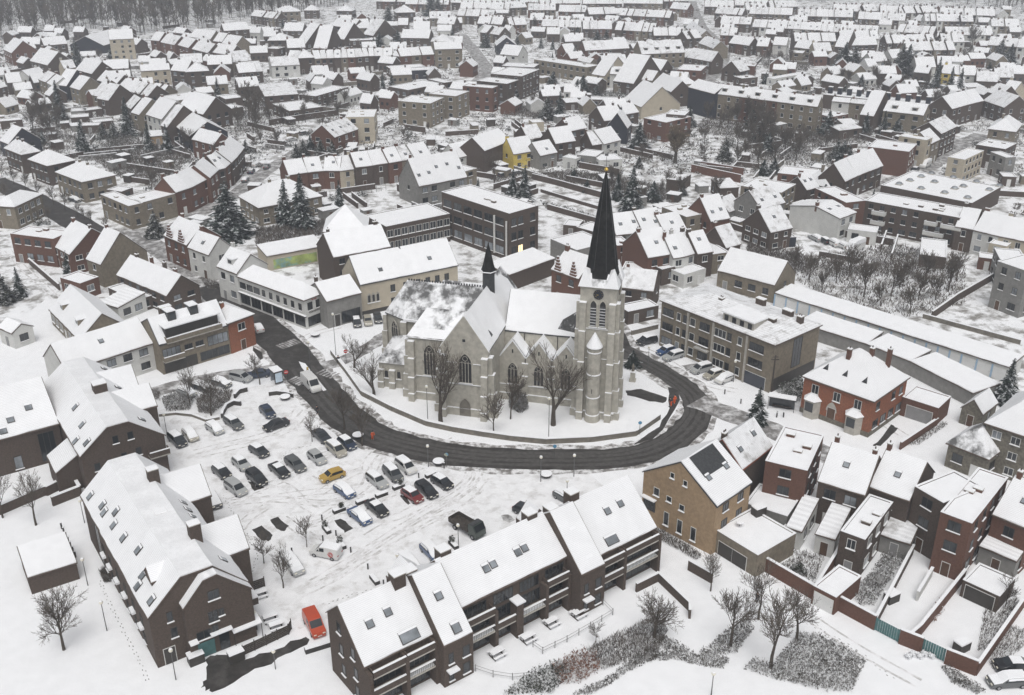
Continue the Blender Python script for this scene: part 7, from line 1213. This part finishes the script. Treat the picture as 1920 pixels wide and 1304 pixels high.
for (r, x, y, lb) in (('z6', 755, 205, 'round snowy bowl planter beside the curved rail'), ('z6', 1160, 418, 'round bowl planter beside the slim tree'), ('z6', 1607, 565, 'round bowl planter beside the cluster lamp'), ('z4', 1272, 40, 'round bowl planter at the road edge'), ('z8', 1577, 670, 'round planter before the white corner shop')): post_thing('bowl_planter', r, x, y, ringp, lb, 'planter')
wall_line('curved_rail', 'z6', [(665, 186), (710, 180), (755, 185), (800, 196)], .8, .15, 'frame_d', 'curved dark bench rail at the top of the square', 'bench')
wall_line('bench_wall', 'z6', [(545, 160), (500, 172), (475, 200)], .9, .35, 'frame_d', 'curved dark bench wall, upper half', 'bench')
wall_line('bench_wall', 'z6', [(510, 240), (470, 235), (430, 255), (410, 290), (405, 310)], .9, .35, 'frame_d', 'curved dark bench wall, lower half', 'bench')
wall_line('kerb_wall', 'z6', [(55, 300), (150, 290), (240, 300), (320, 330), (390, 315)], .5, .3, 'stone_dark', 'low curved kerb wall round the shrub beds')
def shelter(o):
    b = MB(); b.box((-1.1, -.7, 0), (-1.0, .7, 2.5), 'glass_pale'); b.box((-1.1, .62, .1), (1.0, .7, 2.5), 'glass_pale'); b.build('panel', o); b = MB(); b.box((-1.2, -.9, 2.5), (1.3, .9, 2.65), 'frame_d'); r_ = b.build('roof', o); b = MB(); b.box((-1.18, -.88, 2.65), (1.28, .88, 2.78), 'snow', .05); b.build('snow', r_)
    b = MB(); b.box((1.05, -.8, .25), (1.25, .8, 2.5), 'frame_d'); d = b.build('display', o); b = MB(); b.box((1.25, -.68, .5), (1.27, .68, 2.35), 'screen'); b.build('poster', d)
post_thing('bus_shelter', 'z6', 708, 108, shelter, 'bus shelter with pale blue poster panel at the crossroads', 'shelter', -.95)
def shelter2(o):
    b = MB(); b.box((-2.2, .8, 0), (2.2, .88, 2.3), 'glass'); b.build('back_panel', o); b = MB(); b.box((-2.4, -.6, 2.4), (2.4, 1.0, 2.52), 'frame_d'); r_ = b.build('roof', o); b = MB(); b.box((-2.4, -.6, 2.52), (2.4, 1.0, 2.68), 'snow', .05); b.build('snow', r_)
    for x in (-2.2, 2.2): b = MB(); b.cyl((x, -.4, 0), (x, -.4, 2.4), .05, .05, 'metal', 5); b.build('post', o)
    b = MB(); b.box((-1.6, .3, .42), (1.6, .7, .5), 'wood'); b.build('seat', o)
post_thing('bus_shelter', 'z7', 768, 730, shelter2, 'snow topped glass bus shelter before the red villa', 'shelter', -.37)
def sign(o):
    b = MB(); b.cyl((0, 0, 0), (0, 0, 2.6), .04, .04, 'metal', 5); b.build('post', o); b = MB(); b.cyl((0, -.05, 2.4), (0, -.08, 2.4), .4, .4, 'plastic_red', 16); d = b.build('disc', o); b = MB(); b.box((-.28, -.1, 2.33), (.28, -.085, 2.47), 'frame_w'); b.build('bar', d)
post_thing('road_sign', 'z6', 766, 118, sign, 'no entry sign beside the bus shelter', 'sign', .35); post_thing('road_sign', 'z8', 1732, 800, sign, 'no entry sign at the left end of the churchyard', 'sign', .3)
def sign2(o):
    b = MB(); b.cyl((0, 0, 0), (0, 0, 2.4), .04, .04, 'metal', 5); b.build('post', o); b = MB(); b.cyl((0, -.05, 2.3), (0, -.08, 2.3), .32, .32, 'mural_blue', 14); b.build('disc', o)
post_thing('road_sign', 'z1', 838, 1304, sign2, 'round blue sign on the road edge of the square', 'sign'); post_thing('road_sign', 'z1', 1208, 1200, sign2, 'round blue sign at the churchyard wall corner', 'sign'); post_thing('road_sign', 'z6', 1652, 580, sign2, 'sign post beside the round bowl planter', 'sign')
def hydrant(o): b = MB(); b.box((-.2, -.2, 0), (.2, .2, .5), 'gold'); b.build('base', o); b = MB(); b.ring([(.18, .5), (.2, .9), (.05, 1.1)], 'gold', 8); b.build('light', o)
post_thing('traffic_beacon', 'p', 577, 698, hydrant, 'yellow beacon on the traffic island', 'beacon')
poly('traffic_island', 'p', [(560, 678), (572, 682), (585, 698), (612, 732), (606, 734), (580, 706), (566, 690)], 'snow', .03, 2, .03)
def statue(o):
    b = MB(); b.box((-.6, -.6, 0), (.6, .6, .3), 'stone'); b.box((-.45, -.45, .3), (.45, .45, 1.9), 'stone', .05); b.box((-.55, -.55, 1.9), (.55, .55, 2.05), 'snow', .04); b.build('pedestal', o); b = MB(); b.ring([(.28, 2.05), (.25, 2.5), (.3, 3.0), (.12, 3.25), (.15, 3.4), (.05, 3.55)], 'stone_dark', 8); b.build('figure', o)
post_thing('monument', 'z1', 1178, 965, statue, 'stone monument on a pedestal behind the church tower', 'monument', -.24)
# huts, terrace and fences near the blocks
hut = house('z3', (158, 375), (430, 288), None, 6.5, he=2.6, hr=3.4, kind='mono', wm='b', wins='', chim=0, sm='snow', label='small brick hut with smooth snowy roof on the lawn', name='hut', cat='hut')
def fence(name, r, pts, h, label, m='wood', slat=.16, dense=True):
    P = [g(r, *p) for p in pts]; c = sum(P, Vector((0, 0)))/len(P); o = thing(name, (c.x, c.y, 0), 0, label, 'fence')
    for i in range(len(P)-1):
        p, q = P[i]-c, P[i+1]-c; L = (q-p).length; n = max(1, round(L/1.6)); a = math.atan2((q-p).y, (q-p).x)
        for k in range(n+1): v = p+(q-p)*k/n; link('post', cached(('fpost', h, m), lambda: (lambda b: (b.box((-.05, -.05, 0), (.05, .05, h+.05), m), b.mesh('post'))[-1])(MB())), o, (v.x, v.y, 0))
        for k in range(n):
            v = p+(q-p)*(k+.5)/n; w_ = round(L/n-.1, 2)
            if dense:
                for j in range(int(h/.28)): link('slat', cached(('slat', w_, m), lambda: (lambda b: (b.box((-w_/2, -.02, 0), (w_/2, .02, .24), m), b.mesh('slat'))[-1])(MB())), o, (v.x, v.y, .08+j*.28), a)
            else: link('rail', cached(('rail', w_, m), lambda: (lambda b: (b.box((-w_/2, -.015, 0), (w_/2, .015, .04), m), b.mesh('rail'))[-1])(MB())), o, (v.x, v.y, h*.9), a); link('rail', CACHE[('rail', w_, m)], o, (v.x, v.y, h*.45), a)
    return o
fence('slat_fence', 'z3', [(1370, 810), (1500, 750), (1625, 690), (1640, 660)], 1.6, 'dark slatted fence round the cafe terrace'); fence('slat_fence', 'z3', [(1405, 450), (1490, 420)], 1.6, 'short dark slatted screen beside the terrace tables')
fence('wire_fence', 'z4', [(910, 1040), (1000, 1070), (1100, 1085), (1200, 1075)], 1.0, 'thin grey garden fence at the left of the block lawn', 'door_g', dense=False); fence('wire_fence', 'z4', [(1205, 915), (1255, 950), (1380, 890), (1500, 820), (1615, 750), (1565, 700)], 1.0, 'thin grey garden fence round the block lawn', 'door_g', dense=False)
fence('wire_fence', 'w6', [(440, 560), (700, 545), (900, 505)], 2.0, 'tall wire fence below the red terrace', 'metal', dense=False)
def table(o):
    b = MB(); b.box((-.9, -.4, .72), (.9, .4, .78), 'wood'); b.build('top', o); b = MB(); b.box((-.9, -.4, .78), (.9, .4, .9), 'snow', .04); b.build('snow', o)
    for s in (-1, 1): b = MB(); b.box((-.9, s*.75-.13, .42), (.9, s*.75+.13, .55), 'snow'); b.build('bench', o)
    for s in (-1, 1): b = MB(); b.box((s*.7-.05, -.7, 0), (s*.7+.05, .7, .1), 'wood'); b.box((s*.7-.05, -.06, .1), (s*.7+.05, .06, .72), 'wood'); b.build('leg', o)
for (x, y, lb) in ((1465, 475, 'snowy picnic table behind the terrace screen'), (1520, 610, 'snowy picnic table on the cafe terrace'), (1555, 655, 'snowy picnic table at the terrace fence')): post_thing('picnic_table', 'z3', x, y, table, lb, 'table', .5)
def tent(o):
    b = MB(); b.add([(-1.8, -1, 2.2), (1.8, -1, 2.2), (1.8, 1, 2.5), (-1.8, 1, 2.5), (-1.8, -1, 2.35), (1.8, -1, 2.35), (1.8, 1, 2.65), (-1.8, 1, 2.65)], [(3, 2, 1, 0), (4, 5, 6, 7), (0, 1, 5, 4), (1, 2, 6, 5), (2, 3, 7, 6), (3, 0, 4, 7)], 'snow'); b.build('canopy', o)
    for x in (-1.7, 1.7): b = MB(); b.cyl((x, -.9, 0), (x, -.9, 2.2), .05, .05, 'frame_d', 5); b.build('post', o)
    b = MB(); b.box((-1.6, .6, .1), (1.6, .7, 2.0), 'glass'); b.build('glazing', o)
post_thing('awning', 'z3', 1390, 710, tent, 'white snowy canopy of the cafe terrace', 'awning', .6)
def umb(o): b = MB(); b.ring([(1.0, 1.5), (.5, 2.6), (.05, 3.3)], 'canvas', 8); b.build('cloth', o); b = MB(); b.cyl((0, 0, 0), (0, 0, 3.4), .05, .05, 'wood', 5); b.build('pole', o)
post_thing('folded_parasol', 'z3', 1430, 660, umb, 'half folded pale parasol on the cafe terrace', 'parasol')
def skip(o): b = MB(); b.box((-.9, -.6, 0), (.9, .6, 1.3), 'frame_d'); b.build('bin', o); b = MB(); b.box((-.95, -.65, 1.3), (.95, .65, 1.45), 'snow', .05); b.build('snow', o)
post_thing('waste_container', 'z3', 1330, 830, skip, 'dark waste box with snow on top beside the terrace fence', 'container', .6); post_thing('waste_container', 'z3', 1105, 845, skip, 'green waste container under the teal shop window', 'container', .6)
# garden walls at lower right and elsewhere
for (r, pts, h, m, lb) in (('z5', [(575, 725), (820, 870)], 2.2, 'r', 'long brick garden wall along the park lane'), ('z5', [(935, 920), (1100, 1010)], 2.2, 'r', 'brick garden wall between the white garage door and the green gate'), ('z5', [(1210, 1070), (1310, 1110)], 2.2, 'r', 'brick wall pier between the two green gates'), ('z5', [(1415, 1160), (1555, 1215)], 2.2, 'r', 'brick garden wall right of the green gates'), ('z5', [(700, 590), (580, 735)], 2.0, 'r', 'brick garden wall with snow cap beside the roof terrace'), ('z5', [(930, 700), (830, 865)], 2.0, 'r', 'brick garden wall left of the small garage'), ('z5', [(1270, 670), (1100, 1000)], 1.6, 'b', 'garden wall beside the overgrown hedge'), ('z5', [(1500, 790), (1300, 1040), (1255, 1080)], 1.9, 'r', 'long snow capped wall between the two sunken gardens'), ('z5', [(1774, 900), (1555, 1215)], 1.9, 'r', 'snow capped brick wall at the right edge'), ('z5', [(1355, 770), (1290, 880)], 1.5, 'w', 'white stair wall in the sunken garden'), ('z5', [(30, 840), (130, 790), (270, 925), (270, 960)], 1.4, 'b', 'dark brick ramp wall by the end of the long block'), ('z5', [(265, 740), (370, 800)], 1.6, 'b', 'short dark brick wall below the tan house'), ('z5', [(1380, 90), (1215, 200)], 1.4, 'r', 'brick garden wall right of the red villa'),
 ('z7', [(1480, 300), (1600, 215), (1780, 110)], 1.8, 'b', 'brick wall along the snowy lot of the grey building'), ('z7', [(1440, 295), (1900, 420)], 1.0, 'stone_dark', 'long low wall below the grey building lot'), ('z7', [(1330, 915), (1495, 800)], 1.3, 'r', 'brick wall beside the villa drive') if 0 else ('z7', [(60, 375), (185, 345)], 1.0, 'stone_dark', 'low garden wall behind the church tower'), ('w7', [(140, 430), (300, 470), (640, 565)], 1.8, 'b', 'long garden wall left of the spire, upper'), ('w7', [(245, 640), (580, 735)], 1.6, 'b', 'long garden wall left of the spire, lower'), ('w7', [(1240, 380), (1580, 455)], 2.5, 'r', 'long brick yard wall right of the spire'), ('w7', [(1280, 350), (1600, 400)], 2.2, 'r', 'back brick yard wall right of the spire'), ('w7', [(200, 520), (430, 590), (600, 640)], 1.0, 'b', 'low wall with posts in the garden strips left of the spire'), ('w7', [(380, 440), (640, 490)], 1.6, 'b', 'garden wall behind the shrubs left of the spire'), ('w7', [(450, 350), (560, 370), (740, 400)], 2, 'b', 'garden wall behind the white modern annexes'), ('w8', [(620, 820), (1010, 890)], 1.8, 'b', 'brick wall behind the parking court gardens'), ('w8', [(500, 960), (780, 1010)], 1.2, 'b', 'low wall at the front of the parking court'), ('w5', [(840, 420), (1230, 480)], 1.6, 'b', 'long garden wall inside the curved terrace'), ('w5', [(660, 320), (1000, 290)], 1.4, 'b', 'garden wall among the far left conifers'), ('z8', [(150, 310), (300, 440)], 1.6, 'b', 'brick wall along the snowy lane at left'), ('w2', [(240, 870), (500, 830), (720, 800)], 2.2, 'b', 'brick boundary wall of the low school pavilions'), ('w2', [(1180, 900), (1320, 920)], 2, 'b', 'brick wall right of the cream apartment block')):
    wall_line('garden_wall', r, pts, h, .3, m, lb)
def gate(o, w_):
    b = MB()
    for s in (0, 1): b.box((s*w_, -.06, 0), (s*w_+.08, .06, 2.0), 'teal')
    b.build('frame', o)
    for i in range(int(w_/.3)): link('board', cached('gateb', lambda: (lambda b: (b.box((0, -.03, .1), (.26, .03, 1.9), 'teal'), b.mesh('board'))[-1])(MB())), o, (.1+i*.3, 0, 0))
for (a_, b_, lb) in (((1100, 1010), (1205, 1065), 'left green boarded garden gate on the park lane'), ((1310, 1105), (1415, 1155), 'right green boarded garden gate on the park lane')):
    p, q = g('z5', *a_), g('z5', *b_); o = thing('garden_gate', (p.x, p.y, 0), math.atan2((q-p).y, (q-p).x), lb, 'gate'); gate(o, (q-p).length)
post_thing('log_pile', 'z5', 1290, 1135, lambda o: [link('sack', cached('sack', lambda: bush_mesh(9, .5, .45, 'snow', 160)), o, (i*.7-1, (i % 2)*.4, 0)) for i in range(5)], 'heap of snowy sacks outside the green gate', 'heap')
def rtable(o): b = MB(); b.ring([(.55, .7), (.55, .74), (.5, .84), (.1, .88)], 'snow', 12); b.build('top', o); b = MB(); b.cyl((0, 0, 0), (0, 0, .7), .05, .05, 'metal', 5); b.build('leg', o)
gw = [h for h in HOUSES if h[6] == 'garage_wing'][0][0]
p = g('z5', 495, 545, 3.5); o = thing('garden_table', (p.x, p.y, 3.5), 0, 'round snowy table on the roof terrace', 'table'); rtable(o)
p = g('z5', 580, 490, 3.5); o = thing('roof_chest', (p.x, p.y, 3.5), .5, 'snow covered chest at the back of the roof terrace', 'chest'); skip(o)
for (r, x, y, lb) in (('z5', 1490, 1100, 'snowy garden box in the right walled garden'), ('z5', 1175, 880, 'snow covered garden table below the stair wall')):
    post_thing('garden_box', r, x, y, skip, lb, 'box', .5)
for (x, y, lb) in ((1020, 960, 'snowy terrace furniture below the left bay tower'), (1180, 880, 'snowy terrace table beside the service tower'), (1300, 800, 'snowy terrace table in the middle of the block lawn'), (1440, 755, 'snowy flower trough at the right bay tower')):
    post_thing('terrace_table', 'z4', x, y, table, lb, 'table', .65)
# ================================================================ people
def person(r, x, y, rz, jacket, trousers, label, lean=0.0, hold=False):
    p = g(r, x, y); o = thing('person', (p.x, p.y, 0), rz, label, 'person'); H = 1.75
    def skin(name, V, E, R, m, parent):
        me = bpy.data.meshes.new(name); me.from_pydata(V, E, []); ob = link(name, me, parent); me.materials.append(M[m]); md = ob.modifiers.new('s', 'SKIN')
        for i, r_ in enumerate(R): ob.data.skin_vertices[0].data[i].radius = (r_, r_)
        ob.data.skin_vertices[0].data[0].use_root = True; md2 = ob.modifiers.new('d', 'SUBSURF'); md2.levels = md2.render_levels = 1
        dg = bpy.context.evaluated_depsgraph_get(); n_ = bpy.data.meshes.new_from_object(ob.evaluated_get(dg)); ob.modifiers.clear(); ob.data = n_; return ob
    l = lean
    V = [(0, 0, .95), (0, -l*.3, 1.2), (0, -l*.6, 1.45), (0, -l*.7, 1.55), (0, -l*.8, 1.66), (.1, 0, .9), (.12, .06, .5), (.12, .02, .06), (.12, -.16, .04), (-.1, 0, .9), (-.12, -.08, .5), (-.12, .1, .06), (-.12, -.08, .04), (.2, -l*.6, 1.42), (.27, -.02-l*.6, 1.15), (.25, -.2-l*.6, .95), (-.2, -l*.6, 1.42), (-.27, -.02-l*.6, 1.15), (-.25, -.2-l*.6, .95), (.25, -.27-l*.6, .9), (-.25, -.27-l*.6, .9)]
    E = [(0, 1), (1, 2), (2, 3), (3, 4), (0, 5), (5, 6), (6, 7), (7, 8), (0, 9), (9, 10), (10, 11), (11, 12), (2, 13), (13, 14), (14, 15), (2, 16), (16, 17), (17, 18), (15, 19), (18, 20)]
    R = [.14, .13, .13, .06, .10, .1, .075, .055, .05, .1, .075, .055, .05, .07, .055, .04, .07, .055, .04, .045, .045]
    skin('body', V, E, R, 'skin', o)
    k = 1.22; J = [0, 1, 2, 13, 14, 15, 16, 17, 18]; ix = {v: i for i, v in enumerate(J)}; skin('jacket', [V[j] for j in J], [(ix[a], ix[b_]) for a, b_ in E if a in ix and b_ in ix], [R[j]*k+.015 for j in J], jacket, o)
    J = [0, 5, 6, 7, 9, 10, 11]; ix = {v: i for i, v in enumerate(J)}; skin('trousers', [V[j] for j in J], [(ix[a], ix[b_]) for a, b_ in E if a in ix and b_ in ix], [R[j]*1.15+.01 for j in J], trousers, o)
    b = MB(); b.ring([(.125, 1.66), (.125, 1.74), (.08, 1.81), (.02, 1.83)], 'cloth_d', 8, (0, -l*.8+.01)); b.build('hat', o)
    if hold: b = MB(); b.cyl((.25, -.35, .1), (.2, -.25, 1.5), .025, .025, 'wood', 5); b.box((.05, -.5, .02), (.5, -.3, .12), 'frame_d'); b.build('shovel', o)
person('z6', 1240, 428, .6, 'orange', 'orange', 'worker in bright orange clothing clearing snow at the road edge', .3, True); person('z6', 934, 288, 1.2, 'cloth_d', 'cloth_d', 'person in dark coat walking by the road at the square')
person('z7', 247, 712, -1.2, 'cloth_d', 'orange', 'worker in dark jacket and orange trousers beside the church gate', .3, True); person('z7', 263, 700, 1.9, 'orange', 'orange', 'worker in orange beside the church gate, facing the other worker', .2, True)
person('z8', 1693, 806, .2, 'cloth_d', 'cloth_d', 'person in black waiting by the tall lamp post'); person('z5', 572, 888, 2.0, 'cloth_d', 'cloth_d', 'person in dark clothes walking the park lane'); person('w2', 378, 958, 0, 'cloth_d', 'cloth_d', 'distant person in dark clothes by the street bend')
# ================================================================ back-garden clutter
def blocked(p, m=1.0):
    if inside(p, m): return True
    for (x, y, r_) in ROADS:
        if abs(x-p[0]) < r_ and abs(y-p[1]) < r_: return True
    return False
def near_zone(p):
    best = min((h for h in HOUSES if h[2]), key=lambda h: (h[0].location[0]-p[0])**2+(h[0].location[1]-p[1])**2); return ZS.get(best[2], best[2])
SMALL = []
q = random.Random(3); nt_ = 0; sheds = 0; walls = 0; shr = []; tries = 0
def keep_clear(X, Y):
    return (1000 < X < 1130 and 320 < Y < 420) or (1480 < X < 1640 and 430 < Y < 500) or (420 < Y < 500 and 860 < X < 1060) or (440 < X < 880 and 425 < Y) or (Y > 440 and X < 1480) or (X > 1240 and Y > 480) or (X < 70 and Y > 380)
while tries < 6500 and (sheds < 170 or walls < 190):
    tries += 1; X = q.uniform(-10, 1930); Y = 30+490*q.random()**.9
    if keep_clear(X, Y): continue
    p = G((X, Y)); t = q.random()
    if blocked(p, 1.5): continue
    a = min(HOUSES, key=lambda h: (h[0].location[0]-p[0])**2+(h[0].location[1]-p[1])**2)[0].rotation_euler.z+q.choice([0, math.pi/2, math.pi/2])
    if t < .28 and sheds < 170:
        w_ = q.choice([2.5, 3.5, 5]); d_ = q.choice([2.2, 3]); h_ = q.choice([2.1, 2.5]); m_ = q.choice(['b', 'wood', 'g', 't'])
        def mk():
            b = MB(); b.box((-w_/2, -d_/2, 0), (w_/2, d_/2, h_), m_); b.box((-.45, -d_/2-.03, 0), (.45, -d_/2, 1.9), 'door_b'); return b.mesh('wall')
        def mr():
            b = MB(); b.box((-w_/2-.15, -d_/2-.15, h_), (w_/2+.15, d_/2+.15, h_+.08), 'slate'); b.box((-w_/2-.12, -d_/2-.12, h_+.08), (w_/2+.12, d_/2+.12, h_+.24), 'snow', .05); return b.mesh('roof')
        o = thing('garden_shed', (p.x, p.y, 0), a, None, 'shed', 'snowy sheds in the back gardens'); SMALL.append((o, 'snowy garden sheds', near_zone(p), X)); link('wall', cached(('shed', w_, d_, h_, m_), mk), o); link('roof', cached(('shedr', w_, d_, h_), mr), o); foot(p, a, -w_/2, w_/2, -d_/2, d_/2); sheds += 1
    elif t < .55 and walls < 190:
        L = q.choice([8, 12, 16]); m_ = q.choice(['b', 'b', 'stone_dark', 'hedge'])
        e = p+Vector((math.cos(a), math.sin(a)))*L/2; e2 = p-Vector((math.cos(a), math.sin(a)))*L/2
        if blocked(e, .3) or blocked(e2, .3): continue
        def mk():
            b = MB(); b.box((-L/2, -.15, 0), (L/2, .15, 1.6), m_); b.box((-L/2, -.2, 1.6), (L/2, .2, 1.7), 'snow', .03); return b.mesh('boundary_wall')
        o = link('boundary_wall', cached(('bw', L, m_), mk), None, (p.x, p.y, 0), a); tag(o, None, 'wall', 'walls dividing the back gardens'); SMALL.append((o, 'snow capped hedges' if m_ == 'hedge' else 'snow capped garden walls', near_zone(p), X)); walls += 1
    elif t > .9 and nt_ < 150 and Y > 40: tree('p', X, Y, q.choice(['far', 'far', 'far', 'round', 'fir']), q.uniform(4, 8), None, near_zone(p)); nt_ += 1
    elif p.y < 700: shr.append((p.x, p.y))
sm_ = [[bush_mesh(60+i, 1.5, 1.3, m_, 110) for i in range(2)] for m_ in ('brush', 'leaf', 'hedge')]
shr.sort(key=lambda t: t[1])
for i, (x, y) in enumerate(shr[:140]):
    o = link('garden_shrub', q.choice(q.choice(sm_)), None, (x, y, 0), q.uniform(0, 6), (q.uniform(.7, 1.7), q.uniform(.7, 1.7), q.uniform(.7, 1.5))); tag(o, None, 'shrub', 'frosted shrubs in the back gardens'); SMALL.append((o, 'frosted shrubs', near_zone((x, y)), toP(x, y, 0)[0]))
b = MB()
for (x, y) in shr[140:]+[(p.x, p.y) for p in (G((q.uniform(-10, 1930), q.uniform(8, 330))) for _ in range(5200)) if not blocked(p, .8)]:
    s = q.uniform(.7, 1.6); m_ = q.choice(['brush', 'leaf', 'hedge'])
    for _ in range(20): c = Vector((x+q.gauss(0, .9)*s, y+q.gauss(0, .9)*s, abs(q.gauss(0, .8))*s)); b.add([c+Vector((q.uniform(-.5, .5), q.uniform(-.5, .5), q.uniform(-.4, .4))) for _ in range(3)], [(0, 1, 2)], m_)
o = b.build('garden_scrub'); o['kind'] = 'stuff'; o['label'] = 'scattered frosted scrub filling the distant gardens'
# distant rows beyond the ones told apart
# ================================================================ labels
CN = {'b': 'dark brick', 'r': 'red brick', 'c': 'cream', 'w': 'white', 'g': 'grey', 't': 'tan', 'd': 'dark slate clad', 'o': 'tan brick', 'y': 'yellow', 'stone': 'stone', 'villa_stone': 'grey stone'}
ON = ['leftmost', 'second', 'third', 'fourth', 'fifth', 'sixth', 'seventh', 'eighth', 'ninth', 'tenth', 'eleventh', 'twelfth', 'thirteenth', 'fourteenth', 'fifteenth', 'sixteenth', 'seventeenth', 'eighteenth', 'nineteenth']
def ordinal(i):
    if i < 19: return ON[i]
    t = ['twentieth', 'thirtieth', 'fortieth', 'fiftieth', 'sixtieth', 'seventieth', 'eightieth', 'ninetieth']; tt = ['twenty', 'thirty', 'forty', 'fifty', 'sixty', 'seventy', 'eighty', 'ninety']; n = i+1
    if n >= 100: return 'hundred and '+(ordinal(n-101) if n > 100 else 'zeroth')
    return t[n//10-2] if n % 10 == 0 else tt[n//10-2]+'-'+['first', 'second', 'third', 'fourth', 'fifth', 'sixth', 'seventh', 'eighth', 'ninth'][n % 10-1]
from collections import defaultdict
# the 300 houses that show largest stay things; the farthest are one mass
HOUSES.sort(key=lambda h: h[0].location[1])
far = [h for h in HOUSES if h[6] in ('house',)][296:]; fs_ = set(h[0].name for h in far); fb = MB()
def soak(o, mx):
    mx = mx @ Matrix.LocRotScale(o.location, o.rotation_euler, o.scale)
    if o.data is not None:
        vs = [mx @ v.co for v in o.data.vertices]; base = len(fb.v); fb.v += [tuple(v) for v in vs]; mi = [fb.mi(m_.name) for m_ in o.data.materials]
        for p_ in o.data.polygons: fb.f.append(tuple(base+i for i in p_.vertices)); fb.m.append(mi[p_.material_index])
    for c in list(o.children): soak(c, mx)
    DEL.append(o)
DEL = []; FARC = [(h[0].location[0], h[0].location[1], h[0].rotation_euler.z) for h in far]
for h in far: soak(h[0], Matrix())
CEN = [(h[0].location[0], h[0].location[1], h[0].rotation_euler.z) for h in HOUSES if h[0].name not in fs_]+[(h_[0], h_[1], h_[2]) for h_ in FARC]
k_ = 0
for _ in range(2600):
    if k_ > 230: break
    X = q.uniform(-10, 1930); Y = q.uniform(28, 215); p = G((X, Y))
    if X < 620 and Y < 70 or blocked(p, 4.2): continue
    a = min(CEN, key=lambda h: (h[0]-p.x)**2+(h[1]-p.y)**2)[2]+q.choice([0, 0, math.pi/2]); w_ = q.uniform(5, 9); d_ = q.uniform(5, 7); he = q.uniform(2.8, 5); hr = he+q.uniform(1.5, 3); m_ = q.choice('bbbtrw'); mx = Matrix.Translation((p.x, p.y, 0)) @ Matrix.Rotation(a, 4, 'Z')
    t = MB(); t.ext([(-d_/2, 0), (-d_/2, he), (0, hr), (d_/2, he), (d_/2, 0)], -w_/2, w_/2, 'x', m_); t.ext(thick([(-d_/2-.3, he-.2), (0, hr), (d_/2+.3, he-.2)], .25, .05), -w_/2-.15, w_/2+.15, 'x', 'snow_roof'); t.box((w_*.2, -.3, hr-.4), (w_*.2+.6, .3, hr+1), 'b')
    for i in range(int(w_/2.4)): x0 = -w_/2+.8+i*2.4; t.box((x0, -d_/2-.05, he*.35), (x0+1.1, -d_/2, he*.35+1.2), 'glass')
    base = len(fb.v); fb.v += [tuple(mx @ Vector(v)) for v in t.v]; mi = [fb.mi(m2) for m2 in t.mats]
    for f2, m2 in zip(t.f, t.m): fb.f.append(tuple(base+i for i in f2)); fb.m.append(mi[m2])
    foot(p, a, -w_/2, w_/2, -d_/2, d_/2); k_ += 1
HOUSES = [h for h in HOUSES if h[0].name not in fs_]
bpy.data.batch_remove(DEL)
if fb.v: o = fb.build('distant_houses'); o['kind'] = 'stuff'; o['label'] = 'snowy roofs of the farthest streets merging into haze'
def number(items, fmt):
    gr = defaultdict(list)
    for (key, X, o) in items: gr[key].append((X, o))
    for key, L in gr.items():
        for i, (X, o) in enumerate(sorted(L, key=lambda t: t[0])): o['label'] = fmt(key, i, len(L))
KN = {'flat': 'flat roofed', 'hip': 'hipped', 'gabley': 'front gabled', 'mono': 'lean-to'}
it = []
for (o, r, zone, wm, kind, X, nm) in HOUSES:
    if not o.get('label'): z = ZS.get(zone, zone); it.append(((z, CN.get(wm, 'brick'), KN.get(kind, 'gabled')), X, o)); o['group'] = 'houses, '+z
number(it, lambda k, i, n: ('%s from left of %s %s houses, %s' % (ordinal(i), k[1], k[2], k[0])) if n > 1 else 'only %s %s house, %s' % (k[1], k[2], k[0]))
it = []
for t in TREES:
    if t: z = ZS.get(t[1], t[1]); it.append(((z, 'dark snowy conifers' if t[2] else 'bare trees'), t[4], t[0])); t[0]['group'] = 'trees, '+z
number(it, lambda k, i, n: '%s from left of %s, %s' % (ordinal(i), k[1], k[0]) if n > 1 else 'only one of %s, %s' % (k[1], k[0]))
number([((z, k), X, o) for (o, k, z, X) in SMALL], lambda k, i, n: '%s from left of %s, %s' % (ordinal(i), k[1], k[0]) if n > 1 else 'only one of %s, %s' % (k[1], k[0]))
# ================================================================ snowy winter air
hz = MB(); hz.box((-2450, -250, -1), (2450, 3250, 88), 'snow'); o = hz.build('haze'); o['kind'] = 'stuff'; o['label'] = 'cold grey winter haze over the town'
m = bpy.data.materials.new('haze'); m.use_nodes = True; nn = m.node_tree.nodes; nn.clear(); mo = nn.new('ShaderNodeOutputMaterial'); pv = nn.new('ShaderNodeVolumePrincipled')
pv.inputs['Color'].default_value = (.66, .70, .76, 1); pv.inputs['Density'].default_value = .00046; pv.inputs['Anisotropy'].default_value = .2; m.node_tree.links.new(pv.outputs[0], mo.inputs['Volume'])
o.data.materials.clear(); o.data.materials.append(m)
print('houses', len(HOUSES), 'objects', len(bpy.data.objects), 'sheds', sheds, 'walls', walls, 'shrubs', len(shr), 'tris', sum(len(p.vertices)-2 for me in bpy.data.meshes for p in me.polygons))
